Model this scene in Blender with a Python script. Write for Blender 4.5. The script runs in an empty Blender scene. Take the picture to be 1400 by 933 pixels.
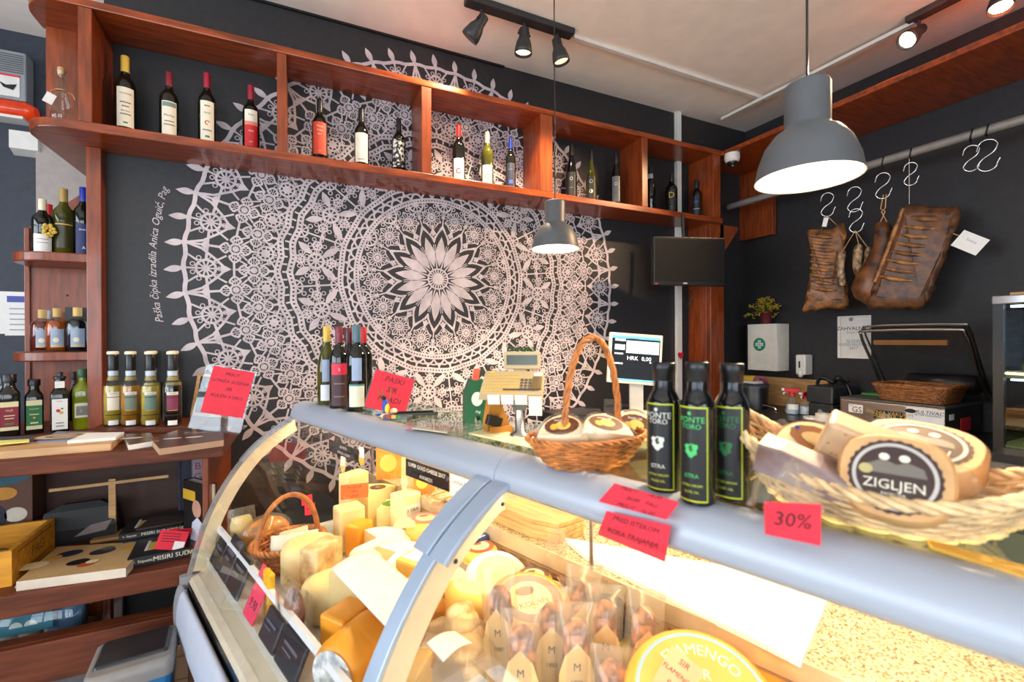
import bpy, math, random
from mathutils import Vector, Matrix
random.seed(11)
PI = math.pi
COL = bpy.context.scene.collection
V3 = Vector

# ------------------------------------------------------------------ camera model
F_PX, CX, CY = 622.2, 700.0, 466.5
CAM = V3((0, 0, 1.45))
MR = Matrix(((0.9073589686753061, -0.42033462842724495, -0.004301407841027364),
             (-0.004746938314132724, -1.3840580963161682e-05, -0.9999887331290689),
             (0.4203298330372552, 0.9073691640966031, -0.002007860927706633)))
MI = MR.transposed()
FWD = V3(MR[2])
RY0, RX0, RA = 2.70, 3.455, -0.0396           # right wall: corner and skew
RN = V3((math.cos(RA), -math.sin(RA), 0))
def ray(x, y):
    return MI @ V3(((x - CX) / F_PX, (y - CY) / F_PX, 1.0))
def PY(x, y, Y):
    d = ray(x, y); return CAM + d * (Y / d.y)
def PX(x, y, X):
    d = ray(x, y); return CAM + d * (X / d.x)
def PZ(x, y, Z):
    d = ray(x, y); return CAM + d * ((Z - CAM.z) / d.z)
def PR(x, y, off=0.0):
    d = ray(x, y); P0 = V3((RX0, RY0, CAM.z))
    return CAM + d * (((P0 - CAM).dot(RN) - off) / d.dot(RN))
def depth(P): return (V3(P) - CAM).dot(FWD)
def face(P):                                   # turn that makes local -Y look at the photographer
    return math.atan2(-P[1], -P[0]) + PI / 2
# display case frame
CU = V3((0.3338, -0.9426, 0)); CV = V3((0.9426, 0.3338, 0)); CO = V3((0.022, 2.149, 0))
CA = math.atan2(CU.y, CU.x)
def CW(u, v, z=0.0): return CO + CU * u + CV * v + V3((0, 0, z))
def CL(P):
    q = V3(P) - CO; return V3((q.dot(CU), q.dot(CV), P[2]))

# ------------------------------------------------------------------ materials
MATS = {}
def srgb(c):
    return tuple(((v / 255) / 12.92 if v / 255 <= 0.04045 else ((v / 255 + 0.055) / 1.055) ** 2.4) for v in c)
def mat(name, col, rough=0.5, metal=0.0, var=0.12, scale=18.0, bump=0.0, coat=0.0, emit=0.0, ecol=None, stretch=None, col2=None, spec=0.5, sss=0.0, det=4.0, lo=0.35, hi=0.65):
    if name in MATS: return MATS[name]
    m = bpy.data.materials.new(name); m.use_nodes = True
    nt = m.node_tree; b = nt.nodes['Principled BSDF']
    c = srgb(col)
    tc = nt.nodes.new('ShaderNodeTexCoord'); mp = nt.nodes.new('ShaderNodeMapping')
    nz = nt.nodes.new('ShaderNodeTexNoise'); rp = nt.nodes.new('ShaderNodeValToRGB')
    nz.inputs['Scale'].default_value = scale; nz.inputs['Detail'].default_value = det
    if stretch: mp.inputs['Scale'].default_value = stretch
    nt.links.new(tc.outputs['Object'], mp.inputs[0]); nt.links.new(mp.outputs[0], nz.inputs['Vector'])
    nt.links.new(nz.outputs['Fac'], rp.inputs[0])
    a = tuple(max(0, v * (1 - var)) for v in c); d = srgb(col2) if col2 else tuple(min(1, v * (1 + var)) for v in c)
    rp.color_ramp.elements[0].color = a + (1,); rp.color_ramp.elements[1].color = d + (1,)
    rp.color_ramp.elements[0].position = lo; rp.color_ramp.elements[1].position = hi
    nt.links.new(rp.outputs[0], b.inputs['Base Color'])
    b.inputs['Roughness'].default_value = rough; b.inputs['Metallic'].default_value = metal
    b.inputs['Specular IOR Level'].default_value = spec
    if coat: b.inputs['Coat Weight'].default_value = coat; b.inputs['Coat Roughness'].default_value = 0.08
    if sss:
        b.inputs['Subsurface Weight'].default_value = sss; b.inputs['Subsurface Radius'].default_value = (0.02, 0.012, 0.006)
        b.inputs['Subsurface Scale'].default_value = 0.5
    if bump:
        bp = nt.nodes.new('ShaderNodeBump'); bp.inputs['Strength'].default_value = bump; bp.inputs['Distance'].default_value = 0.004
        nt.links.new(nz.outputs['Fac'], bp.inputs['Height']); nt.links.new(bp.outputs[0], b.inputs['Normal'])
    if emit:
        e = srgb(ecol or col)
        b.inputs['Emission Color'].default_value = e + (1,); b.inputs['Emission Strength'].default_value = emit
    MATS[name] = m; return m
def glass(name, tint=(245, 250, 248), refl=0.06, rough=0.02, gloss=(255, 255, 255), alpha=0.0, body=(200, 200, 200)):
    """thin pane: clear tinted transmission plus a Fresnel mirror, optionally a little milky body"""
    if name in MATS: return MATS[name]
    m = bpy.data.materials.new(name); m.use_nodes = True
    nt = m.node_tree; nt.nodes.clear()
    out = nt.nodes.new('ShaderNodeOutputMaterial'); tr = nt.nodes.new('ShaderNodeBsdfTransparent'); gl = nt.nodes.new('ShaderNodeBsdfGlossy')
    mx = nt.nodes.new('ShaderNodeMixShader'); fr = nt.nodes.new('ShaderNodeFresnel'); nz = nt.nodes.new('ShaderNodeTexNoise')
    tr.inputs[0].default_value = srgb(tint) + (1,); gl.inputs[0].default_value = srgb(gloss) + (1,)
    gl.inputs['Roughness'].default_value = rough
    ge = nt.nodes.new('ShaderNodeNewGeometry'); ma = nt.nodes.new('ShaderNodeMath'); ma.operation = 'MULTIPLY_ADD'; ma.inputs[1].default_value = -2; ma.inputs[2].default_value = 1
    pw = nt.nodes.new('ShaderNodeMath'); pw.operation = 'POWER'; pw.inputs[0].default_value = 1.0 + refl * 7.5
    nt.links.new(ge.outputs['Backfacing'], ma.inputs[0]); nt.links.new(ma.outputs[0], pw.inputs[1]); nt.links.new(pw.outputs[0], fr.inputs['IOR'])
    nz.inputs['Scale'].default_value = 6
    src = tr.outputs[0]
    if alpha:
        df = nt.nodes.new('ShaderNodeBsdfDiffuse'); df.inputs[0].default_value = srgb(body) + (1,)
        m2 = nt.nodes.new('ShaderNodeMixShader'); mr = nt.nodes.new('ShaderNodeMapRange')
        mr.inputs['To Min'].default_value = alpha * 0.6; mr.inputs['To Max'].default_value = alpha * 1.4
        nt.links.new(nz.outputs['Fac'], mr.inputs['Value']); nt.links.new(mr.outputs[0], m2.inputs[0])
        nt.links.new(tr.outputs[0], m2.inputs[1]); nt.links.new(df.outputs[0], m2.inputs[2]); src = m2.outputs[0]
    nt.links.new(fr.outputs[0], mx.inputs[0]); nt.links.new(src, mx.inputs[1]); nt.links.new(gl.outputs[0], mx.inputs[2])
    nt.links.new(mx.outputs[0], out.inputs[0])
    MATS[name] = m; return m
def emitter(name, col, strength):
    if name in MATS: return MATS[name]
    m = bpy.data.materials.new(name); m.use_nodes = True
    nt = m.node_tree; nt.nodes.clear()
    out = nt.nodes.new('ShaderNodeOutputMaterial'); e = nt.nodes.new('ShaderNodeEmission')
    e.inputs[0].default_value = srgb(col) + (1,); e.inputs[1].default_value = strength
    nt.links.new(e.outputs[0], out.inputs[0]); MATS[name] = m; return m

def paint(rgb, rough=0.5, **k):
    k.setdefault('var', .05); return mat('paint_%02x%02x%02x_%d' % (*rgb, int(rough * 10)), rgb, rough, **k)
M_wood = mat('cherry_wood', (134, 57, 19), 0.28, var=0.38, scale=5, stretch=(1.2, 9, 9), coat=0.25, bump=0.05, det=6)
M_woodv = mat('cherry_wood_upright', (128, 56, 22), 0.32, var=0.32, scale=5, stretch=(9, 9, 1.2), coat=0.2, bump=0.05, det=6)
M_wooddk = mat('cherry_wood_desk', (96, 45, 23), 0.5, var=0.3, scale=5, stretch=(1.2, 9, 9), bump=0.05, spec=0.3)
M_oak = mat('pale_oak', (196, 150, 96), 0.5, var=0.2, scale=6, stretch=(1, 8, 8))
M_beech = mat('beech', (206, 160, 112), 0.5, var=0.15, scale=6, stretch=(1, 8, 8))
M_crate = mat('crate_wood', (206, 140, 30), 0.5, var=0.2, scale=6, stretch=(1, 8, 8))
M_black = mat('black_wall_paint', (34, 33, 36), 0.55, var=0.18, scale=30, bump=0.05)
M_navy = mat('far_wall_paint', (44, 50, 62), 0.6, var=0.15, scale=20, bump=0.05)
M_plaster = mat('grey_plaster', (168, 156, 150), 0.8, var=0.06, scale=25, bump=0.1)
M_ceil = mat('ceiling_paint', (246, 234, 222), 0.85, var=0.03, scale=8, bump=0.05)
M_floor = mat('pale_floor', (205, 205, 205), 0.35, var=0.08, scale=3)
M_lace = mat('lace_print', (190, 177, 181), 0.7, var=0.1, scale=14, col2=(206, 193, 196))
M_white = mat('white_plastic', (222, 218, 212), 0.4, var=0.04)
M_grey = mat('grey_plastic', (150, 150, 152), 0.45, var=0.06)
M_dkgrey = mat('dark_grey_metal', (82, 84, 87), 0.45, var=0.06)
M_blk = mat('black_plastic', (18, 18, 20), 0.35, var=0.2)
M_steel = mat('brushed_steel', (176, 172, 166), 0.3, metal=1.0, var=0.12, scale=4, stretch=(1, 1, 40))
M_chrome = mat('chrome', (210, 210, 212), 0.12, metal=1.0, var=0.03)
M_alu = mat('aluminium_blue', (168, 184, 204), 0.32, metal=0.35, var=0.05, scale=3)
M_alurail = mat('aluminium_rail', (166, 172, 184), 0.42, metal=0.2, var=0.03, scale=3)
M_cream = mat('cream_frame', (232, 214, 180), 0.45, var=0.04)
M_granite = mat('speckled_granite', (120, 96, 62), 0.3, var=0.6, scale=190, col2=(232, 208, 160), det=8, lo=0.38, hi=0.6)
M_paper = mat('white_paper', (240, 236, 230), 0.8, var=0.03)
M_red = mat('red_card', (226, 42, 62), 0.7, var=0.06)
M_orangec = mat('orange_card', (236, 110, 50), 0.7, var=0.06)
M_ink = mat('ink', (70, 20, 40), 0.7, var=0.1)
M_inkb = mat('black_ink', (24, 22, 24), 0.7, var=0.1)
M_wicker = mat('wicker_honey', (190, 116, 54), 0.5, var=0.35, scale=40, bump=0.2)
M_wickerp = mat('wicker_pale', (224, 190, 140), 0.5, var=0.3, scale=40, bump=0.2)
M_cork = mat('cork', (206, 160, 106), 0.8, var=0.2, scale=60)
G_case = glass('case_glass', (252, 252, 250), 0.06)
G_clear = glass('clear_glass', (238, 244, 242), 0.065)
G_acryl = glass('acrylic', (240, 246, 248), 0.065, alpha=0.04, body=(210, 220, 230))
G_bag = glass('clear_bag', (250, 246, 238), 0.06, rough=0.12, alpha=0.14, body=(240, 228, 206))
G_film = glass('cling_film', (252, 250, 246), 0.06, rough=0.1, alpha=0.06, body=(240, 235, 225))
G_dark = mat('dark_bottle_glass', (16, 18, 14), 0.06, var=0.3, spec=0.6)
G_black = mat('black_bottle_glass', (10, 10, 12), 0.06, var=0.3, spec=0.6)
G_green = mat('olive_bottle_glass', (74, 72, 18), 0.07, var=0.35, scale=8, spec=0.6)
G_oil = mat('green_oil', (118, 128, 18), 0.08, var=0.3, scale=10, spec=0.6)

# ------------------------------------------------------------------ mesh builder
TEXTC = {}
def text2d(s, size=1.0, align='CENTER', shear=0.0):
    key = (s, align, shear)
    if key not in TEXTC:
        cu = bpy.data.curves.new('t', 'FONT'); cu.body = s; cu.align_x = align; cu.align_y = 'CENTER'; cu.size = 1; cu.shear = shear
        cu.resolution_u = 2
        ob = bpy.data.objects.new('t', cu); me = ob.to_mesh()
        TEXTC[key] = ([tuple(v.co) for v in me.vertices], [tuple(p.vertices) for p in me.polygons])
        ob.to_mesh_clear(); bpy.data.objects.remove(ob); bpy.data.curves.remove(cu)
    vs, fs = TEXTC[key]
    return [(x * size, y * size) for x, y, z in vs], fs
class MB:
    def __init__(s, m=None):
        s.v = []; s.f = []; s.mi = []; s.sm = []; s.mats = []; s.cur = 0; s.T = Matrix()
        if m: s.m(m)
    def m(s, m):
        if m not in s.mats: s.mats.append(m)
        s.cur = s.mats.index(m); return s
    def add(s, vs, fs, smooth=False):
        o = len(s.v); T = s.T
        s.v += [tuple(T @ V3(p)) for p in vs]
        for f in fs:
            s.f.append(tuple(i + o for i in f)); s.mi.append(s.cur); s.sm.append(smooth)
        return s
    def box(s, c, d, R=None):
        hx, hy, hz = d[0] / 2, d[1] / 2, d[2] / 2
        vs = [V3((x, y, z)) for x in (-hx, hx) for y in (-hy, hy) for z in (-hz, hz)]
        if R: vs = [R @ v for v in vs]
        vs = [v + V3(c) for v in vs]
        return s.add(vs, [(0, 1, 3, 2), (4, 6, 7, 5), (0, 4, 5, 1), (2, 3, 7, 6), (0, 2, 6, 4), (1, 5, 7, 3)])
    def bb(s, a, b):
        return s.box([(a[i] + b[i]) / 2 for i in range(3)], [abs(b[i] - a[i]) for i in range(3)])
    def quad(s, a, b, c, d): return s.add([a, b, c, d], [(0, 1, 2, 3)])
    def loft(s, rings, closed=True, caps=True, smooth=True):
        n = len(rings[0]); vs = [p for r in rings for p in r]; fs = []
        for i in range(len(rings) - 1):
            for j in range(n if closed else n - 1):
                k = (j + 1) % n
                fs.append((i * n + j, i * n + k, (i + 1) * n + k, (i + 1) * n + j))
        s.add(vs, fs, smooth)
        if caps and closed:
            s.add(rings[0], [tuple(range(n))[::-1]]); s.add(rings[-1], [tuple(range(n))])
        return s
    def lathe(s, prof, n=24, c=(0, 0, 0), a0=0, a1=2 * PI, smooth=True, caps=True):
        full = abs(a1 - a0 - 2 * PI) < 1e-6
        k = n if full else n + 1
        rings = [[(c[0] + r * math.cos(a0 + (a1 - a0) * j / n), c[1] + r * math.sin(a0 + (a1 - a0) * j / n), c[2] + z) for j in range(k)] for r, z in prof]
        return s.loft(rings, closed=full, caps=caps and full, smooth=smooth)
    def tube(s, pts, r, n=8, closed=False, caps=True):
        pts = [V3(p) for p in pts]; N = len(pts); rings = []; up = None
        for i, p in enumerate(pts):
            a = pts[(i - 1) % N] if (closed or i > 0) else p
            b = pts[(i + 1) % N] if (closed or i < N - 1) else p
            t = (b - a).normalized()
            if up is None:
                up = V3((0, 0, 1)) if abs(t.z) < .9 else V3((1, 0, 0))
            x = (up - t * up.dot(t)).normalized(); up = x; y = t.cross(x)
            rr = r[i] if isinstance(r, (list, tuple)) else r
            rings.append([p + x * rr * math.cos(2 * PI * k / n) + y * rr * math.sin(2 * PI * k / n) for k in range(n)])
        if closed: rings.append(rings[0]); caps = False
        return s.loft(rings, caps=caps)
    def prism(s, poly, z0, z1):
        n = len(poly); vs = [(x, y, z0) for x, y in poly] + [(x, y, z1) for x, y in poly]
        return s.add(vs, [tuple(range(n))[::-1], tuple(range(n, 2 * n))] + [(i, (i + 1) % n, n + (i + 1) % n, n + i) for i in range(n)])
    def grid(s, fn, nu, nv, smooth=True):
        vs = [fn(i / nu, j / nv) for i in range(nu + 1) for j in range(nv + 1)]
        return s.add(vs, [(i * (nv + 1) + j, (i + 1) * (nv + 1) + j, (i + 1) * (nv + 1) + j + 1, i * (nv + 1) + j + 1) for i in range(nu) for j in range(nv)], smooth)
    def ell(s, c, r, nu=14, nv=10):
        rings = [[(c[0] + r[0] * math.sin(PI * i / nv) * math.cos(2 * PI * j / nu), c[1] + r[1] * math.sin(PI * i / nv) * math.sin(2 * PI * j / nu), c[2] - r[2] * math.cos(PI * i / nv)) for j in range(nu)] for i in range(nv + 1)]
        return s.loft(rings, caps=False)
    def text(s, st, size, fn=None, align='CENTER', shear=0.0):
        """fn maps flat (x, y) of the lettering onto the surface"""
        vs, fs = text2d(st, size, align, shear)
        return s.add([fn(x, y) if fn else (x, y, 0) for x, y in vs], fs)
    def build(s, name, parent=None, loc=None, rz=0.0, bev=0, seg=2, rot=None):
        me = bpy.data.meshes.new(name); me.from_pydata(s.v, [], s.f)
        for m in s.mats: me.materials.append(m)
        me.polygons.foreach_set('material_index', s.mi); me.polygons.foreach_set('use_smooth', s.sm)
        me.validate(); me.update()
        o = bpy.data.objects.new(name, me); COL.objects.link(o)
        if parent: o.parent = parent
        if loc is not None: o.location = loc
        o.rotation_euler = rot if rot else (0, 0, rz)
        if bev:
            b = o.modifiers.new('bevel', 'BEVEL'); b.width = bev; b.segments = seg; b.limit_method = 'ANGLE'; b.angle_limit = 0.7
        return o
def tag(o, label, cat, group=None):
    o['label'] = label; o['category'] = cat
    if group: o['group'] = group
    return o
def thing(name, label, cat, loc=(0, 0, 0), rz=0.0, group=None, rot=None):
    o = bpy.data.objects.new(name, None); o.empty_display_size = 0.05; COL.objects.link(o)
    o.location = loc; o.rotation_euler = rot if rot else (0, 0, rz)
    return tag(o, label, cat, group)
def solo(mb, name, label, cat, loc=(0, 0, 0), rz=0.0, group=None, bev=0, rot=None):
    return tag(mb.build(name, None, loc, rz, bev, rot=rot), label, cat, group)
def struct(mb, name, **k):
    o = mb.build(name, **k); o['kind'] = 'structure'; return o
def catmull(pts, n=8, closed=False):
    pts = [V3(p) for p in pts]; N = len(pts); out = []
    for i in range(N if closed else N - 1):
        g = (lambda k: pts[k % N]) if closed else (lambda k: pts[min(max(k, 0), N - 1)])
        p0, p1, p2, p3 = g(i - 1), g(i), g(i + 1), g(i + 2)
        for t in range(n):
            t /= n
            out.append(0.5 * ((2 * p1) + (p2 - p0) * t + (2 * p0 - 5 * p1 + 4 * p2 - p3) * t * t + (3 * p1 - p0 - 3 * p2 + p3) * t ** 3))
    if not closed: out.append(pts[-1])
    return out

# ------------------------------------------------------------------ the room
Z_CEIL = 3.225; WALL = 2.70; FAR = 3.55
def rwall(Y): return RX0 + math.tan(-RA) * (RY0 - Y)     # x of the right wall at depth Y
struct(MB(M_floor).bb((-3.6, -3.2, -0.1), (4.3, 4.0, 0)), 'floor')
struct(MB(M_ceil).bb((-3.6, -3.2, Z_CEIL), (4.3, 4.0, Z_CEIL + 0.1)), 'ceiling')
mb = MB(M_black); mb.bb((-0.82, WALL, 0), (3.46, WALL + 0.12, Z_CEIL)); struct(mb, 'wall_back')
struct(MB(M_navy).bb((-3.6, FAR, 0), (-0.0, FAR + 0.1, Z_CEIL)), 'wall_far')
struct(MB(M_plaster).bb((-1.37, FAR - 0.05, 0), (-0.6, FAR, 2.6)), 'trim_1')
mb = MB(M_black)
mb.prism([(RX0, RY0 + 0.12), (rwall(-3.2), -3.2), (rwall(-3.2) + 0.12, -3.2), (RX0 + 0.12, RY0 + 0.12)], 0, Z_CEIL)
struct(mb, 'wall_right')
struct(MB(M_plaster).bb((-3.7, -3.2, 0), (-3.6, 4.0, 1.05)).bb((-3.7, -3.2, 2.75), (-3.6, 4.0, Z_CEIL)).bb((-3.7, 2.3, 1.05), (-3.6, 4.0, 2.75)).bb((-3.7, -3.2, 1.05), (-3.6, -2.6, 2.75)), 'wall_left')
mb = MB(M_plaster); mb.bb((-3.7, -3.3, 0), (4.3, -3.2, 0.9)).bb((-3.7, -3.3, 2.8), (4.3, -3.2, Z_CEIL))
for a, b in ((-3.7, -3.0), (-0.6, -0.2), (1.6, 4.3)): mb.bb((a, -3.3, 0.9), (b, -3.2, 2.8))
struct(mb, 'wall_rear')
M_wfr = mat('window_frame_paint', (70, 60, 56), 0.4)
def shop_window(name, P, Q, z0, z1):           # mullioned frame along P-Q in plan, glass pane as its part
    P = V3((*P, 0)); Q = V3((*Q, 0)); d = (Q - P); L = d.length; a = math.atan2(d.y, d.x)
    m = MB(M_wfr)
    for k in range(4): m.box((L * k / 3, 0, (z0 + z1) / 2), (0.07, 0.08, z1 - z0))
    for z in (z0, z0 + (z1 - z0) * 0.72, z1): m.box((L / 2, 0, z), (L + 0.07, 0.08, 0.07))
    f = struct(m, name, loc=P, rz=a)
    g = MB(G_case).bb((0, -0.004, z0), (L, 0.004, z1)).build('window_pane', f)
shop_window('window_1', (-3.65, -2.6), (-3.65, 2.3), 1.05, 2.75)
shop_window('window_2', (-3.0, -3.25), (-0.6, -3.25), 0.9, 2.8)
shop_window('window_3', (-0.2, -3.25), (1.6, -3.25), 0.9, 2.8)
# thin dark edging where ceiling meets the mural wall
struct(MB(M_blk).bb((-0.8, WALL - 0.012, Z_CEIL - 0.012), (1.2, WALL, Z_CEIL)), 'trim_2')

# ------------------------------------------------------------------ lace mural
def lace():
    mb = MB(M_lace)
    C0 = (0.757, 1.823); RM = 1.275; YO = WALL - 0.0015
    A0 = math.radians(0.4)
    def P(r, a): return (r * math.cos(a), r * math.sin(a))
    rnd = random.Random(2)
    def put(vs, fs):
        y = WALL - .0006 - rnd.random() * .0028
        mb.add([(C0[0] + x * RM, y, C0[1] + z * RM) for x, z in vs], fs)
    def ribbon(pts, w, closed=False):
        n = len(pts); vs = []
        for i in range(n):
            a = pts[(i - 1) % n] if (closed or i) else pts[i]; b = pts[(i + 1) % n] if (closed or i < n - 1) else pts[i]
            dx, dy = b[0] - a[0], b[1] - a[1]; l = math.hypot(dx, dy) or 1
            ww = (w[i] if isinstance(w, list) else w) / 2
            vs += [(pts[i][0] - dy / l * ww, pts[i][1] + dx / l * ww), (pts[i][0] + dy / l * ww, pts[i][1] - dx / l * ww)]
        m = n if closed else n - 1
        put(vs, [(2 * i, 2 * ((i + 1) % n), 2 * ((i + 1) % n) + 1, 2 * i + 1) for i in range(m)])
    def line(p, q, w): ribbon([p, q], w)
    def ring(c, r, w, n=14): ribbon([(c[0] + r * math.cos(2 * PI * k / n), c[1] + r * math.sin(2 * PI * k / n)) for k in range(n)], w, True)
    def disc(c, r, n=10): put([(c[0] + r * math.cos(2 * PI * k / n), c[1] + r * math.sin(2 * PI * k / n)) for k in range(n)], [tuple(range(n))])
    def lens(p, q, w, n=7, outline=0.0, skew=0.5):
        dx, dy = q[0] - p[0], q[1] - p[1]; l = math.hypot(dx, dy); nx, ny = -dy / l, dx / l
        f = lambda t: math.sin(PI * t) ** 1.05 if 0 < t < 1 else 0
        up = [(p[0] + dx * k / n + nx * w / 2 * f(k / n), p[1] + dy * k / n + ny * w / 2 * f(k / n)) for k in range(n + 1)]
        dn = [(p[0] + dx * k / n - nx * w / 2 * f(k / n), p[1] + dy * k / n - ny * w / 2 * f(k / n)) for k in range(n + 1)]
        if outline: ribbon(up, outline); ribbon(dn, outline)
        else: put(up + dn, [(k, k + 1, n + 1 + k + 1, n + 1 + k) for k in range(n)])
    def node(c, r, a, k=3): put([(c[0] + r * math.cos(a + 2 * PI * i / k), c[1] + r * math.sin(a + 2 * PI * i / k)) for i in range(k)], [tuple(range(k))])
    def curls(c, R, k, a, r=0.0085, w=0.0042):
        for i in range(k): ring((c[0] + R * math.cos(a + 2 * PI * i / k), c[1] + R * math.sin(a + 2 * PI * i / k)), r * .92, w * .8, 8)
    def wheel(c, a, R, sp, cu, disc_r=0.45, w=0.009):
        ring(c, R, w, 18); disc(c, R * disc_r)
        for i in range(sp): b = a + 2 * PI * i / sp; line((c[0] + R * .3 * math.cos(b), c[1] + R * .3 * math.sin(b)), (c[0] + R * math.cos(b), c[1] + R * math.sin(b)), w * 0.7)
        if cu: curls(c, R + w / 2 + 0.009, cu, a + PI / cu)
    def star(c, a, L, k, cr, cu, wid=0.03, ow=0.007):
        ring(c, cr, 0.008, 12); disc(c, cr * .6)
        for i in range(k):
            b = a + 2 * PI * i / k; p = (c[0] + cr * .8 * math.cos(b), c[1] + cr * .8 * math.sin(b)); q = (c[0] + L * math.cos(b), c[1] + L * math.sin(b))
            lens(p, q, wid, 6, outline=ow); line(p, q, 0.003)
        if cu: curls(c, L * 0.66, cu, a + PI / k * (1 if cu == k else .5), 0.0085)
    def halfwheel(r, a, R, s):
        c = P(r, a); pts = [(c[0] + R * math.cos(a + s * PI / 2 + PI / 2 * (s and 1) + t), c[1] + R * math.sin(a + s * PI / 2 + PI / 2 * (s and 1) + t)) for t in [0]]
        b0 = a + (PI / 2 if s > 0 else -PI / 2)      # arch opens to the band
        arc = [(c[0] + R * math.cos(b0 + (PI if s > 0 else PI) * k / 10), c[1] + R * math.sin(b0 + PI * k / 10)) for k in range(11)]
        ribbon(arc, 0.009); disc(c, R * .42)
        for k in range(1, 10, 2): line(c, arc[k], 0.005)
    S = 2 * PI / 32; H = S / 2
    # band with punched holes
    def band(r, w, n, scal=0.0, kk=32, off=A0):
        def rr(a): return r + scal * (abs(((a - off) / (2 * PI / kk)) % 1 - 0.5) * 2 - .5)
        for d in (-w / 2 + 0.0045, w / 2 - 0.0045): ribbon([P(rr(2 * PI * i / n + off) + d, 2 * PI * i / n + off) for i in range(n)], 0.009, True)
        m = n
        for i in range(m):
            a = 2 * PI * (i + .5) / m + off; hw = PI / m * 0.55
            put([P(rr(a) - w / 2 + .006, a - hw), P(rr(a) + w / 2 - .006, a - hw), P(rr(a) + w / 2 - .006, a + hw), P(rr(a) - w / 2 + .006, a + hw)], [(0, 1, 2, 3)])
    # outer ring and leaves
    ribbon([P(1.0 + 0.004 * math.cos(64 * t), t) for t in [A0 + 2 * PI * k / 256 for k in range(256)]], 0.015, True)
    for k in range(64):
        a = A0 + k * S / 2
        lens(P(1.0, a), P(1.066, a + 0.012), 0.026, 7); disc(P(1.002, a), 0.011, 7)
    for k in range(32):
        a = A0 + k * S; h = a + H
        c = P(0.93, a); wheel(c, a, 0.033, 10, 9, 0.42, 0.009)
        for d in (-0.06, 0.06): line(P(0.957, a + d * .5), P(1.0, a + d), 0.007)
        line(P(0.965, a), P(1, a), 0.007)
        for s in (-1, 1):
            ribbon([P(0.93, a + s * 0.036), P(0.928, a + s * (H - .004))], 0.009)
            n1 = P(0.862, a); ribbon([P(1.0, a + s * H), P(0.945, a + s * H * .83), P(0.897, a + s * H * .42), n1], 0.009)
            line(P(0.905, a + s * .03), P(0.862, a + s * .062), 0.007)
            line(P(0.862, a + s * .062), P(0.833, h if s > 0 else a - H), 0.0)
        line(P(0.897, a), P(0.86, a), 0.007); node(P(0.868, a), 0.024, a + PI, 3)
        node(P(0.935, h), 0.018, h, 4); line(P(0.935, h), P(1.0, h), 0.008); line(P(0.935, h), P(0.885, h), 0.009)
        # stars, two rows
        c = P(0.833, h); star(c, h, 0.055, 4, 0.020, 8, 0.036)
        line(P(0.84, a), P(0.766, a), 0.007)
        ribbon([P(0.836, a - H * .4), P(0.836, a + H * .4)], 0.008)
        for s in (-1, 1): line(P(0.815, h + s * .022), P(0.79, h + s * .05), 0.006)
        c = P(0.766, a); star(c, a, 0.055, 4, 0.021, 8, 0.036)
        for s in (-1, 1):
            line(P(0.745, a + s * .026), P(0.69, a + s * .06), 0.006)
            line(P(0.79, a + s * .026), P(0.845, a + s * .062), 0.006)
        c = P(0.727, h); wheel(c, h, 0.028, 8, 8, 0.6, 0.008)
        line(P(0.755, h), P(0.78, h), 0.008); line(P(0.7, h), P(0.685, h), 0.008)
        for s in (-1, 1): line(P(0.712, h + s * .03), P(0.684, h + s * H * .95), 0.007)
        line(P(0.712, a), P(0.684, a), 0.009)
    band(0.676, 0.026, 256, 0.014); band(0.630, 0.026, 240, 0.012)
    for k in range(128):
        a = A0 + 2 * PI * k / 128; line(P(0.643 + .003, a), P(0.664, a), 0.007)
    # wide zone with crosses and leaves
    for k in range(16):
        a = A0 - H + k * 2 * S; g = a + S            # cross at a, spoke at g
        c = P(0.537, a); wheel(c, a, 0.030, 8, 0, 0.4, 0.010)
        for i in range(4):
            b = a + i * PI / 2; d = 0.066 if i % 2 else 0.062
            e = (c[0] + d * math.cos(b), c[1] + d * math.sin(b)); wheel(e, b, 0.0165, 6, 6, 0.4, 0.007)
            line((c[0] + .03 * math.cos(b), c[1] + .03 * math.sin(b)), (c[0] + .047 * math.cos(b), c[1] + .047 * math.sin(b)), 0.006)
        for s in (-1, 1):
            lens(P(0.556, a + s * 0.048), P(0.617, a + s * 0.118), 0.030, 8)
            lens(P(0.517, a + s * 0.040), P(0.452, a + s * (S - 0.035)), 0.030, 8)
            line(P(0.575, a + s * .075), P(0.597, a + s * .012), 0.005); line(P(0.49, a + s * .09), P(0.478, a + s * .02), 0.005)
        line(P(0.603, a), P(0.62, a), 0.007); line(P(0.475, a), P(0.447, a), 0.007)
        line(P(0.62, g), P(0.447, g), 0.007); node(P(0.532, g), 0.013, g, 4)
        line(P(0.532, g), P(0.536, a + 0.12), 0.006); line(P(0.532, g), P(0.536, a + 2 * S - 0.12), 0.006)
        for r, s in ((0.618, 1), (0.449, -1)):
            cc = P(r, g); b0 = g + (PI / 2 if s > 0 else -PI / 2)
            arc = [(cc[0] + 0.028 * math.cos(b0 + PI * j / 8), cc[1] + 0.028 * math.sin(b0 + PI * j / 8)) for j in range(9)]
            ribbon(arc, 0.007)
            for j in (2, 4, 6): line(cc, arc[j], 0.005)
            for j in (2, 6): ring((cc[0] + 0.042 * math.cos(b0 + PI * j / 8), cc[1] + 0.042 * math.sin(b0 + PI * j / 8)), 0.0085, 0.004, 8)
    band(0.436, 0.024, 192, 0.006, 16, A0 + H); band(0.371, 0.024, 176, 0.0)
    for k in range(48):
        a = A0 + 2 * PI * k / 48; q = PI / 48
        n1 = P(0.408, a); node(n1, 0.016, a, 3)
        line(n1, P(0.426, a), 0.008)
        for s in (-1, 1): ribbon([n1, P(0.398, a + s * q * .6), P(0.383, a + s * q)], 0.008)
        ribbon([P(0.404, a), P(0.409, a + q), P(0.404, a + 2 * q)], 0.007)
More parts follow.
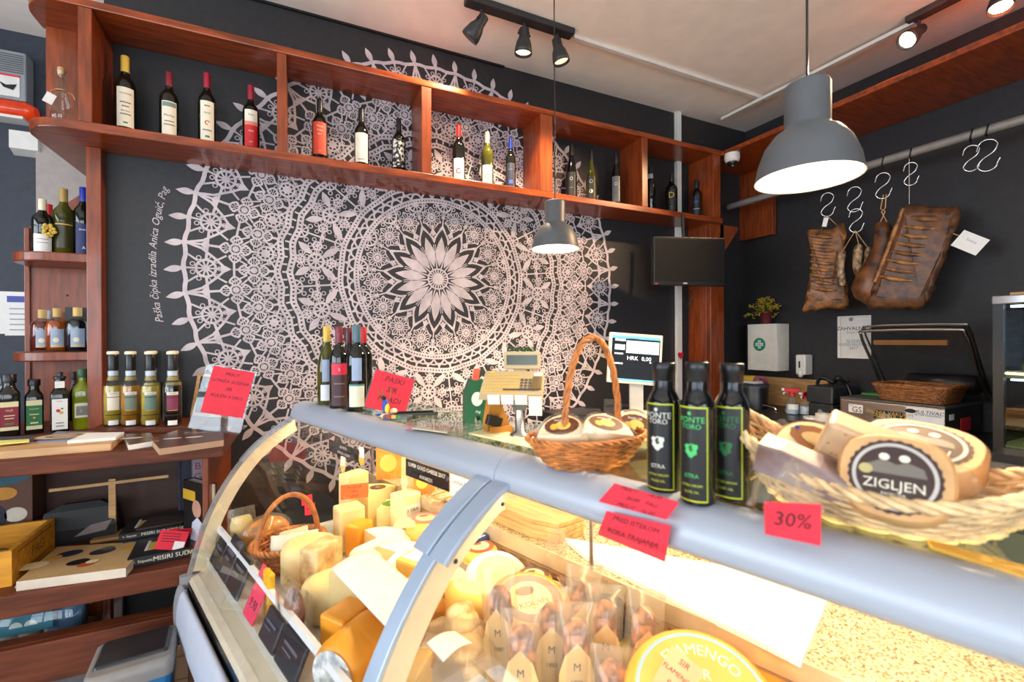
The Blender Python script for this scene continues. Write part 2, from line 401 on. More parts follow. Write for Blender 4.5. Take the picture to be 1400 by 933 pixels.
    # inner zone: half wheels, flowers
    for k in range(16):
        a = A0 + H + k * 2 * S; g = a + S
        cc = P(0.358, g); b0 = g + PI / 2
        arc = [(cc[0] + 0.034 * math.cos(b0 + PI * j / 10), cc[1] + 0.034 * math.sin(b0 + PI * j / 10)) for j in range(11)]
        ribbon(arc, 0.008); disc(cc, 0.014)
        for j in range(1, 10, 2): line(cc, arc[j], 0.005)
        for j in (1, 4, 6, 9): ring((cc[0] + 0.048 * math.cos(b0 + PI * j / 10), cc[1] + 0.048 * math.sin(b0 + PI * j / 10)), 0.0085, 0.004, 8)
        c = P(0.292, a); star(c, a, 0.050, 6, 0.016, 6, 0.022, 0.0045)
        for s in (-1, 1):
            line(P(0.312, a + s * .1), P(0.36, a + s * .07), 0.0035)
            
            ribbon([P(0.292, a + s * .16), P(0.292, g if s > 0 else g - 2 * S)], 0.006)
            line(P(0.27, a + s * .13), P(0.235, a + s * .01), 0.0035)
        line(P(0.325, g), P(0.245, g), 0.006); node(P(0.300, g), 0.010, g, 4)
        # calyx points round the petals
        line(P(0.24, a), P(0.255, a), 0.008)
        node(P(0.246, g), 0.016, g, 3)
        for s in (-1, 1):
            ribbon([P(0.250, g), P(0.215, g + s * .10), P(0.196, g + s * (S - .03)), P(0.172, g + s * (S + .0))], [0.012, 0.007, 0.010, 0.004])
        node(P(0.222, a), 0.020, a, 3); line(P(0.235, a), P(0.205, a), 0.010)
        lens(P(0.058, g), P(0.203, g), 0.042, 8)
        for s in (-1, 1): line(P(0.047, g + s * .17), P(0.165, g + s * .17), 0.0035)
    ring((0, 0), 0.128, 0.0055, 64); ring((0, 0), 0.0475, 0.0075, 32); disc((0, 0), 0.027, 20)
    for k in range(20): line(P(0.024, 2 * PI * k / 20), P(0.046, 2 * PI * k / 20), 0.006)
    return mb
lm = lace()
# lettering down the left side of the lace
def mural_text(mb):
    s = 'Pa\u0161ka \u010dipka izradila Anica Ogui\u0107, Pag'
    vs, fs = text2d(s, 0.044, 'CENTER', 0.35)
    R = 1.275 * 1.098; C0 = (0.757, 1.823)
    out = []
    for x, y in vs:
        a = PI - (x + 0.045) / R; r = R + y
        out.append((C0[0] + r * math.cos(a), WALL - 0.0015, C0[1] + r * math.sin(a)))
    mb.add(out, fs)
mural = tag(lm.build('lace_mural'), 'huge round white lace pattern printed on the black wall', 'mural')
tx = MB(M_lace); mural_text(tx); tx.build('lettering', mural)

# ------------------------------------------------------------------ long wall shelf
SF, SB0, SB1, ST0, ST1 = 2.45, 2.325, 2.364, 2.838, 2.872    # front plane, bottom board, top board
t = thing('wall_shelf', 'long cherry wood shelf with open bays across the lace wall', 'shelf', (0, WALL, SB0))
def L(x, y, z): return (x, y - WALL, z - SB0)
def board(name, pts, z0, z1, m=M_wood):
    mb = MB(m); mb.prism([(x, y - WALL) for x, y in pts], z0 - SB0, z1 - SB0); return mb.build(name, t, bev=0.004)
def round_end(y_back, xe=-1.03, r=0.16):
    return [(xe + r - r * math.sin(a), SF + r - r * math.cos(a)) for a in [PI / 2 * k / 10 for k in range(11)]] + [(xe, y_back)]
RF = 2.876
board('bottom_board', [(RF + 0.02, WALL), (RF + 0.02, SF)] + round_end(3.34) + [(-0.83, 3.34), (-0.83, WALL)], SB0, SB1)
board('top_board', [(RF, WALL), (RF, SF)] + round_end(WALL) , ST0, ST1)
board('return_board', [(RF, SF + 0.0), (RF + 0.02, SF), (rwall(-0.5) + 0.0 - 0.6, -0.5), (rwall(-0.5), -0.5), (rwall(WALL), WALL), (RF, WALL)], ST0, ST1)
for (x0, x1) in ((-0.83, -0.785), (-0.10, -0.058), (0.60, 0.655), (1.335, 1.42), (2.125, 2.175), (2.80, 2.876)):
    mb = MB(M_woodv); mb.bb(L(x0, SF + 0.004, SB1), L(x1, WALL - 0.004, ST0)); mb.build('divider', t, bev=0.003)
mb = MB(M_woodv); mb.bb(L(-1.01, WALL - 0.03, SB1), L(-0.83, WALL, ST0)); mb.build('end_back_panel', t)
mb = MB(M_woodv); mb.bb(L(-0.868, WALL - .06, 1.06), L(-0.815, WALL - .002, SB0)); mb.build('post', t, bev=0.003)
mb = MB(M_woodv); mb.bb(L(2.80, SF + 0.03, 0.9), L(2.94, SF + 0.07, SB0)); mb.bb(L(2.80, SF + .07, .9), L(2.84, WALL, SB0)); mb.build('post', t, bev=0.003)
mb = MB(M_woodv)                                # small bracket on the right end
mb.T = Matrix.Translation(L(2.90, SF + 0.05, SB0)) @ Matrix.Rotation(PI / 2, 4, 'X')
mb.prism([(0, 0), (0.20, 0), (0.19, -0.035), (0.04, -0.21), (0, -0.21)], -0.02, 0.02); mb.build('bracket', t, bev=0.003)
# hanging end panel of the return board by the right wall
a = PR(1016, 300, 0.02); b = PR(1058, 300, 0.02)
mb = MB(M_woodv); c = (a + b) / 2; dd = (a - b); 
mb.box((c.x - .02, c.y - WALL, 2.56 - SB0), (0.05, dd.length + 0.03, 0.552), Matrix.Rotation(-RA, 3, 'Z')); mb.build('end_panel', t, bev=0.003)

# ------------------------------------------------------------------ corner shelf left of the lace wall
PYB = 3.0
t = thing('corner_shelf', 'cherry wood panel with two rounded shelves left of the lace wall', 'shelf', (-1.0, PYB, 1.06))
zl, zr = PY(37, 312, PYB).z - 1.06, PY(127, 255, PYB).z - 1.06
xl, xr = PY(37, 400, PYB).x + 1.0, PY(127, 300, PYB).x + 1.0
mb = MB(M_woodv); mb.T = Matrix.Rotation(PI / 2, 4, 'X')
mb.prism([(xl, 0), (.16, 0), (.16, zr + (zr - zl) * (.16 - xr) / (xr - xl)), (xr, zr), (xl, zl)], -.02, .0); mb.build('back_panel', t, bev=.003)
mb = MB(M_woodv); mb.bb((xl - .006, -.012, 0), (xl + .014, .022, zl)); mb.build('edge_strip', t, bev=.003)
for z in (1.838, 1.383):
    r = 0.15; x0 = -.205
    pts = [(.16, -.25)] + [(x0 + r - r * math.sin(a), -.25 + r - r * math.cos(a)) for a in [PI / 2 * k / 10 for k in range(11)]] + [(x0, -.001), (.16, -.001)]
    mb = MB(M_woodv); mb.prism(pts[::-1], z - 1.06 - 0.021, z - 1.06 + 0.022); mb.build('round_shelf', t, bev=.006, seg=3)
    MB(M_blk).ell((-.06, -.001, z - 1.06 + .30), (.005, .003, .005), 8, 6).build('screw_hole', t)

# ------------------------------------------------------------------ bottles
PROF = {
 'bordeaux': [(.86, 0), (1, .012), (1, .60), (.97, .645), (.82, .69), (.55, .735), (.40, .775), (.37, .82), (.36, 1.0)],
 'slope': [(.86, 0), (1, .012), (1, .46), (.96, .52), (.8, .62), (.55, .71), (.40, .78), (.37, .84), (.36, 1.0)],
 'flask': [(.9, 0), (1, .02), (1, .55), (.96, .64), (.8, .71), (.5, .75), (.36, .77), (.34, 1.0)],
 'grappa': [(.92, 0), (1, .02), (1, .50), (.95, .56), (.75, .62), (.55, .66), (.5, .70), (.5, 1.0)],
 'oil': [(.92, 0), (1, .012), (1, .66), (.97, .70), (.8, .75), (.62, .79), (.56, .83), (.56, 1.0)],
 'jug': [(.9, 0), (1, .02), (1, .60), (.95, .67), (.75, .73), (.5, .77), (.42, .80), (.42, 1.0)],
 'cone': [(.8, 0), (1, .03), (.95, .35), (.62, .55), (.42, .62), (.40, .95), (.5, .97), (.5, 1.0)],
}
def bottle(name, label, cat, loc, H, R, prof='bordeaux', gm=None, cap=None, cz=0.80, ck=1.08, labs=(), group=None, square=False, liquid=None, rz=None, capname='capsule', extra=None, knob=None):
    """a standing bottle; labs = (material, z0, z1, half angle, kind) patches on its front"""
    gm = gm or G_dark
    th = thing(name, label, cat, loc, face(loc) if rz is None else rz, group)
    p = [(r * R, z * H) for r, z in PROF[prof]]
    def ringsq(r, z, sq, n=32):
        e = 5.0 if sq else 2.0; o = []
        for k in range(n):
            a = 2 * PI * k / n; cs, sn = math.cos(a), math.sin(a)
            q = (abs(cs) ** e + abs(sn) ** e) ** (-1 / e); o.append((r * q * cs, r * q * sn, z))
        return o
    zb = next(z for r, z in PROF[prof][::-1] if r > .9) * H
    mb = MB(gm)
    if square: mb.loft([ringsq(r * (0.88), z, z <= zb + 1e-6) for r, z in p])
    else: mb.lathe(p, 28)
    mb.build('glass_body', th)
    if liquid:
        lm_, lf = liquid; q = [(r * .93, max(z, H * .03)) for r, z in p if z <= lf * H] 
        if square: MB(lm_).loft([ringsq(r * .86, z, z <= zb + 1e-6) for r, z in q]).build('liquid', th)
        else: MB(lm_).lathe(q, 28).build('liquid', th)
    if cap:
        rn = p[-1][0] * ck
        mb = MB(cap).lathe([(rn * .98, cz * H), (rn, cz * H + .002), (rn, H * .995), (rn * .92, H * 1.004), (0.0005, H * 1.005)], 20)
        if knob: mb.m(knob).lathe([(rn * 1.08, H * 1.0), (rn * 1.1, H * 1.005), (rn * 1.1, H * 1.03), (rn * .95, H * 1.042), (0.0005, H * 1.044)], 20)
        mb.build(capname, th)
    for i, lb in enumerate(labs):
        m_, z0, z1, ha = lb[:4]; kind = lb[4] if len(lb) > 4 else None
        r = R * (0.88 if square else 1.0) * 1.012; mb = MB()
        def S(x, z, o=0.0):                    # x along the front in metres, wraps a round bottle
            if square: return (x, -r - o, z)
            return ((r + o) * math.sin(x / r), -(r + o) * math.cos(x / r), z)
        w = r * ha
        if square: w = min(w, r * .8)
        def patch(m, x0, x1, za, zb_, o=0.0):
            n = 8; mb.m(m)
            mb.grid(lambda u, v: S(x0 + (x1 - x0) * u, za + (zb_ - za) * v, o), n, 1)
        patch(m_, -w, w, z0 * H, z1 * H)
        h = (z1 - z0) * H; zc = lambda f: z0 * H + h * f
        if kind:
            for op in kind:
                if op[0] == 'bar': patch(op[1], -w * op[4] , w * op[4], zc(op[2]), zc(op[3]), 0.0004)
                elif op[0] == 'txt':
                    _, m2, st, f, sz = op; mb.m(m2); mb.text(st, sz, lambda x, y: S(x, zc(f) + y, 0.0006))
                elif op[0] == 'dot':
                    _, m2, fx, f, rr = op; mb.m(m2); k = 14
                    mb.add([S(fx * w + rr * math.cos(2 * PI * j / k), zc(f) + rr * math.sin(2 * PI * j / k), 0.0005) for j in range(k)], [tuple(range(k))])
                elif op[0] == 'arc':
                    _, m2, f, r0, r1, a0, a1 = op; mb.m(m2)
                    mb.grid(lambda u, v: S((r0 + (r1 - r0) * v) * math.cos(a0 + (a1 - a0) * u), zc(f) + (r0 + (r1 - r0) * v) * math.sin(a0 + (a1 - a0) * u), 0.0005), 14, 1)
                elif op[0] == 'blob':              # ragged animal head emblem
                    _, m2, f, rr = op; mb.m(m2); sh = [(0, 1.05), (.45, .95), (.95, .9), (1.0, .45), (.8, .1), (.85, -.5), (.4, -.75), (.1, -1.15), (-.3, -1.0), (-.6, -.6), (-.95, -.3), (-.8, .2), (-1.05, .6), (-.75, .95), (-.35, .85)]
                    mb.add([S(x * rr, zc(f) + y * rr, 0.0004) for x, y in sh], [tuple(range(len(sh)))[::-1]])
                elif op[0] == 'tri':
                    _, m2, f0, f1 = op; mb.m(m2); mb.add([S(-w, zc(f1), .0005), S(w, zc(f1), .0005), S(-w * .3, zc(f0), .0005)], [(0, 2, 1)])
        mb.build('label', th)
    if extra: extra(th, H, R)
    return th
CR = paint((232, 222, 200), 0.7); INK = M_inkb
def ctext(st, sz=0.008, f=.8, m=None): return ('txt', m or INK, st, f, sz)
GOLD = paint((214, 176, 70), 0.35); BURG = paint((122, 28, 44), 0.4); REDC = paint((196, 28, 36), 0.4); DKC = paint((26, 26, 28), 0.4)
BLUE = paint((24, 44, 150), 0.35); CREAMC = paint((228, 216, 188), 0.5); ORL = paint((206, 70, 44), 0.6); GRN = paint((70, 130, 60), 0.6); SILV = paint((170, 170, 176), 0.4)
def shelf_bottle(x, yt, label, R=0.037, Y=2.575, **k):
    P = PY(x, yt, Y); loc = V3((P.x, Y, SB1)); H = P.z - SB1
    return bottle('wine_bottle', label, 'bottle', loc, H, R, group='wine bottles on the long shelf', **k)
line_ = lambda f, w=.6, m=None: ('bar', m or paint((120, 112, 100), .7), f, f + .03, w)
dots = [('bar', GRN, .08, .12, .25)]
shelf_bottle(171, 78, 'tallest shelf bottle, with a gold capsule and large cream label', R=.04, prof='bordeaux', cap=GOLD, cz=.80, labs=[(CR, .1, .58, .8, [ctext('MALVAZIJA', .009, .84), line_(.6), line_(.5, .4), ctext('Berace', .011, .4), line_(.3)] + dots)])
shelf_bottle(231, 100, 'shelf bottle with burgundy capsule and grey green topped label, right of the gold capped one', cap=BURG, cz=.80, labs=[(CR, .08, .56, .8, [('bar', paint((120, 140, 130), .7), .84, .97, .9), ctext('Merlot', .015, .58), line_(.4), line_(.3, .7)])])
shelf_bottle(283, 101, 'shelf bottle with crimson capsule and tall plain cream label', cap=paint((160, 30, 50), .4), cz=.80, labs=[(CR, .08, .60, .8, [line_(.86, .4), ctext('Syrah', .012, .7), ('arc', paint((190, 90, 60), .6), .45, .006, .011, .3, 5), line_(.25), ('bar', GRN, .08, .13, .3)])])
shelf_bottle(343, 118, 'shelf bottle with red capsule and label half cream, half red', cap=paint((150, 34, 50), .4), cz=.78, labs=[(CR, .1, .62, .8, [('bar', REDC, .0, .58, 1), ('bar', paint((224, 130, 110), .6), .58, .68, 1), ctext('Teran', .012, .86), ('txt', CR, 'Istra', .42, .012), ('txt', CR, '2015', .12, .008)])])
shelf_bottle(437, 136, 'dark bottle with plain orange red label in the second bay', cap=DKC, cz=.8, labs=[(ORL, .14, .62, 1.0, [('txt', CR, 'Three', .86, .012), ('txt', CR, 'Trees', .74, .012), ('txt', CR, '2013', .62, .009), ('txt', CR, 'wine', .1, .006)])])
shelf_bottle(494, 149, 'dark bottle with blank pale cream label in the second bay', cap=DKC, cz=.8, labs=[(CR, .12, .58, 1.0, [line_(.08, .5)])])
shelf_bottle(545, 163, 'black bottle with mottled black and silver label in the second bay', cap=DKC, cz=.8, labs=[(mat('mottled_label', (20, 20, 20), .5, var=.3, scale=55, col2=(220, 214, 200), lo=.5, hi=.56), .14, .62, 1.0, [('txt', CR, 'Babic', .9, .012)])])
shelf_bottle(627, 171, 'black bottle with bright red capsule and red swirl on white label', cap=paint((220, 30, 36), .4), cz=.78, labs=[(M_paper, .04, .42, .9, [ctext('DINGAC', .009, .88), ('arc', REDC, .45, .011, .017, .6, 5.9)])])
shelf_bottle(666, 181, 'olive green bottle with cream capsule and yellow swirl on its label', gm=G_green, cap=CREAMC, cz=.80, labs=[(M_paper, .04, .40, .9, [ctext('POSIP', .009, .88), ('arc', GOLD, .45, .011, .017, .6, 5.9)])])
shelf_bottle(698, 189, 'slim black bottle with blue capsule in the third bay', R=.031, cap=BLUE, cz=.8, labs=[(paint((36, 40, 56), .5), .06, .52, .9, [('txt', paint((120, 140, 190), .5), 'PLAVAC', .75, .009), ('bar', paint((60, 84, 160), .5), .2, .34, .5)])])
shelf_bottle(781, 198, 'slim black bottle nearest the divider in the fourth bay, grey lettering', R=.036, prof='slope', gm=G_black, cap=DKC, cz=.8, labs=[(paint((30, 30, 32), .5), .08, .5, .8, [('arc', SILV, .72, .008, .011, 0, 6), ('txt', SILV, 'PROSEK', .35, .008)])])
shelf_bottle(808, 206, 'olive black bottle with pale round emblem, middle of the fourth bay', R=.036, prof='slope', gm=G_green, cap=DKC, cz=.8, labs=[(paint((32, 32, 30), .5), .08, .5, .8, [('dot', CREAMC, 0, .35, .013), ('arc', SILV, .78, .009, .012, 0, 6)])])
shelf_bottle(842, 210, 'black bottle with silver grey label, right end of the fourth bay', R=.036, prof='slope', gm=G_black, cap=DKC, cz=.8, labs=[(paint((96, 98, 100), .4), .1, .56, .8, [('arc', CREAMC, .7, .008, .011, 0, 6), ('txt', INK, 'GRK', .35, .012)])])
shelf_bottle(889, 229, 'small black bottle half hidden behind the last divider', R=.04, prof='jug', gm=G_black, cap=DKC, cz=.8, labs=[(paint((150, 150, 156), .4), .72, .82, .5)])
shelf_bottle(918, 237, 'black bottle with a big gold letter D on it', R=.043, gm=G_black, cap=DKC, cz=.8, labs=[(paint((20, 20, 20), .4), .1, .6, .8, [('txt', GOLD, 'D', .72, .062), ('txt', GOLD, 'DIKA', .2, .006)])])
shelf_bottle(952, 247, 'black bottle with blue emblem at the right end of the shelf', R=.04, prof='jug', gm=G_black, cap=DKC, cz=.8, labs=[(paint((16, 16, 22), .4), .1, .6, .8, [('arc', BLUE, .6, .0, .02, .4, 3.4), ('bar', SILV, .3, .33, .8)])])

# cork topped clear bottle on the rounded end
P = PY(84, 97, 2.56); Hh = P.z - SB1
def corkbits(th, H, R):
    MB(M_cork).lathe([(.011, H * .93), (.013, H * 1.0), (.012, H * 1.05), (.0005, H * 1.055)], 14).build('cork', th)
    mb = MB(M_cork).tube([(.018 * math.cos(a), .018 * math.sin(a), H * .64) for a in [2 * PI * k / 14 for k in range(14)]], .0022, 6, closed=True)
    mb.tube(catmull([(-.018, -.005, H * .64), (-.032, -.012, H * .58), (-.03, -.02, H * .5)], 4), .0015, 5); mb.tube(catmull([(.018, -.005, H * .64), (.034, -.012, H * .6), (.04, -.014, H * .52)], 4), .0015, 5); mb.build('string', th)
    m = MB(M_paper); m.box((-.036, -.025, H * .42), (.03, .002, .045), Matrix.Rotation(.35, 3, 'Y')); m.build('swing_tag', th)
bottle('glass_bottle', 'small clear corked bottle with string and tag on the rounded shelf end', 'bottle', (P.x, 2.56, SB1), Hh, .037, 'cone', gm=G_clear, extra=corkbits)

# bottles on the two rounded shelves
def rs_bottle(x, yt, Y, zs, label, R=.037, **k):
    P = PY(x, yt, Y); return bottle(k.pop('name', 'wine_bottle'), label, 'bottle', V3((P.x, Y, zs)), P.z - zs, R, **k)
g = 'bottles on the rounded shelves'
Z1, Z2 = 1.8605, 1.4055
def charm(th, H, R):
    mb = MB(GOLD)
    for k in range(16):
        a = k * 2.4; rr = .006 + .016 * math.sqrt(k / 16)
        mb.ell((R * .55 + rr * math.cos(a), -R * .95 - .006 * random.random(), H * .42 + rr * 1.3 * math.sin(a)), (.008, .006, .008), 8, 6)
    mb.build('gold_emblem', th); MB(M_steel).ell((R * .95, -R * .85, H * .40), (.010, .004, .010), 10, 8).build('metal_badge', th)
rs_bottle(58, 273, 2.83, Z1, 'dark bottle with cream capsule, white label and gold grape emblem', cap=CREAMC, cz=.74, labs=[(M_paper, .02, .34, .9, [line_(.7), line_(.5)])], group=g, extra=charm)
rs_bottle(67, 280, 2.95, Z1, 'dark bottle with red capsule behind the cream capped one', cap=REDC, cz=.74, R=.034, labs=[(M_paper, .05, .3, .8)], group=g)
rs_bottle(87, 259, 2.86, Z1, 'olive green bottle with antique gold capsule on the upper rounded shelf', gm=G_green, cap=paint((168, 140, 72), .4), cz=.80, R=.040, group=g, labs=[(paint((60, 56, 20), .3), .1, .5, .9, [('bar', GOLD, .86, .9, .9)])])
rs_bottle(114, 257, 2.87, Z1, 'dark bottle with bright blue capsule beside the wooden post', cap=BLUE, cz=.79, R=.038, group=g, labs=[(paint((28, 34, 92), .5), .03, .46, .8, [('txt', M_paper, 'SKARO', .8, .011), ('txt', M_paper, 'A', .2, .02)])])
LQ_red = mat('red_liqueur', (110, 22, 14), .1, var=.2); LQ_amb = mat('amber_liqueur', (176, 74, 14), .1, var=.3); LQ_dark = mat('dark_liqueur', (14, 14, 26), .1, var=.2)
LQ_pale = mat('pale_gold_spirit', (206, 168, 60), .1, var=.2); LQ_mid = mat('amber_spirit', (200, 126, 30), .1, var=.25); LQ_br = mat('walnut_spirit', (34, 22, 16), .1, var=.2)
flasklab = lambda c: [(paint((150, 164, 186), .4), .1, .52, .55, [('dot', CREAMC, -.2, .4, .011), ('bar', c, .04, .12, .9)])]
kw = dict(prof='flask', gm=G_clear, cz=.80, group=g, name='liqueur_bottle', capname='stopper')
def flask_stop(th, H, R): MB(SILV).lathe([(R * .37, H * .74), (R * .37, H * .82), (R * .3, H * .83)], 16).build('neck_sleeve', th)
rs_bottle(58, 424, 2.84, Z2, 'squat liqueur bottle with dark red drink, left of three', R=.042, cap=paint((200, 164, 96), .5), liquid=(LQ_red, .72), labs=flasklab(GOLD), **kw)
rs_bottle(78, 422, 2.82, Z2, 'squat liqueur bottle with amber drink, middle of three', R=.042, cap=paint((200, 164, 96), .5), liquid=(LQ_amb, .72), labs=flasklab(GOLD), **kw)
rs_bottle(106, 421, 2.82, Z2, 'squat liqueur bottle with near black drink by the post', R=.046, cap=paint((214, 176, 104), .5), liquid=(LQ_dark, .72), labs=flasklab(GOLD), **kw)
rs_bottle(68, 425, 2.93, Z2, 'squat liqueur bottle mostly hidden behind the red and amber ones', R=.040, cap=SILV, liquid=(LQ_dark, .7), **kw)
P = PY(108, 421, 2.94)
mb = MB(M_blk).box((0, 0, (P.z - Z2) / 2), (.13, .05, P.z - Z2)); mb.m(SILV).box((.0, -.0255, .12), (.10, .001, .02))
solo(mb, 'gift_box', 'dark gift box standing behind the near black liqueur bottle', 'box', (P.x + .015, 2.945, Z2), face(P), bev=.002)

# ------------------------------------------------------------------ the cherry desk on the left
DF, DT, DR = 2.055, 1.06, -0.325
t = thing('desk', 'cherry wood desk with an open shelf under the left shelves', 'desk', (DR, 2.38, 0))
def D(x, y, z): return (x - DR, y - 2.38, z)
mb = MB(M_wooddk); mb.prism([(x - DR, y - 2.38) for x, y in ((-2.6, DF - .005), (-.272, DF - .005), (-.272, WALL - .003), (-.83, WALL - .003), (-.83, 3.03), (-2.6, 3.03))], DT - .055, DT); mb.build('desk_top', t, bev=.006)
mb = MB(M_wooddk); mb.bb(D(-2.6, DF + .01, .535), D(DR - .03, WALL - .08, .61)); mb.build('lower_shelf', t, bev=.004)
mb = MB(M_woodv); mb.bb(D(DR - .02, DF + .015, 0), D(DR, WALL - .01, DT - .055)); mb.build('side_panel', t, bev=.003)
mb = MB(paint((66, 38, 26), .6)); mb.bb(D(-2.6, WALL - .06, .60), D(DR - .03, WALL - .04, DT - .055)); mb.build('back_board', t)
mb = MB(M_wooddk); mb.bb(D(-2.6, DF + .02, .285), D(DR - .045, DF + .045, .425)); mb.bb(D(-2.6, DF + .045, .40), D(DR - .045, DF + .10, .425)); mb.build('kick_board', t, bev=.003)
mb = MB(M_woodv); x_ = PY(142, 840, 2.45).x; mb.bb(D(x_ - .03, 2.42, .0), D(x_ + .03, 2.46, .54)); mb.build('leg', t)
mb = MB(M_wooddk); mb.bb(D(-2.6, DF + .10, .245), D(x_ - .03, 2.655, .268)); mb.build('bottom_board', t)
mb = MB(M_plaster); mb.bb(D(-2.6, 2.66, .0), D(x_, 2.68, .54)); mb.build('rear_panel', t)
# riser ledge along the wall
a = PZ(128, 583, DT + .03); b = PZ(268, 583, DT + .03)
solo(MB(M_wooddk).bb((a.x, 2.38, DT), (b.x, WALL - .012, DT + .025)), 'wooden_riser', 'low wooden riser on the desk under the clear spirit bottles', 'riser', bev=.003)

# ------------------------------------------------------------------ desk: bottles
def stand(x, yb, yt, Z):
    P = PZ(x, yb, Z); return P, (yb - yt) / F_PX * depth(P)
g = 'oil and vinegar bottles on the desk'
DKO = mat('dark_oil_glass', (26, 24, 20), .08, var=.3)
def ob(x, yb, yt, label, R=.03, dy=0.0, **k):
    P, H = stand(x, yb, yt, DT); P = V3((P.x, P.y + dy, DT))
    return bottle(k.pop('name', 'oil_bottle'), label, 'bottle', P, H, R, k.pop('prof', 'oil'), group=g, **k)
WINE = paint((130, 34, 54), .6); GRNL = paint((44, 110, 60), .6); LT = paint((222, 214, 170), .6)
ob(13, 596, 512, 'dark square oil bottle with wine red label, far left on the desk', R=.036, gm=DKO, cap=M_blk, cz=.86, square=True, labs=[(WINE, .1, .56, 1, [('bar', LT, .82, 1, 1), ('bar', LT, 0, .12, 1), ('txt', LT, 'ULJE', .7, .011), ('bar', LT, .5, .53, .6), ('bar', LT, .4, .43, .5), ('bar', GRN, .2, .26, .5)])], prof='oil')
ob(47, 592, 519, 'dark square oil bottle with bright green label on the desk', R=.033, gm=DKO, cap=M_blk, cz=.88, square=True, labs=[(GRNL, .08, .62, 1, [('bar', LT, .82, 1, 1), ('bar', LT, 0, .13, 1), ('txt', LT, 'MASLINA', .7, .007), ('bar', LT, .5, .53, .6), ('dot', GOLD, 0, .4, .004), ('bar', LT, .2, .25, .5)])])
ob(82, 590, 515, 'dark square oil bottle with white label and red fruit picture', R=.034, gm=DKO, cap=M_blk, cz=.95, square=True, labs=[(M_paper, .05, .60, 1, [ctext('ULTRA', .006, .92), ('dot', REDC, -.2, .62, .007), ('dot', GOLD, .2, .55, .007), ('dot', GRN, .3, .68, .004), line_(.2, .5), line_(.1, .5)]), (M_paper, .80, .92, .5)])
ob(113, 586, 505, 'bright green oil bottle with grey picture label beside the post', R=.038, gm=G_oil, cap=paint((40, 84, 50), .5), cz=.86, prof='jug', square=True, labs=[(paint((196, 196, 180), .6), .2, .44, .75, [('bar', paint((110, 112, 104), .6), .15, .8, .8), ('bar', paint((210, 208, 196), .6), .4, .55, .3)])])
ob(63, 584, 512, 'slim dark bottle with black cap behind the green labelled oil', R=.024, dy=.14, gm=G_black, cap=M_blk, cz=.82, prof='slope', labs=[(paint((200, 180, 184), .6), .04, .22, 1), (M_paper, .60, .66, .8)])
ob(80, 582, 512, 'slim dark bottle with black cap behind the white labelled oil', R=.022, dy=.16, gm=G_black, cap=M_blk, cz=.84, prof='slope')
ob(100, 582, 511, 'slim dark bottle with flowery label between white labelled and green oil', R=.024, dy=.14, gm=G_black, cap=M_blk, cz=.82, prof='slope', labs=[(M_paper, .08, .52, 1, [('bar', GRN, .3, .5, .8), ('dot', REDC, .1, .25, .006)])])
ob(-3, 594, 518, 'dark bottle cut off by the left edge of the photo', R=.03, gm=DKO, cap=M_blk, cz=.86, dy=.05)
# clear spirit bottles on the riser
g2 = 'clear spirit bottles on the riser'
RT = DT + .025
def gr(x, yb, yt, label, col, liq, dy=0.0):
    P, H = stand(x, yb, yt, RT); P = V3((P.x, min(P.y, 2.56) + dy, RT)); H *= .955
    def coll(th, H, R):
        MB(paint((190, 198, 206), .3)).lathe([(R * .52, H * .70), (R * .525, H * .76), (R * .51, H * .77)], 18).build('silver_collar', th)
        MB(paint((150, 130, 70), .4)).lathe([(R * .62, H * .635), (R * .57, H * .66), (R * .54, H * .69)], 18).build('gold_neck_label', th)
    bottle('spirit_bottle', label, 'bottle', P, H, .034, 'grappa', gm=G_clear, cap=M_blk, cz=.77, ck=1.12, liquid=(liq, .57), group=g2, extra=coll, knob=CREAMC, capname='stopper',
           labs=[(col, .22, .48, .62, [('bar', CR, .84, 1, 1), ('txt', INK, 'Travarica', .92, .007), ('bar', M_inkb, .7, .73, 1), ('bar', GOLD, .0, .03, .8)]), (INK, .155, .165, .9), (M_paper, .02, .085, .5)])
gr(155, 582, 480, 'clear bottle of pale gold spirit, leftmost on the riser', CR, LQ_pale)
gr(179, 582, 480, 'clear bottle of amber spirit with grey green label on the riser', paint((120, 130, 110), .6), LQ_mid)
gr(206, 582, 480, 'clear bottle of gold spirit with green label, third front bottle on the riser', paint((110, 134, 116), .6), LQ_pale)
gr(236, 582, 480, 'clear bottle of dark walnut spirit with purple label on the riser', paint((126, 50, 76), .6), LQ_br)
gr(201, 577, 480, 'spirit bottle half hidden behind the green labelled one', CR, LQ_pale, .10)
gr(230, 577, 480, 'spirit bottle half hidden behind the dark walnut one', CR, LQ_pale, .10)

# ------------------------------------------------------------------ desk: papers, boards, stand
def slab(name, label, cat, pts, z0, h, m, side=None, group=None, art=None, bev=0):
    """flat thing from pixel corners lying at height z0"""
    W = [PZ(x, y, z0 + h) for x, y in pts]; c = sum(W, V3()) / len(W)
    poly = [(p.x - c.x, p.y - c.y) for p in W]
    A = sum(poly[i][0] * poly[(i + 1) % len(poly)][1] - poly[(i + 1) % len(poly)][0] * poly[i][1] for i in range(len(poly)))
    if A < 0: poly = poly[::-1]
    mb = MB(side or m).prism(poly, 0, h - .0006)
    mb.m(m).add([(x, y, h) for x, y in poly], [tuple(range(len(poly)))]); mb.m(side or m)
    mb.add([(x, y, h - .0006) for x, y in poly] + [(x, y, h) for x, y in poly], [(i, (i + 1) % len(poly), len(poly) + (i + 1) % len(poly), len(poly) + i) for i in range(len(poly))])
    if art: art(mb, h + .0004)
    return solo(mb, name, label, cat, (c.x, c.y, z0), group=group, bev=bev)
slab('chopping_board', 'thick pale wooden chopping board lying at the front of the desk', 'board', [(-25, 619), (152, 606), (168, 593), (-20, 602)], DT, .028, M_beech, bev=.003)
zb = DT
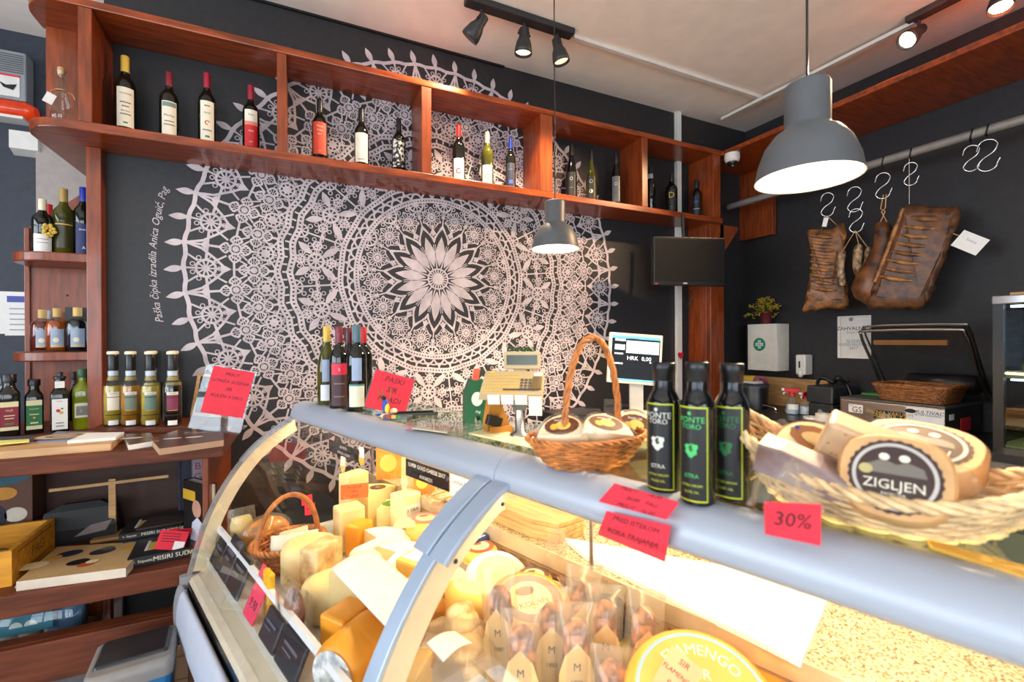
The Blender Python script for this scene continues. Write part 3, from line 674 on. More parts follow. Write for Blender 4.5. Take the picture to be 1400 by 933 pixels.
slab('note_pad', 'grey pad under a yellow sheet behind the chopping board', 'pad', [(-10, 604), (46, 602), (46, 596), (-8, 598)], DT + .028, .008, paint((70, 74, 84), .6))
slab('yellow_sheet', 'pale yellow paper sheet on the grey pad', 'paper', [(-8, 608), (40, 603.5), (40, 600.5), (-8, 603)], DT + .036, .004, paint((232, 222, 120), .7))
def plateart(mb, h):
    for r, c in ((.085, (150, 84, 56)), (.066, (208, 196, 172)), (.045, (120, 112, 84)), (.028, (206, 170, 120))):
        mb.m(paint(c, .5)).add([(r * 1.25 * math.cos(2 * PI * k / 24), r * .8 * math.sin(2 * PI * k / 24), h + (.09 - r) * .005) for k in range(24)], [tuple(range(24))])
slab('magazine', 'magazine with a round plate of food printed on its cover', 'magazine', [(50, 604), (96, 602), (128, 590), (78, 590)], DT + .028, .006, paint((112, 120, 140), .4), art=plateart)
slab('leaflet_stack', 'stack of white leaflets on the back of the chopping board', 'leaflets', [(92, 603), (158, 598), (170, 591), (120, 592)], DT + .028, .010, M_paper)
def coverart(mb, h):
    mb.m(paint((232, 224, 226), .4)).add([(-.03 + .04 * math.cos(2 * PI * k / 14), .01 + .016 * math.sin(2 * PI * k / 14), h) for k in range(14)], [tuple(range(14))])
    mb.m(paint((206, 120, 80), .4)).bb((-.075, -.03, h - .0003), (-.05, -.015, h))
slab('booklet_stack', 'short stack of glossy brown booklets with white page edges', 'booklets', [(176, 609), (213, 603), (206, 592), (168, 594)], DT, .018, paint((96, 70, 62), .25), side=M_paper, art=coverart)
slab('leaflet', 'white leaflet lying between the booklet stack and the riser', 'leaflet', [(168, 594), (226, 590), (212, 585), (160, 589)], DT, .006, M_paper)
def cover2(mb, h):
    for c in ((-.05, .0), (.02, -.005)):
        mb.m(paint((228, 220, 224), .4)).add([(c[0] + .03 * math.cos(2 * PI * k / 14), c[1] + .012 * math.sin(2 * PI * k / 14), h) for k in range(14)], [tuple(range(14))])
    mb.m(paint((206, 120, 80), .4)).bb((-.11, -.035, h - .0003), (-.085, -.022, h))
slab('booklet_stack', 'wide stack of glossy brown booklets beside the clear sign holder', 'booklets', [(218, 614), (306, 602), (306, 591), (246, 587), (206, 600)], DT, .022, paint((98, 70, 62), .25), side=paint((176, 140, 110), .6), art=cover2)
# clear sign holder with red sheet
B0 = PZ(293, 590, DT + .022)
yaw = face(B0) - .25
t = thing('sign_holder', 'clear slanted acrylic sign holder with a red handwritten sheet on the desk', 'sign', (B0.x, B0.y, DT + .022), yaw)
RX = Matrix.Rotation(-.14, 4, 'X') @ Matrix.Rotation(.22, 4, 'Y') @ Matrix.Scale(.90, 4)
mb = MB(G_acryl); mb.T = RX; mb.bb((-.105, -.003, 0), (.105, .003, .295)); mb.T = Matrix(); mb.bb((-.105, 0, 0), (.105, .09, .004)); mb.build('holder', t)
mb = MB(M_red); mb.T = RX; mb.bb((-.075, -.0045, .075), (.098, -.0032, .29)); mb.m(M_ink)
for i, s in enumerate(('PRSUT', 'LONZA SUSENA', 'SIR', 'KULEN 4 DKG')): mb.text(s, .021, lambda x, y, i=i: (x + .01, -.0052, .262 - i * .034 + y), shear=.2)
mb.build('red_sheet', t)
# small chalkboard behind it
P = PZ(278, 566, DT + .025); P = V3((P.x, 2.62, DT + .025)); hh = PY(285, 511, 2.62).z - P.z
P = PY(278, 566, 2.60)
t = thing('chalkboard', 'small wood framed chalkboard leaning behind the red sign holder', 'chalkboard', (P.x + .02, 2.62, DT + .025), face(P) - .4)
RXc = Matrix.Rotation(-.12, 4, 'X') @ Matrix.Rotation(.12, 4, 'Y')
mb = MB(M_oak); mb.T = RXc
for a, b in (((-.08, -.008, 0), (.08, .006, .014)), ((-.08, -.008, .19), (.08, .006, .204)), ((-.08, -.008, .014), (-.066, .006, .19)), ((.066, -.008, .014), (.08, .006, .19))): mb.bb(a, b)
mb.build('frame', t)
mb = MB(M_blk); mb.T = RXc; mb.bb((-.066, -.003, .014), (.066, .004, .19)); mb.m(M_lace)
mb.text('Grappa', .03, lambda x, y: (x, -.0045, .15 + y), shear=.2); mb.text('Orah', .03, lambda x, y: (x, -.0045, .06 + y), shear=.2); mb.build('slate', t)

# ------------------------------------------------------------------ far wall things
P = PY(18, 115, FAR)
t = thing('alarm_siren', 'grey louvred alarm siren box with orange red strobe high on the far wall', 'alarm', (P.x - .02, FAR, 2.80))
mb = MB(paint((140, 142, 146), .5)); mb.bb((-.22, -.09, 0), (.11, 0, .27)); mb.build('housing', t, bev=.008)
mb = MB(M_dkgrey)
for k in range(9): mb.bb((-.2, -.094, .15 + k * .012), (.1, -.088, .154 + k * .012))
mb.build('louvres', t)
mb = MB(M_white); mb.bb((-.2, -.093, .015), (.085, -.089, .135)); mb.m(M_inkb); mb.text('ALARM', .03, lambda x, y: (-.12 + x, -.0945, .09 + y)); mb.text('CENTAR', .016, lambda x, y: (-.12 + x, -.0945, .05 + y))
mb.add([(.0, -.0945, .09), (.03, -.0945, .075), (.075, -.0945, .085), (.06, -.0945, .05), (.02, -.0945, .06)], [(0, 1, 2, 3, 4)]); mb.m(M_red).bb((-.2, -.0945, .125), (.085, -.089, .135)); mb.build('sticker', t)
mb = MB(mat('strobe_lens', (196, 62, 20), .15, var=.3, scale=10, emit=.25, ecol=(230, 50, 10))); mb.loft([[(x, -.05 + .055 * math.cos(a) * f, -.045 + .05 * math.sin(a) * f) for a in [2 * PI * k / 14 for k in range(14)]] for x, f in ((-.22, 1), (.10, 1), (.14, .6))]); mb.build('strobe_lens', t)
mb = MB(M_white); mb.bb((-.22, -.1, -.105), (.1, .0, -.09)); mb.build('base_plate', t)
P = PY(38, 198, FAR)
solo(MB(M_white).loft([[(-.06, 0, .0), (.08, 0, 0), (.08, 0, .13), (-.06, 0, .13)], [(-.05, -.07, .02), (.07, -.07, .02), (.07, -.07, .12), (-.05, -.07, .12)]], smooth=False), 'motion_sensor', 'small white sensor box on the far wall below the rounded shelf', 'sensor', (P.x, FAR, P.z - .07), bev=.006)
P = PY(27, 428, FAR)
mb = MB(M_paper); mb.bb((-.09, -.004, -.12), (.11, 0, .12)); mb.bb((-.06, -.006, -.13), (.13, -.004, .11)); mb.m(BLUE).bb((-.05, -.008, .06), (.13, -.0062, .095)); mb.m(paint((150, 150, 160), .7))
for k in range(5): mb.bb((-.04, -.0075, .02 - k * .03), (.1, -.0062, .026 - k * .03))
solo(mb, 'wall_notice', 'white paper notice with a blue header on the far wall', 'notice', (P.x, FAR, P.z))
# dark cloth bundle on rounded shelf end
mb = MB(mat('black_cloth', (20, 20, 24), .8, var=.2, bump=.3))
mb.grid(lambda u, v: (.085 * math.cos(2 * PI * u) * (1 - .55 * v), .10 * math.sin(2 * PI * u) * (1 - .55 * v), .055 * math.sin(PI / 2 * v) + .006 * math.sin(9 * u * PI * 2) * v * (1 - v) * 2), 36, 8); 
mb.add([(.038 * math.cos(2 * PI * k / 12), .045 * math.sin(2 * PI * k / 12), .055) for k in range(12)], [tuple(range(12))])
solo(mb, 'folded_cloth', 'black folded cloth on the rounded end of the long shelf', 'cloth', (-.945, 2.78, SB1))

# ------------------------------------------------------------------ under the desk
LS = .611
# yellow crate
crz = .02; CP = V3((-1.075, 2.30, LS))
t = thing('wooden_crate', 'yellow wooden crate with a printed side on the desk shelf', 'crate', CP, crz)
hh = .122
for nm, a, b in (('side_board', (-.20, -.16, 0), (.165, -.145, hh)), ('side_board', (-.20, .145, 0), (.165, .16, hh)), ('end_board', (.150, -.145, 0), (.165, .145, hh)), ('bottom', (-.20, -.145, 0), (.15, .145, .01))):
    mb = MB(M_crate); mb.bb(a, b)
    if nm == 'end_board':
        mb.m(paint((120, 74, 16), .6)); mb.text('PAG', .05, lambda x, y: (.1655, x + .02, .062 + y))
        for z in (.02, .10): mb.bb((.1648, -.12, z), (.1656, .13, z + .004))
    mb.build(nm, t)
mb = MB(paint((120, 90, 60), .6))
for k in range(7): mb.ell((-.13 + .1 * (k % 3), -.085 + .08 * (k // 3), .045), (.04, .034, .028), 10, 7)
solo(mb, 'snack_bags', 'brown snack packets lying inside the yellow crate', 'packets', (CP.x, CP.y, LS + .011))['kind'] = 'stuff'
# picture box
P = PY(-4, 690, 2.52)
mb = MB(paint((96, 60, 40), .5)); mb.bb((-.22, 0, 0), (.105, .10, .34)); 
cols = [((40, 90, 110), (-.22, .30, .105, .40)), ((206, 140, 40), (-.02, .24, .06, .30)), ((196, 130, 90), (-.15, .17, -.04, .27)), ((230, 226, 220), (-.2, .06, -.02, .17)), ((30, 34, 50), (-.04, .10, .03, .22)), ((214, 200, 180), (.02, .13, .09, .2)), ((110, 140, 140), (-.2, .02, .06, .08)), ((150, 60, 30), (.04, .02, .1, .12))]
cols = [(c, (x0, z0 * .85, x1, z1 * .85)) for c, (x0, z0, x1, z1) in cols]
for c, (x0, z0, x1, z1) in cols: mb.m(paint(c, .5)).add([((x0 + x1) / 2 + (x1 - x0) / 2 * math.cos(a) * (1.0), -.001, (z0 + z1) / 2 + (z1 - z0) / 2 * math.sin(a)) for a in [2 * PI * k / 16 for k in range(16)]], [tuple(range(16))])
solo(mb, 'picture_box', 'tall box printed with a colourful painted figure behind the crate', 'box', (P.x, 2.52, LS), bev=.002)
mb = MB(mat('straw', (190, 140, 50), .7, var=.3, scale=40))
random.seed(3)
for k in range(60):
    a = random.uniform(-.6, 1.1); l = random.uniform(.06, .16); x = random.uniform(-.1, .05)
    mb.tube([(x, random.uniform(-.03, .03), .0), (x + l * math.sin(a), random.uniform(-.05, .05), .02 + l * math.cos(a) * .6)], .0016, 4)
P = PY(5, 660, 2.57); solo(mb, 'straw_bundle', 'tuft of dry straw on top of the tall picture box', 'straw', (P.x - .07, 2.57, LS + .34))['kind'] = 'stuff'
slab('blue_folder', 'dark blue folder lying behind the yellow crate', 'folder', [(40, 735), (86, 728), (84, 716), (44, 720)], LS, .05, paint((20, 34, 60), .5))
# wooden cross stand
P = PY(152, 740, 2.48)
t = thing('wooden_hanger', 'thin wooden cross shaped stand on the desk shelf', 'stand', (P.x, 2.50, LS), .0)
Pt = PY(152, 655, 2.50); hz = Pt.z - LS
mb = MB(M_oak); mb.bb((-.012, -.008, 0), (.012, .008, hz)); mb.bb((-.06, -.05, 0), (.06, .05, .012)); mb.build('upright', t)
mb = MB(M_oak); mb.T = Matrix.Translation((0, -.012, hz - .015)) @ Matrix.Rotation(-.02, 4, 'Y'); mb.bb((-.20, -.004, -.006), (.20, .004, .006)); mb.build('crossbar', t)
# dark bag
mb = MB(mat('black_bag', (14, 12, 13), .6, var=.3, bump=.2))
mb.loft([[(x * s, y * s2, z) for x, y in ((-.13, -.035), (.11, -.04), (.12, .03), (-.12, .04))] for z, s, s2 in ((0, 1, 1), (.06, 1, 1.1), (.135, .9, .6), (.16, .5, .25))], smooth=False)
mb.m(paint((120, 108, 104), .6)).add([(-.02, -.046, .03), (.08, -.047, .04), (.10, -.046, .08), (.03, -.044, .07)], [(0, 1, 2, 3)])
P = PY(112, 735, 2.5)
solo(mb, 'paper_bag', 'black folded bag standing on the desk shelf behind the magazines', 'bag', (P.x, 2.52, LS), .1)
# magazines & books lying
def art_food(mb, h):
    random.seed(5)
    for k in range(9):
        c = [(40, 34, 60), (206, 150, 60), (230, 210, 160), (70, 90, 60), (20, 20, 24), (180, 80, 40)][k % 6]; x, y, r = random.uniform(-.17, .14), random.uniform(-.06, .09), random.uniform(.015, .035)
        mb.m(paint(c, .4)).add([(x + r * 1.3 * math.cos(2 * PI * j / 14), y + r * math.sin(2 * PI * j / 14), h + k * .0002) for j in range(14)], [tuple(range(14))])
slab('magazine_stack', 'pile of open food magazines with cream pages on the desk shelf', 'magazines', [(22, 796), (172, 777), (205, 740), (78, 748)], LS, .032, paint((196, 158, 108), .35), side=paint((206, 190, 170), .7), art=art_food)
slab('magazine', 'lower magazine sticking out under the food magazine pile', 'magazine', [(20, 803), (120, 788), (120, 786), (24, 797)], LS, .004, paint((180, 170, 150), .6))
def book_art(name):
    def f(mb, h):
        mb.m(paint((214, 170, 50), .5)).bb((-.09, -.045, h - .0004), (-.05, .0, h)); mb.m(M_white).bb((-.105, -.045, h - .0004), (-.092, .02, h))
    return f
BK = paint((26, 24, 26), .35)
def lying_book(label, x0, yb, x1, yb1, z, h, spine, dep=.2, sec=None):
    A = PZ(x0, yb, z); B = PZ(x1, yb1, z); d = (B - A); Ln = d.length; a = math.atan2(d.y, d.x)
    th = thing('book', label, 'book', A, a, 'books lying on the desk shelf')
    mb = MB(BK); mb.bb((0, 0, 0), (Ln, dep, .003)); mb.bb((0, 0, h - .003), (Ln, dep, h)); mb.bb((0, 0, 0), (Ln, .003, h))
    mb.m(CR); mb.text(spine, h * .62, lambda x, y: (Ln * .36 + x, -.0006, h / 2 + y), align='LEFT'); mb.text('V. Stipetic', h * .4, lambda x, y: (Ln * .06 + x, -.0006, h / 2 + y), align='LEFT')
    mb.m(GOLD); mb.text(sec, h * .62, lambda x, y: (Ln * .86 + x, -.0006, h / 2 + y), align='LEFT')
    mb.m(GOLD).bb((Ln * .25, .05, h), (Ln * .45, .13, h + .0006)); mb.m(M_white).bb((Ln * .2, .05, h), (Ln * .245, .15, h + .0006))
    mb.build('cover', th)
    MB(M_paper).bb((.003, .003, .003), (Ln - .003, dep - .004, h - .003)).build('pages', th)
lying_book('lower black book lying on the desk shelf with white spine title', 174, 779, 268, 760, LS, .038, 'MISIRI SUDAMJE SET', sec='RECEPT')
lying_book('upper black book lying behind the red price card', 162, 741, 245, 727, LS + .0385, .028, 'MISIRI SUDAMJE SET', sec='NOVI')
slab('magazine_stack', 'dark magazines under the upper black book on the desk shelf', 'magazines', [(168, 742), (248, 728), (262, 720), (188, 724)], LS + .001, .036, paint((30, 26, 28), .4))
slab('brochure', 'dark glossy brochure lying on the upper black book', 'brochure', [(186, 724), (250, 713), (250, 704), (205, 708)], LS + .067, .006, paint((60, 44, 40), .3))
P = PZ(232, 757, LS + .04)
t = thing('price_card', 'folded red price card with white sticker on the lower black book', 'price card', (P.x - .01, P.y + .03, LS + .039), face(P) + .15)
mb = MB(M_red); mb.T = Matrix.Scale(.8, 4) @ Matrix.Rotation(-.55, 4, 'X') @ Matrix.Rotation(.38, 4, 'Y'); mb.bb((-.058, -.001, .004), (.058, .001, .092)); mb.m(M_ink)
for k in range(4): mb.bb((-.045, -.0018, .076 - k * .012), (.03, -.001, .0785 - k * .012))
mb.build('card_front', t)
mb = MB(M_paper); mb.T = Matrix.Scale(.8, 4) @ Matrix.Rotation(-.55, 4, 'X') @ Matrix.Rotation(.38, 4, 'Y'); mb.bb((.012, -.0022, .006), (.055, -.0012, .044)); mb.build('sticker', t)
mb = MB(M_red); mb.T = Matrix.Translation((.025, .078, -.0)) @ Matrix.Scale(.8, 4) @ Matrix.Rotation(.55, 4, 'X') @ Matrix.Rotation(.38, 4, 'Y'); mb.bb((-.058, -.001, .02), (.058, .001, .09)); mb.build('card_back', t)
# standing books at the right end
def standing_book(label, x, yb, yt, Y, wid, th_, cov, rz, art=None, pages=True, z=LS):
    P = PY(x, yb, Y); H = PY(x, yt, Y).z - z
    t = thing('book', label, 'book', (P.x, Y, z), rz, 'books standing on the desk shelf')
    mb = MB(cov); mb.bb((0, 0, 0), (wid, .004, H)); mb.bb((0, th_ - .004, 0), (wid, th_, H)); mb.bb((0, 0, 0), (.004, th_, H))
    if art: art(mb, wid, H)
    mb.build('cover', t); MB(M_paper).bb((.004, .004, .004), (wid - .003, th_ - .004, H - .004)).build('pages', t)
def art_face(mb, w, H):
    mb.m(paint((206, 160, 40), .5)).bb((.0, -.001, H * .72), (w * .55, 0, H * .87))
    mb.m(paint((190, 140, 116), .5)); mb.add([(w * .62 + w * .2 * math.cos(a), -.0014, H * .62 + H * .13 * math.sin(a)) for a in [2 * PI * k / 18 for k in range(18)]], [tuple(range(18))])
    mb.m(paint((200, 204, 214), .5)); mb.add([(w * .3, -.0012, .01), (w * .98, -.0012, .01), (w * .9, -.0012, H * .42), (w * .65, -.0012, H * .5), (w * .42, -.0012, H * .40)], [(0, 1, 2, 3, 4)])
standing_book('black standing book with a photo cover and thick white pages', 251, 735, 656, 2.27, .17, .042, BK, -.95, art_face)
def art_ber(mb, w, H):
    mb.m(paint((160, 30, 80), .6)); mb.text('BER', .046, lambda x, y: (w * .5 + x, -.0014, H * .88 + y)); mb.text('GRE', .046, lambda x, y: (w * .5 + x, -.0014, H * .72 + y)); mb.text('DOMACI', .02, lambda x, y: (w * .5 + x, -.0014, H * .6 + y))
standing_book('pale book with raspberry lettering leaning behind the black photo book', 262, 700, 628, 2.50, .10, .025, paint((150, 140, 150), .6), .05, art_ber)
standing_book('grey blue book standing at the back of the desk shelf corner', 247, 700, 626, 2.52, .06, .03, paint((70, 72, 88), .5), .5)
# bottom row: bag with bottles, bin, cardboard box
P = PY(65, 868, 2.36)
t = thing('product_bag', 'clear plastic bag of bottles with teal card under the desk shelf', 'bag', (P.x, 2.34, .269))
mb = MB(paint((196, 150, 130), .5)); mb.T = Matrix.Translation((0, 0, -.175)); mb.loft([[(.15 * s * math.copysign(abs(math.cos(a)) ** .5, math.cos(a)), .08 * math.copysign(abs(math.sin(a)) ** .5, math.sin(a)), z) for a in [2 * PI * k / 24 for k in range(24)]] for z, s in ((.18, .9), (.20, 1), (.235, 1))]); mb.build('tray', t)
mb = MB(paint((70, 130, 150), .4)); mb.T = Matrix.Translation((0, 0, -.175)); mb.bb((-.11, -.10, .30), (.06, -.09, .37)); mb.m(M_white); 
for dx in (-.04, .0): mb.add([(dx + .018 * math.cos(a) , -.1005, .325 + .02 * math.sin(a)) for a in [PI * k / 8 for k in range(9)]], [tuple(range(9))])
mb.build('teal_card', t)
mb = MB(M_white); mb.T = Matrix.Translation((0, 0, -.175))
for x in (-.09, -.03, .04): mb.lathe([(.03, .235), (.03, .30), (.02, .32), (.014, .34)], 14, (x, -.03, 0))
mb.m(paint((90, 130, 170), .4)).loft([[(.03, -.09, .24), (.12, -.07, .24), (.12, .02, .24), (.03, .02, .24)], [(.05, -.07, .35), (.13, -.05, .35), (.13, .02, .35), (.05, .02, .35)]]); mb.build('bottles', t)
mb = MB(G_clear); mb.loft([[(.17 * s * math.copysign(abs(math.cos(a)) ** .6, math.cos(a)), .11 * s * math.copysign(abs(math.sin(a)) ** .6, math.sin(a)), z) for a in [2 * PI * k / 24 for k in range(24)]] for z, s in ((.0, .95), (.10, 1.0), (.19, .97), (.22, .7))], caps=False); mb.build('clear_film', t)
P = V3((-.492, 1.845, 0))
t = thing('pedal_bin', 'blue bin with grey rim and black flap lid in front of the desk', 'bin', P, .12)
def rr(hx, hy, z, r=.05, n=6):
    o = []
    for cx, cy, a0 in ((hx - r, hy - r, 0), (-hx + r, hy - r, PI / 2), (-hx + r, -hy + r, PI), (hx - r, -hy + r, 3 * PI / 2)):
        for k in range(n + 1): a = a0 + PI / 2 * k / n; o.append((cx + r * math.cos(a), cy + r * math.sin(a), z))
    return o
BZ = .455
mb = MB(paint((20, 104, 156), .4)); mb.loft([rr(.085, .08, 0, .02), rr(.103, .097, BZ - .05, .02)]); mb.build('bucket', t)
mb = MB(paint((128, 122, 118), .4)); mb.loft([rr(.108, .103, BZ - .055, .022), rr(.110, .105, BZ - .03, .022), rr(.106, .101, BZ - .004, .022), rr(.098, .092, BZ, .018)]); mb.build('rim', t)
mb = MB(mat('bin_lid', (30, 32, 36), .3, var=.1)); mb.T = Matrix.Translation((0, .012, 0)); mb.loft([rr(.092, .076, BZ - .004, .012), rr(.090, .074, BZ + .006, .012), rr(.082, .068, BZ + .010, .01)]); mb.build('flap_lid', t)
P = PZ(250, 905, .2)
t = thing('cardboard_box', 'brown cardboard box on the floor between the bin and display case', 'box', (-.425, 2.0, 0), -.05)
mb = MB(mat('cardboard', (176, 134, 100), .7, var=.08)); mb.bb((-.055, -.04, 0), (.055, .04, .33)); mb.m(paint((120, 90, 66), .7)).bb((-.055, -.0406, .25), (.055, -.04, .254)); mb.build('carton', t)

# ------------------------------------------------------------------ glass display case
LU = 2.75; DK = 0.655
case = thing('display_case', 'long curved glass cheese counter with aluminium rail, lit inside', 'display case', CO, CA)
PRO = [(-.052, 1.135), (-.10, 1.118), (-.213, 1.04), (-.305, .93), (-.375, .80), (-.418, .664), (-.437, .585)]
PC_ = [(p.x, p.y) for p in catmull([V3((a, b, 0)) for a, b in PRO], 6)]
def pnorm(i):
    a = PC_[max(i - 1, 0)]; b = PC_[min(i + 1, len(PC_) - 1)]; dx, dy = b[0] - a[0], b[1] - a[1]; l = math.hypot(dx, dy)
    return (dy / l, -dx / l)                   # points inwards (+v, ...)
def off(i, d):
    n = pnorm(i); return (PC_[i][0] - n[0] * d * -1 if False else PC_[i][0] + (-n[0]) * d, PC_[i][1] + (-n[1]) * d)
def profile_strip(m, u0, u1, i0, i1, d0, d1):
    """solid strip along the front curve between u0 and u1, depth d0..d1 measured inwards"""
    mb = MB(m); rings = []
    for i in range(i0, i1 + 1):
        n = pnorm(i); p = PC_[i]; s = 1
        a = (p[0] - n[0] * d0 * s, p[1] - n[1] * d0 * s); b = (p[0] - n[0] * d1 * s, p[1] - n[1] * d1 * s)
        rings.append([(u0, *a), (u1, *a), (u1, *b), (u0, *b)])
    return mb.loft(rings, smooth=False)
# find which sign is inwards
_n = pnorm(20); INW = 1 if _n[0] < 0 else -1
if INW < 0:
    _pn = pnorm
    def pnorm(i):
        n = _pn(i); return (-n[0], -n[1])
N_ = len(PC_) - 1
mb = MB(mat('case_body', (84, 50, 38), .45, var=.15)); mb.bb((.03, -.40, 0), (LU, .80, .36)); mb.build('base_cabinet', case, bev=.004)
mb = MB(paint((56, 52, 50), .5)); mb.bb((.01, -.385, .36), (LU, .80, .575)); mb.build('chassis', case)
mb = MB(M_white); mb.bb((.012, -.372, .575), (LU, .298, DK)); mb.build('display_deck', case)
# bumper
def bump_ring(u, s=1.0): return [(u, -.448 - .022 * s * math.cos(a), .475 + .095 * s * math.sin(a)) for a in [2 * PI * k / 20 for k in range(20)]]
mb = MB(mat('bumper_plastic', (186, 190, 204), .35, var=.03)); mb.loft([bump_ring(.06), bump_ring(LU)]); mb.build('bumper', case)
mb = MB(mat('bumper_cap', (150, 150, 152), .4, var=.04)); mb.loft([bump_ring(-.012, .55), bump_ring(-.006, .9), bump_ring(.004, 1.06), bump_ring(.062, 1.06)]); mb.bb((-.012, -.45, .40), (.02, -.36, .60)); mb.build('bumper_cap', case)
MB(M_blk).bb((.02, -.43, .50), (LU, -.40, .578)).build('bumper_gap', case)
mb = MB(paint((228, 212, 188), .35)); mb.loft([[(u, -.428, .575), (u, -.418, .592), (u, -.395, .60), (u, -.372, .62), (u, -.372, .575)] for u in (.015, LU)], smooth=False); mb.build('front_ledge', case)
# inner lower glass with white top trim
MB(G_case).loft([[(u, -.40, .60), (u, -.333, .742), (u, -.329, .742), (u, -.396, .60)] for u in (.02, LU)], smooth=False).build('inner_front_glass', case)
MB(paint((226, 226, 232), .4)).loft([[(u, -.341, .738), (u, -.336, .752), (u, -.324, .752), (u, -.322, .740)] for u in (.012, LU)], smooth=False).build('glass_trim', case)
# curved panes
for u0, u1 in ((.0, 1.262), (1.272, LU)):
    mb = MB(G_case); mb.loft([[(u0, *PC_[i]), (u1, *PC_[i])] for i in range(N_ + 1)], closed=False, caps=False); mb.build('curved_glass', case)
# end frame
profile_strip(M_cream, .004, .022, 2, N_ - 3, .016, .062).build('end_frame', case, bev=.002)
profile_strip(M_alu, -.002, .024, 0, 15, .002, .017).build('end_frame_edge', case, bev=.001)
profile_strip(M_grey, .002, .022, 15, N_ - 2, .004, .016).build('end_frame_seal', case)
mb = MB(M_blk)
for i in (3, 13): n = pnorm(i); p = PC_[i]; mb.ell((.003, p[0] - n[0] * .04, p[1] - n[1] * .04), (.003, .004, .004), 8, 6)
mb.build('screw', case)
poly = [PC_[i] for i in range(2, N_ + 1)] + [(.295, .585), (.295, 1.165), (-.03, 1.165)]
mb = MB(G_case); mb.add([(.012, a, b) for a, b in poly], [tuple(range(len(poly)))]); mb.build('end_glass', case)
# joint between the two curved panes
profile_strip(M_alu, 1.212, 1.264, 1, 13, -.010, .004).build('joint_plate', case, bev=.004, seg=3)
profile_strip(M_alu, 1.270, 1.322, 1, 13, -.010, .004).build('joint_plate', case, bev=.004, seg=3)
profile_strip(M_alu, 1.245, 1.285, 12, N_, -.004, .006).build('joint_strip', case, bev=.002)
profile_strip(M_cream, 1.270, 1.285, 1, N_, .006, .062).build('joint_web', case, bev=.002)
mb = MB(M_blk)
for i in (2, 12): n = pnorm(i); p = PC_[i]; mb.ell((1.287, p[0] - n[0] * .045, p[1] - n[1] * .045), (.003, .005, .005), 8, 6)
mb.build('screw', case)
# top rail (hollow nosing), tube lamp in it
rail = [(.012, 1.184), (.004, 1.192), (-.02, 1.191), (-.043, 1.182), (-.060, 1.160), (-.067, 1.130), (-.062, 1.122), (-.056, 1.130), (-.050, 1.156), (-.036, 1.172), (-.015, 1.180), (.012, 1.179)]
mb = MB(M_alurail); mb.loft([[(u, a, b) for a, b in rail] for u in (-.012, 1.268)], smooth=True); mb.loft([[(u, a, b) for a, b in rail] for u in (1.2695, LU)], smooth=True); mb.build('top_rail', case)
mb = MB(M_alurail); mb.add([(-.0125, a, b) for a, b in rail[1:8]] + [(-.0125, .0, 1.13)], [tuple(range(8))]); mb.build('rail_end_cap', case)
MB(emitter('tube_light', (255, 218, 160), 36.0)).lathe([(.009, .06), (.009, LU - .05)], 12).build('tube_lamp', case)
bpy.data.objects['tube_lamp'].rotation_euler = (0, PI / 2, 0); bpy.data.objects['tube_lamp'].location = (0, -.032, 1.142)
# top glass shelf and its posts
mb = MB(glass('shelf_glass', (222, 236, 224), .09, alpha=.04, body=(190, 206, 190))); mb.bb((.0, .0125, 1.1795), (LU, .30, 1.189)); mb.build('top_glass_shelf', case)
for u in (.06, 1.29, 2.4): MB(M_steel).lathe([(.006, .83), (.006, 1.179)], 12, (u, .27, 0)).build('shelf_post', case)
# granite worktop behind
mb = MB(M_granite); mb.bb((.02, .272, .80), (LU, .86, .83)); mb.build('worktop', case, bev=.003)
mb = MB(mat('worktop_trim', (206, 186, 150), .35, metal=.4, var=.1)); mb.bb((.02, .264, .786), (LU, .272, .832)); mb.m(paint((160, 126, 90), .4)).bb((.02, .262, .748), (LU, .268, .784)); 
mb.m(paint((120, 90, 60), .5))
for k in range(60): mb.bb((.06 + k * .044, .2608, .772), (.06 + k * .044 + .024, .2622, .778))
mb.build('worktop_edge', case)
mb = MB(paint((28, 25, 24), .5)); mb.bb((.02, .276, .36), (LU, .30, .80)); mb.build('inner_back', case)
mb = MB(paint((60, 54, 50), .5)); mb.bb((.03, .30, .36), (LU, .80, .80)); mb.build('rear_cabinet', case)

# ------------------------------------------------------------------ cheeses and packets in the case
def at(x, y, z):
    if x < 10: return CW(x, y, z)              # case coordinates: along, across
    return PZ(x, y, z)
R_yel = mat('cheese_yellow', (238, 196, 96), .45, var=.08, scale=14, sss=.1); R_pale = mat('cheese_pale', (244, 222, 160), .5, var=.06, scale=14, sss=.1)
R_rind = mat('cheese_rind_gold', (226, 160, 50), .4, var=.18, scale=16, bump=.1); R_brown = mat('cheese_rind_brown', (160, 100, 52), .5, var=.25, scale=18, bump=.15)
R_white = mat('cheese_white_mould', (244, 238, 222), .8, var=.05, scale=30, bump=.1); R_orange = mat('cheese_orange', (240, 160, 40), .4, var=.1, scale=10)
R_herb = mat('cheese_marbled', (214, 160, 100), .5, var=.3, scale=30, col2=(240, 214, 160)); 
L_brown = paint((96, 62, 36), .4); L_blue = paint((206, 214, 226), .4); L_red = paint((206, 60, 54), .4); L_lil = paint((220, 214, 236), .4)
gC = 'cheeses on the lit deck'
BEFORE = set(o.name for o in bpy.data.objects)
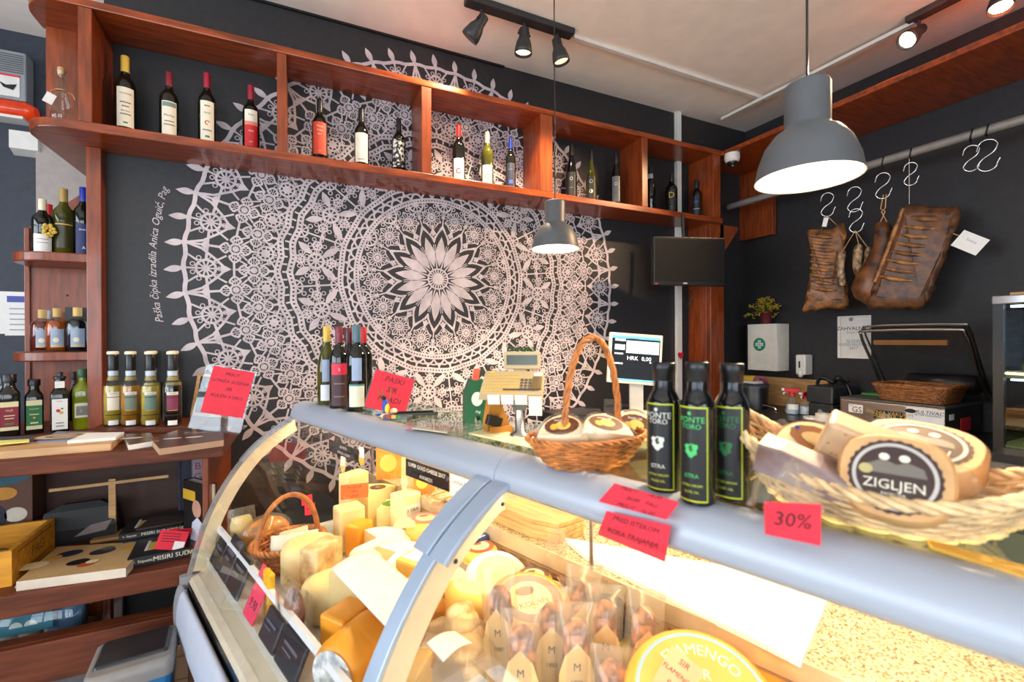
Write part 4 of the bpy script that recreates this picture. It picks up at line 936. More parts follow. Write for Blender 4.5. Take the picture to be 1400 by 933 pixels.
def cwheel(label, px, z0, R, h, rind, lab=None, tilt=None, top=None, group=gC, rz=0, name='round_cheese', txt=None, frac=1.0):
    P = at(*px, z0); th = thing(name, label, 'cheese', P, 0, group, rot=(tilt[0], tilt[1], rz) if tilt else (0, 0, rz))
    b = min(.018, h * .3); mb = MB(rind)
    prof = [(R - b, 0), (R - b * .3, b * .3), (R, b), (R, h - b), (R - b * .3, h - b * .3), (R - b, h)]
    if frac >= 1: mb.lathe(prof, 36)
    else:
        mb.lathe(prof, 24, a0=0, a1=2 * PI * frac, caps=False)
        a1 = 2 * PI * frac; mb.m(R_pale)
        for a in (0, a1): mb.add([(0, 0, 0)] + [(r * math.cos(a), r * math.sin(a), z) for r, z in prof] + [(0, 0, h)], [tuple(range(len(prof) + 2))])
        mb.m(top or rind)
        for z in (0, h): mb.add([(0, 0, z)] + [((R - b) * math.cos(a1 * k / 20), (R - b) * math.sin(a1 * k / 20), z) for k in range(21)], [tuple(range(22))])
    mb.build('cheese_body', th)
    if lab:
        m = MB(lab); r = R * .72; n = 40
        m.add([(r * (1 + .03 * (k % 2)) * math.cos(2 * PI * k / n), r * (1 + .03 * (k % 2)) * math.sin(2 * PI * k / n), h + .0006) for k in range(n)], [tuple(range(n))])
        m.m(paint((226, 204, 160), .5)); m.add([(r * .70 * math.cos(2 * PI * k / n), r * .70 * math.sin(2 * PI * k / n), h + .0009) for k in range(n)], [tuple(range(n))])
        m.m(lab); m.add([(r * .34 * math.cos(2 * PI * k / 16) - r * .06, r * .20 * math.sin(2 * PI * k / 16) + r * .30, h + .0012) for k in range(16)], [tuple(range(16))])
        m.m(paint((84, 54, 30), .5))
        m.text(txt or 'PASKI SIR', r * .3, lambda x, y: (x, y - r * .25, h + .001)); m.build('label', th)
    return th
def cwedge(label, px, z0, R, ang, h, rz, rind=R_rind, inner=R_pale, lab=None, name='cheese_wedge', rot=None, top=None):
    P = at(*px, z0); th = thing(name, label, 'cheese', P, 0, gC, rot=rot or (0, 0, rz))
    n = 10; arc = [(R * math.cos(-ang / 2 + ang * k / n), R * math.sin(-ang / 2 + ang * k / n)) for k in range(n + 1)]
    ox = R * .55; arc = [(x - ox, y) for x, y in arc]; tip = (-ox, 0)
    mb = MB(inner); A, B = arc[0], arc[-1]
    mb.add([(*tip, 0), (*A, 0), (*A, h), (*tip, h)], [(0, 1, 2, 3)]); mb.add([(*tip, 0), (*B, 0), (*B, h), (*tip, h)], [(0, 3, 2, 1)])
    mb.build('cut_face', th)
    mb = MB(rind); mb.loft([[(x, y, 0) for x, y in arc], [(x, y, h) for x, y in arc]], closed=False, caps=False); mb.m(top or rind)
    for z in (0, h): mb.add([(*tip, z)] + [(x, y, z) for x, y in arc], [tuple(range(n + 2))])
    mb.build('rind', th)
    if lab:
        m = MB(lab[0]); m.add([(.02 * math.cos(2 * PI * k / 24) * (1.25 if k % 2 else 1.1) + R * .1, .02 * math.sin(2 * PI * k / 24) * (1.25 if k % 2 else 1.1), h + .0008) for k in range(24)], [tuple(range(24))]); m.m(M_paper); m.text(lab[1], .016, lambda x, y: (x + R * .1, y, h + .0012)); m.build('label', th)
    return th
def cblock(label, px, z0, d, rz, m=R_pale, lab=None, name='cheese_block', rot=None, cat='cheese', bev=.006, group=gC):
    P = at(*px, z0); th = thing(name, label, cat, P, 0, group, rot=rot or (0, 0, rz))
    mb = MB(m); nx = 6
    mb.bb((-d[0] / 2, -d[1] / 2, 0), (d[0] / 2, d[1] / 2, d[2])); mb.build('cheese_body' if cat == 'cheese' else 'package', th, bev=bev)
    if lab:
        q = MB(lab[0]); q.bb((-d[0] * .36, -d[1] * .36, d[2]), (d[0] * .36, d[1] * .36, d[2] + .001)); q.m(M_inkb)
        if len(lab) > 1: q.text(lab[1], d[1] * .2, lambda x, y: (x, y, d[2] + .0015))
        q.build('label', th)
    return th
FR = CA + PI / 2
def card(label, px, z0, w, h, m, lines, rz=None, tilt=-.15, name='price_card', stand=.0, roll=0.0):
    P = at(*px, z0); th = solo(MB(), 'x', label, 'price card') if False else None
    mb = MB(m); mb.T = Matrix.Rotation(tilt, 4, 'X') @ Matrix.Rotation(roll, 4, 'Y'); mb.bb((-w / 2, -.001, stand), (w / 2, .001, stand + h)); mb.m(M_ink)
    for i, s in enumerate(lines): mb.text(s, min(h * .8 / max(2, len(lines)) * .8, w * 1.45 / max(4, len(s))), lambda x, y, i=i: (x, -.0016, stand + h - h * (i + .7) / (len(lines) + .4) + y), shear=.15)
    if stand: mb.m(M_white).bb((-.004, .001, 0), (.004, .003, stand + h * .3))
    return solo(mb, name, label, 'price card', P, face(P) if rz is None else rz)

# back rows
cwheel('large pale cheese wheel standing under the end of the glass front', (.52, -.17, ), DK, .062, .10, R_pale, rz=.3)
cwheel('low pale yellow cheese wheel in front of the large standing one', (.74, -.19), DK, .058, .075, R_pale)
cblock('tall pale cheese block with the orange card stuck on it', (484, 722), DK, (.075, .05, .17), FR + .2, R_pale)
card('orange handwritten card on the tall pale cheese block', (485, 682), DK + .17, .095, .052, M_orangec, ('KOZJI SIR', 'PAG', '24,00'), tilt=-.05)
cwedge('pale wedge with a dark toothed label numbered 13', (515, 728), DK, .10, .9, .13, 1.0, R_pale, R_pale, (L_brown, '13'))
cblock('square pale cheese block beside the tall one', (482, 752), DK + .005, (.07, .06, .115), FR - .1, R_pale)
cblock('small orange sided cheese block in front of the pale blocks', (500, 764), DK + .005, (.06, .045, .085), FR + .4, R_orange)
cwheel('cut white brie wheel behind the blank white sheet', (540, 778), DK + .0, .085, .075, R_white, rz=-2.6, frac=.72, top=R_white)
cwheel('second cut white brie wheel in front of the first', (535, 800), DK + .0, .075, .085, R_white, rz=-2.2, frac=.7, top=R_white)
cwheel('small round cheese with a red oval label left of the joint strip', (600, 776), DK + .02, .052, .075, R_yel, L_red, txt='PAG')
cwheel('small round cheese with a pink label half under the worktop edge', (615, 742), DK + .02, .05, .09, R_yel, paint((230, 120, 120), .4), txt='SIR')
cblock('yellow cheese block with a lilac paper on top', (574, 820), DK + .0, (.085, .07, .10), FR + .25, R_yel, (L_lil,))
t_ = cblock('white cheese tub with a printed price label on its front', (560, 738), DK, (.07, .055, .14), FR + .05, paint((238, 222, 170), .4), name='cheese_tub', cat='cheese')
mb = MB(M_paper); mb.bb((-.028, -.029, .055), (.03, -.0282, .11)); mb.m(GOLD).bb((-.028, -.0296, .055), (-.023, -.029, .11)); mb.m(L_brown); mb.text('3 SIRA', .014, lambda x, y: (x + .003, -.0296, .095 + y)); mb.build('label', t_)
P = CW(*CL(at(553, 722, DK + .14))[:2], DK + .141)
mb = MB(paint((226, 214, 170), .4)); mb.loft([[(s * .028, -.003, z), (s * .028, .003, z), (-s * .028, .003, z), (-s * .028, -.003, z)] for z, s in ((0, 1), (.012, .9), (.026, .2), (.10, .17), (.115, .3), (.125, .2))], smooth=False)
solo(mb, 'cheese_paddle', 'cream plastic paddle standing on the white cheese tub', 'paddle', P, face(P))
cwedge('pale wedge with a green and black sticker next to the white tub', (532, 738), DK + .0, .08, .9, .10, .6, R_pale, R_pale, (paint((70, 140, 40), .4), 'B'))
cwheel('gold rind wheel with a brown wreath label just right of the joint strip', (640, 836), DK + .0, .072, .085, R_rind, L_brown, tilt=(.30, .05), txt='GLIGORA')
cwheel('small cheese with a russet label above the wreath labelled wheel', (668, 792), DK + .03, .045, .075, R_yel, paint((176, 80, 40), .4), txt='DIMSI')
cwheel('half wheel in white wrapping leaning on the dark back wall', (705, 826), DK + .0, .075, .09, R_white, paint((220, 200, 160), .4), tilt=(.55, .1), txt='KOZJI')
cwheel('large gold cheese wheel with a yellow printed label, nearest the salami bags', (680, 888), DK + .0, .078, .11, R_rind, paint((128, 86, 40), .4), tilt=(.22, 0), txt='KOLAN')
cwheel('cut gold cheese half facing forward behind the clear bag', (648, 880), DK + .0, .065, .10, R_yel, rz=2.6, frac=.5, top=R_pale)
cwheel('small cheese with a dark label against the dark back wall', (738, 812), DK + .03, .042, .07, R_rind, L_brown, txt='OVCJI')
cwheel('small cheese with a black label behind the salami bags', (752, 830), DK + .02, .040, .07, R_yel, M_inkb, txt='PAG')
cblock('blue wrapped cheese packet under the worktop edge', (690, 782), DK + .01, (.06, .05, .10), FR, paint((40, 60, 120), .3), name='cheese_packet')
cblock('marbled pinkish cheese slab left of the blank white sheet', (440, 815), DK + .0, (.085, .05, .12), FR + .5, R_herb)
cwedge('wedge with a speckled rind top below the blank white sheet', (480, 850), DK + .0, .09, .9, .115, 2.2, R_herb, R_pale)
cblock('orange yellow cheese block with pale cut face below the speckled wedge', (470, 885), DK + .0, (.07, .06, .085), FR + .3, R_orange, name='cheese_block')
cblock('small orange cheese piece beside the orange yellow block', (502, 872), DK + .0, (.04, .04, .085), FR + .1, R_orange)
# yellow drum on its side with blue printed face
P = at(1.00, -.225, DK)
th = thing('cheese_drum', 'yellow cheese drum lying on its side with a silver blue printed face', 'cheese', (P.x, P.y, DK), .75, gC)
mb = MB(R_orange); mb.T = Matrix.Translation((0, 0, .062)) @ Matrix.Rotation(PI / 2, 4, 'Y'); mb.lathe([(.04, -.075), (.055, -.07), (.061, -.05), (.061, .05), (.055, .07), (.04, .075)], 32); mb.build('cheese_body', th)
mb = MB(mat('printed_foil', (196, 204, 214), .25, var=.4, scale=60, col2=(236, 236, 232))); mb.T = Matrix.Translation((-.0765, 0, .062)) @ Matrix.Rotation(PI / 2, 4, 'Y'); mb.add([(.05 * math.cos(2 * PI * k / 28), .05 * math.sin(2 * PI * k / 28), 0) for k in range(28)], [tuple(range(28))]); mb.build('label', th)
# ham half
P = at(522, 905, DK)
mb = MB(mat('smoked_ham', (176, 104, 60), .45, var=.25, scale=14, bump=.1)); mb.ell((0, 0, .06), (.05, .045, .06), 18, 12); th = thing('smoked_ham', 'brown rounded smoked ham piece left of the joint strip', 'meat', P, FR); mb.build('meat_body', th)
mb = MB(mat('ham_paper', (236, 196, 160), .6, var=.1)); mb.add([(-.04, -.03, .118), (.045, -.035, .112), (.04, .035, .114), (-.045, .03, .12)], [(0, 1, 2, 3)]); mb.build('fat_top', th)
cblock('cheese wedge seen low behind the joint strip', (560, 930), DK, (.09, .07, .06), FR + .6, R_yel)
# blank white sheet and label papers
def sheet(label, pts, z, name='paper_sheet', m=M_paper, curl=.0, cat='paper'):
    W = [PZ(x, y, zz) for (x, y), zz in zip(pts, z)]; c = V3((sum(p.x for p in W) / 4, sum(p.y for p in W) / 4, min(p.z for p in W)))
    mb = MB(m)
    def f(u, v):
        p = W[0] * (1 - u) * (1 - v) + W[1] * u * (1 - v) + W[2] * u * v + W[3] * (1 - u) * v - c
        return p + V3((0, 0, .008 * math.sin(PI * u) + curl * (v - .5) ** 2))
    mb.grid(f, 12, 12); o = solo(mb, name, label, cat, c)
    s = o.modifiers.new('s', 'SOLIDIFY'); s.thickness = .0012
    return o
sheet('blank bright white sheet lying over the cheeses left of the joint strip', [(452, 778), (508, 752), (598, 826), (548, 880)], (.838, .838, .838, .838))
sheet('small blank white card on the clear bag right of the joint strip', [(583, 880), (622, 864), (645, 880), (606, 906)], (.80, .80, .80, .80), name='blank_card', cat='price card')
# clear bag with mixed content
P = at(630, 920, DK)
th = thing('cheese_bag', 'clear crumpled bag of cheese pieces under the small white card', 'packet', P, FR)
mb = MB(R_herb)
for k in range(7): mb.ell((random.uniform(-.05, .05), random.uniform(-.04, .04), .03 + .01 * k), (.03, .022, .02), 8, 6)
mb.build('contents', th)
mb = MB(G_bag); random.seed(8)
rings = []
for z, s in ((.0, .9), (.03, 1.05), (.07, .95), (.09, .7), (.10, .3)): rings.append([(.085 * s * math.cos(a) + random.uniform(-.006, .006), .07 * s * math.sin(a) + random.uniform(-.006, .006), z) for a in [2 * PI * k / 20 for k in range(20)]])
mb.loft(rings, smooth=False); mb.build('clear_film', th)
# salami bags
sal = mat('cured_sausage', (120, 50, 24), .45, var=.4, scale=60, bump=.5, col2=(206, 132, 84), lo=.42, hi=.66); kraft = mat('paper_band', (226, 190, 130), .6, var=.08)
def salami(label, px, z0, H, rz, red=False, w=.022):
    P = at(*px, z0); th = thing('salami_bag', label, 'packet', P, face(P) + rz, 'salami bags in the case', rot=None)
    th.rotation_euler = (-.12, .06 * rz * 8, face(P) + rz)
    mb = MB(sal); mb.loft([[(w * s * math.cos(a), w * .75 * s * math.sin(a) + .003 * math.sin(z * 60), z) for a in [2 * PI * k / 14 for k in range(14)]] for z, s in [(.0, .3), (.01, .9), (H * .3, 1), (H * .6, .95), (H * .82, .9), (H * .9, .35)]]); mb.build('sausage', th)
    mb = MB(kraft); mb.loft([[(x * w * 1.25, -w * .9 - .004, z) for x in (-s, 0, s)] for z, s in [(.005, 1), (H * .45, 1), (H * .62, .7), (H * .74, .0)]], closed=False, caps=False)
    mb.m(M_inkb); mb.text('M', .016, lambda x, y: (x, -w * .9 - .005, H * .52 + y)); mb.text('1888', .010, lambda x, y: (x, -w * .9 - .005, H * .38 + y))
    mb.m(M_red if red else L_brown); mb.text('100% SALAMI', .0055, lambda x, y: (x, -w * .9 - .005, H * .2 + y)); mb.build('paper_band', th)
    mb = MB(G_bag); mb.loft([[(w * 1.25 * s * math.copysign(abs(math.cos(a)) ** .8, math.cos(a)), w * 1.05 * s2 * math.sin(a), z) for a in [2 * PI * k / 14 for k in range(14)]] for z, s, s2 in ((0, .95, .6), (.02, 1.1, 1.2), (H * .8, 1.15, 1.2), (H * .95, 1.2, .5), (H * 1.08, 1.3, .12))], caps=False); mb.build('clear_film', th)
for i, (x, y, H, rz, lab) in enumerate([(712, 930, .175, -.25, 'leftmost paper banded salami bag with dark green corner, at the back'), (735, 965, .15, -.1, 'front salami bag with a rounded kraft band and red print'), (748, 935, .16, .0, 'salami bag in clear film, second from the left in the back row'), (775, 945, .155, .1, 'salami bag with a pointed paper band in the middle of the row'), (800, 935, .17, .2, 'dark salami bag right of the pointed banded one'), (822, 938, .16, .1, 'reddish salami bag, second from the right of the row'), (846, 942, .16, .25, 'rightmost salami bag in glossy clear film'), (830, 975, .12, .0, 'short salami bag in front of the rightmost ones')]):
    salami(lab, (x, y), DK, H, rz, i % 2 == 1)
P = at(795, 850, DK + .03)
th = thing('nut_bag', 'small clear bag of nuts behind the salami row', 'packet', P, face(P))
mb = MB(R_brown)
for k in range(12): mb.ell((random.uniform(-.025, .025), random.uniform(-.012, .012), .03 + random.uniform(0, .045)), (.011, .01, .009), 8, 6)
mb.build('nuts', th)
MB(G_bag).loft([[(.04 * s * math.cos(a), .022 * s2 * math.sin(a), z) for a in [2 * PI * k / 14 for k in range(14)]] for z, s, s2 in ((0, .7, .8), (.03, 1, 1), (.08, 1, .8), (.10, 1.2, .2))], caps=False).build('clear_film', th)
# flamengo wheel
cwheel('round cheese with a large yellow label ringed in blue, right of the salami bags', (950, 985), DK + .05, .095, .10, R_rind, None, tilt=(.14, -.1), rz=.0)
w_ = bpy.data.objects[[o.name for o in bpy.data.objects if o.name.startswith('round_cheese')][-1]]
w_.rotation_euler = (.42, .06, face(w_.location) + .1)
mb = MB(paint((196, 150, 66), .5)); h = .1006; mb.add([(.083 * math.cos(2 * PI * k / 40), .083 * math.sin(2 * PI * k / 40), h) for k in range(40)], [tuple(range(40))])
mb.m(paint((120, 156, 196), .5)); mb.grid(lambda u, v: ((.076 + .004 * v) * math.cos(2 * PI * u), (.076 + .004 * v) * math.sin(2 * PI * u), h + .0004), 40, 1)
mb.m(paint((244, 236, 210), .5)); 
def arcT(x, y): a = PI / 2 - x / .058; return ((.058 + y) * math.cos(a), (.058 + y) * math.sin(a), h + .0006)
mb.text('FLAMENGO', .020, arcT); mb.text('SIR', .018, lambda x, y: (x, .028 + y, h + .0006)); mb.add([(.04 + .014 * math.cos(2 * PI * k / 16), .01 + .009 * math.sin(2 * PI * k / 16), h + .0006) for k in range(16)], [tuple(range(16))]); mb.build('label', w_)
card('pale salmon handwritten card lying on the round yellow labelled cheese', (914, 950), DK + .185, .055, .062, paint((236, 160, 120), .7), ('SIR', 'FLAMENGO', '9,90'), tilt=-.75, roll=.5)
cblock('orange cheese block with a round hole at the lower right of the deck', (1030, 965), DK + .0, (.09, .06, .09), FR, R_orange)
P = at(888, 868, DK + .02)
th = thing('olive_jar', 'dark little jar against the dark back wall of the deck', 'jar', P, face(P))
MB(M_blk).lathe([(.026, .07), (.026, .085), (.0005, .086)], 18).build('lid', th); MB(mat('jar_olives', (44, 50, 26), .2, var=.5, scale=60)).lathe([(.024, 0), (.027, .006), (.027, .06), (.022, .07)], 20).build('jar_body', th)
cblock('green and yellow packet in front of the dark little jar', (876, 892), DK + .0, (.09, .06, .05), FR, paint((190, 170, 50), .4), name='food_packet', cat='packet', group=None)
cblock('brown dish of dark olives on the deck right of the yellow labelled cheese', (985, 900), DK + .0, (.07, .06, .04), FR, paint((110, 60, 40), .4), name='food_tray', cat='tray', group=None)
cblock('long wooden looking strip of dried meat at the right of the deck', (1000, 925), DK + .0, (.10, .05, .045), FR + .3, paint((150, 90, 50), .5), name='dried_meat', cat='meat', group=None)
# woven basket inside the case
def weave(mb, rings, n, r, phase=0, N=72):
    """rings = list of (a, b, z); sinusoidal weavers round n stakes"""
    for i, (a, b, z) in enumerate(rings):
        pts = []
        for k in range(N):
            t = 2 * PI * k / N; o = r * 1.1 * math.cos(n / 2 * t + PI * i)
            pts.append(((a + o) * math.cos(t), (b + o) * math.sin(t), z))
        mb.tube(pts, r, 5, closed=True)
def braid(mb, pts, r, amp, turns, n=5, strands=3, closed=False):
    pts = [V3(p) for p in pts]; N = len(pts)
    for s in range(strands):
        out = []
        for i, p in enumerate(pts):
            t = (pts[(i + 1) % N if closed else min(i + 1, N - 1)] - pts[i - 1 if (closed or i) else 0]).normalized()
            x = t.cross(V3((0, 0, 1))); x = x.normalized() if x.length > .1 else V3((1, 0, 0)); y = t.cross(x)
            a = 2 * PI * (turns * i / (N if closed else N - 1) + s / strands); out.append(p + x * amp * math.cos(a) + y * amp * math.sin(a))
        mb.tube(out, r, n, closed=closed)
def ell_pts(a, b, z, n=64, bow=0.0): return [(a * math.cos(2 * PI * k / n), b * math.sin(2 * PI * k / n), z + bow * math.cos(2 * PI * k / n) ** 2) for k in range(n)]
def basket(th, a0, b0, a1, b1, h, rows, n, r, m, bow=0.0, rimr=None):
    mb = MB(m)
    rings = [(a0 + (a1 - a0) * (i / (rows - 1)) ** .7, b0 + (b1 - b0) * (i / (rows - 1)) ** .7, r + h * i / (rows - 1)) for i in range(rows)]
    weave(mb, rings, n, r)
    mb.add([(a0 * math.cos(2 * PI * k / 32), b0 * math.sin(2 * PI * k / 32), r) for k in range(32)], [tuple(range(32))])
    mb.build('woven_body', th)
    mb = MB(m)
    for k in range(n):
        t = 2 * PI * k / n; mb.tube([(A * math.cos(t), B * math.sin(t), z) for A, B, z in rings], r * .9, 5)
    mb.build('stakes', th)
    mb = MB(m); braid(mb, ell_pts(a1 + r, b1 + r, h + r * 2, 96), (rimr or r * 1.3), r * 1.5, 14, closed=True); mb.build('rim', th)
P = at(402, 782, DK)
th = thing('handled_basket', 'small honey coloured hoop handled basket of packets inside the case', 'basket', P, FR + .2)
basket(th, .05, .045, .082, .07, .06, 8, 16, .0032, M_wicker)
mb = MB(M_wicker); mb.tube([(.08 * math.cos(a), .0, .06 + .12 * math.sin(a)) for a in [PI * k / 24 for k in range(25)]], .006, 8); mb.tube([(.078 * math.cos(a), .006, .06 + .115 * math.sin(a)) for a in [PI * k / 24 for k in range(25)]], .003, 6); mb.build('handle', th)
bx, by = P.x, P.y
for i, (dx, dy, c, lab) in enumerate([(-.025, -.02, (236, 226, 200), 'cream sachet with blue swirl in the hoop handled basket'), (.03, -.015, (244, 240, 232), 'white sachet at the right side of the hoop handled basket'), (.0, .025, (230, 214, 180), 'beige sachet at the back of the hoop handled basket')]):
    mb = MB(paint(c, .3)); mb.loft([[(.034 * s * math.copysign(abs(math.cos(a)) ** .5, math.cos(a)), .014 * s2 * math.sin(a), z) for a in [2 * PI * k / 16 for k in range(16)]] for z, s, s2 in ((0, 1, .2), (.02, 1, 1), (.07, 1, 1), (.09, 1, .2))])
    mb.m(paint((60, 90, 190), .4)).add([(.016 * math.cos(a), -.0148, .05 + .012 * math.sin(a)) for a in [2 * PI * k / 12 for k in range(12)]], [tuple(range(12))])
    solo(mb, 'food_sachet', lab, 'sachet', (bx + dx, by + dy, DK + .012), face(P) + .3 * (i - 1), group='sachets in the hoop handled basket')
card('upper red card hooked over the hoop handled basket', (420, 690), DK + .10, .042, .034, M_red, ('SIR',), rz=FR + .1)
card('lower red card hanging below the other in the hoop handled basket', (424, 704), DK + .10, .035, .040, M_red, ('PAG',), rz=FR - .2)
card('red card leaning at the back of the end glass by the basket', (333, 752), DK + .01, .05, .075, M_red, ('KULEN', '10 DKG'), roll=.3)
P = at(362, 752, DK)
th = thing('crisps_bag', 'clear bag of golden fried crisps behind the hoop handled basket', 'packet', (P.x, P.y, DK), FR)
mb = MB(mat('crisps', (206, 130, 30), .4, var=.4, scale=60, bump=.3)); mb.ell((0, 0, .05), (.06, .035, .045), 16, 10); mb.build('contents', th)
MB(G_film).ell((0, 0, .052), (.066, .04, .05), 18, 12).build('clear_film', th)
# items behind the lower front glass
for u, w_, h_, c, lab in ((.13, .095, .085, (24, 22, 26), 'black packet leaning on the lower front glass nearest its far end'), (.25, .10, .115, (36, 36, 46), 'taller black packet leaning on the lower front glass, second from the far end'), (.375, .11, .10, (28, 28, 36), 'third black packet along the lower front glass before the pink card'), (.86, .12, .075, (30, 30, 38), 'low black packet along the front glass near the joint strip'), (.72, .10, .07, (40, 40, 50), 'low dark grey packet under the dark salami pack')):
    o_ = cblock(lab, (u, -.372), DK, (w_, .010, h_), 0, paint(c, .4), name='card_pack', cat='packet', group='dark packets along the lower front glass', rot=(-.42, 0, CA))
    q_ = MB(paint((90, 90, 104), .5)); q_.bb((-w_ * .3, -.0065, h_ * .6), (w_ * .3, -.005, h_ * .68)); q_.bb((-w_ * .3, -.0065, h_ * .45), (w_ * .1, -.005, h_ * .5)); q_.build('print', o_)
card('pink red card leaning on the inside of the lower front glass', (.56, -.374), DK, .085, .125, paint((232, 60, 96), .7), ('PRSUT', '9,90'), rz=CA, tilt=-.42)
cblock('yellow packet beside the pink red card', (.60, -.330), DK, (.05, .016, .12), CA, paint((240, 180, 20), .4), name='food_packet', cat='packet', group=None)
P = at(.75, -.318, DK)
th = thing('salami_pack', 'vacuum packed dark salami standing behind the lower front glass', 'packet', (P.x, P.y, DK), CA)
MB(mat('dark_salami', (92, 44, 44), .35, var=.4, scale=40, col2=(150, 90, 84))).ell((0, 0, .062), (.032, .022, .06), 16, 12).build('sausage', th); MB(G_film).loft([[(.045 * s, -.026 * s2, z), (.045 * s, .026 * s2, z), (-.045 * s, .026 * s2, z), (-.045 * s, -.026 * s2, z)] for z, s, s2 in ((0, 1, .3), (.03, 1, 1), (.11, 1, 1), (.135, 1, .1))], caps=False).build('clear_film', th)
P = at(.10, -.27, DK)
th = thing('bread_bag', 'clear bag with pale flat bread by the end glass', 'packet', (P.x, P.y, DK), FR)
MB(R_pale).loft([[(.03 * s, -.012, z), (.03 * s, .012, z), (-.03 * s, .012, z), (-.03 * s, -.012, z)] for z, s in ((0, .8), (.02, 1), (.09, 1), (.11, .8))]).build('bread', th); MB(G_film).loft([[(.036, -.018 * s, z), (.036, .018 * s, z), (-.036, .018 * s, z), (-.036, -.018 * s, z)] for z, s in ((0, .8), (.02, 1), (.11, 1), (.14, .1))], caps=False).build('clear_film', th)

def settle():
    """nudge the pieces on the deck apart so that they touch instead of running into each other"""
    it = []
    for o in bpy.data.objects:
        nm = o.name.split('.')[0]
        if o.name in BEFORE or o.parent or nm in ('paper_sheet', 'blank_card', 'price_card', 'card_pack', 'cheese_paddle', 'food_sachet'): continue
        M = Matrix.Rotation(o.rotation_euler.z, 4, 'Z') if False else o.rotation_euler.to_matrix().to_4x4()
        pts = [M @ (V3(v.co) * o.scale.x) for c in ([o] if o.type == 'MESH' else o.children) for v in c.data.vertices]
        us = [p.dot(CU) for p in pts]; vs = [p.dot(CV) for p in pts]
        it.append([o, CL(o.location), (max(us) - min(us)) / 2, (max(vs) - min(vs)) / 2, (max(us) + min(us)) / 2, (max(vs) + min(vs)) / 2, CL(o.location)])
    for _ in range(40):
        for i, A in enumerate(it):
            for B in it[i + 1:]:
                du = B[1].x + B[4] - A[1].x - A[4]; dv = B[1].y + B[5] - A[1].y - A[5]
                ou = (A[2] + B[2]) * .86 - abs(du); ov = (A[3] + B[3]) * .86 - abs(dv)
                if ou > 0 and ov > 0:
                    if ou < ov: s_ = (1 if du >= 0 else -1) * ou * .25; A[1].x -= s_; B[1].x += s_
                    else: s_ = (1 if dv >= 0 else -1) * ov * .25; A[1].y -= s_; B[1].y += s_
            for k_, lim in ((0, .05), (1, .05)): A[1][k_] = min(max(A[1][k_], A[6][k_] - lim), A[6][k_] + lim)
            A[1].y = min(A[1].y, .268 - A[3] - A[5]); A[1].y = max(A[1].y, -.335 + A[3] * .8 - A[5])
    for A in it: A[0].location = CW(A[1].x, A[1].y, A[6].z)
# real sizes: the pieces were drawn at three quarters size, bring them up about their own bases
for o in bpy.data.objects:
    if o.name not in BEFORE and o.parent is None and o.name.split('.')[0] not in ('paper_sheet', 'blank_card'):
        kk = 1.15 if o is w_ else {'price_card': 1.1, 'cheese_drum': 1.1, 'salami_bag': 1.35, 'card_pack': 1.15, 'salami_pack': 1.15, 'food_packet': 1.15, 'bread_bag': 1.2}.get(o.name.split('.')[0], 1.4)
        o.scale = (kk, kk, kk)
settle()

# ------------------------------------------------------------------ on the granite worktop
WT = .83
def onwt(x, y): return PZ(x, y, WT)
for i, (x, y, w, h, c, lab, art) in enumerate([(535, 655, .13, .16, (240, 160, 40), 'large orange snack box on the granite worktop behind the rail', 1), (558, 668, .055, .12, (240, 208, 150), 'narrow cream box right of the large orange box', 0), (580, 676, .085, .11, (236, 140, 60), 'smaller orange box on the granite worktop', 1)]):
    P = onwt(x, y); mb = MB(paint(c, .4)); mb.bb((-w / 2, 0, 0), (w / 2, .05, h))
    if art: mb.m(paint((250, 210, 90), .4)).add([(-w * .1 + w * .28 * math.cos(a), -.0008, h * .45 + h * .25 * math.sin(a)) for a in [2 * PI * k / 16 for k in range(16)]], [tuple(range(16))]); mb.m(M_red).bb((w * .0, -.001, h * .85), (w * .45, -.0004, h * .97))
    solo(mb, 'snack_box', lab, 'box', (P.x, P.y, WT), face(P), bev=.002)
P = onwt(612, 690)
th = thing('pasta_bag', 'clear bag of pale dried pasta on the granite worktop', 'packet', (P.x + .03, P.y + .02, WT), FR)
mb = MB(mat('pasta', (226, 190, 110), .5, var=.2))
random.seed(21)
for k in range(26): a = random.uniform(0, PI); x, y, z = random.uniform(-.08, .08), random.uniform(-.03, .03), random.uniform(.006, .045); mb.tube([(x - .03 * math.cos(a), y - .015 * math.sin(a), z), (x + .03 * math.cos(a), y + .015 * math.sin(a), z)], .005, 5)
mb.build('contents', th); MB(G_film).ell((0, 0, .028), (.125, .055, .03), 20, 10).build('clear_film', th)
B = onwt(735, 728)
mb = MB(mat('olive_wood', (206, 160, 100), .5, var=.3, scale=4, stretch=(1, 10, 10)))
t = thing('cutting_board', 'stack of raw edged wooden boards on the granite worktop right of the joint', 'board', (B.x + .02, B.y + .03, WT), CA + .0)
for k in range(4):
    mb = MB(mat('olive_wood', (206, 160, 100), .5)); o = .006 * ((k * 7) % 3 - 1)
    mb.prism([(-.13 + o, -.07), (.04 + o, -.075), (.13 + o, -.05), (.14, .06), (.02, .075 + o), (-.12, .07)], k * .0155, k * .0155 + .0145); mb.build('board_layer', t, bev=.002)
o = slab('paper_stack', 'thick stack of white wrapping paper spread over the granite worktop', 'paper', [(770, 735), (1140, 800), (1095, 905), (800, 760)], WT, .012, M_paper, side=M_paper)
P = onwt(760, 760)
mb = MB(G_bag); mb.loft([[(.03 * math.cos(a) * s + .0, .03 * math.sin(a) * s, z) for a in [2 * PI * k / 16 for k in range(16)]] for z, s in ((0, 1), (.03, 1.1), (.05, .7), (.07, .9))], caps=False)
solo(mb, 'crumpled_bag', 'small crumpled clear bag at the corner of the white paper stack', 'bag', (P.x, P.y, WT))
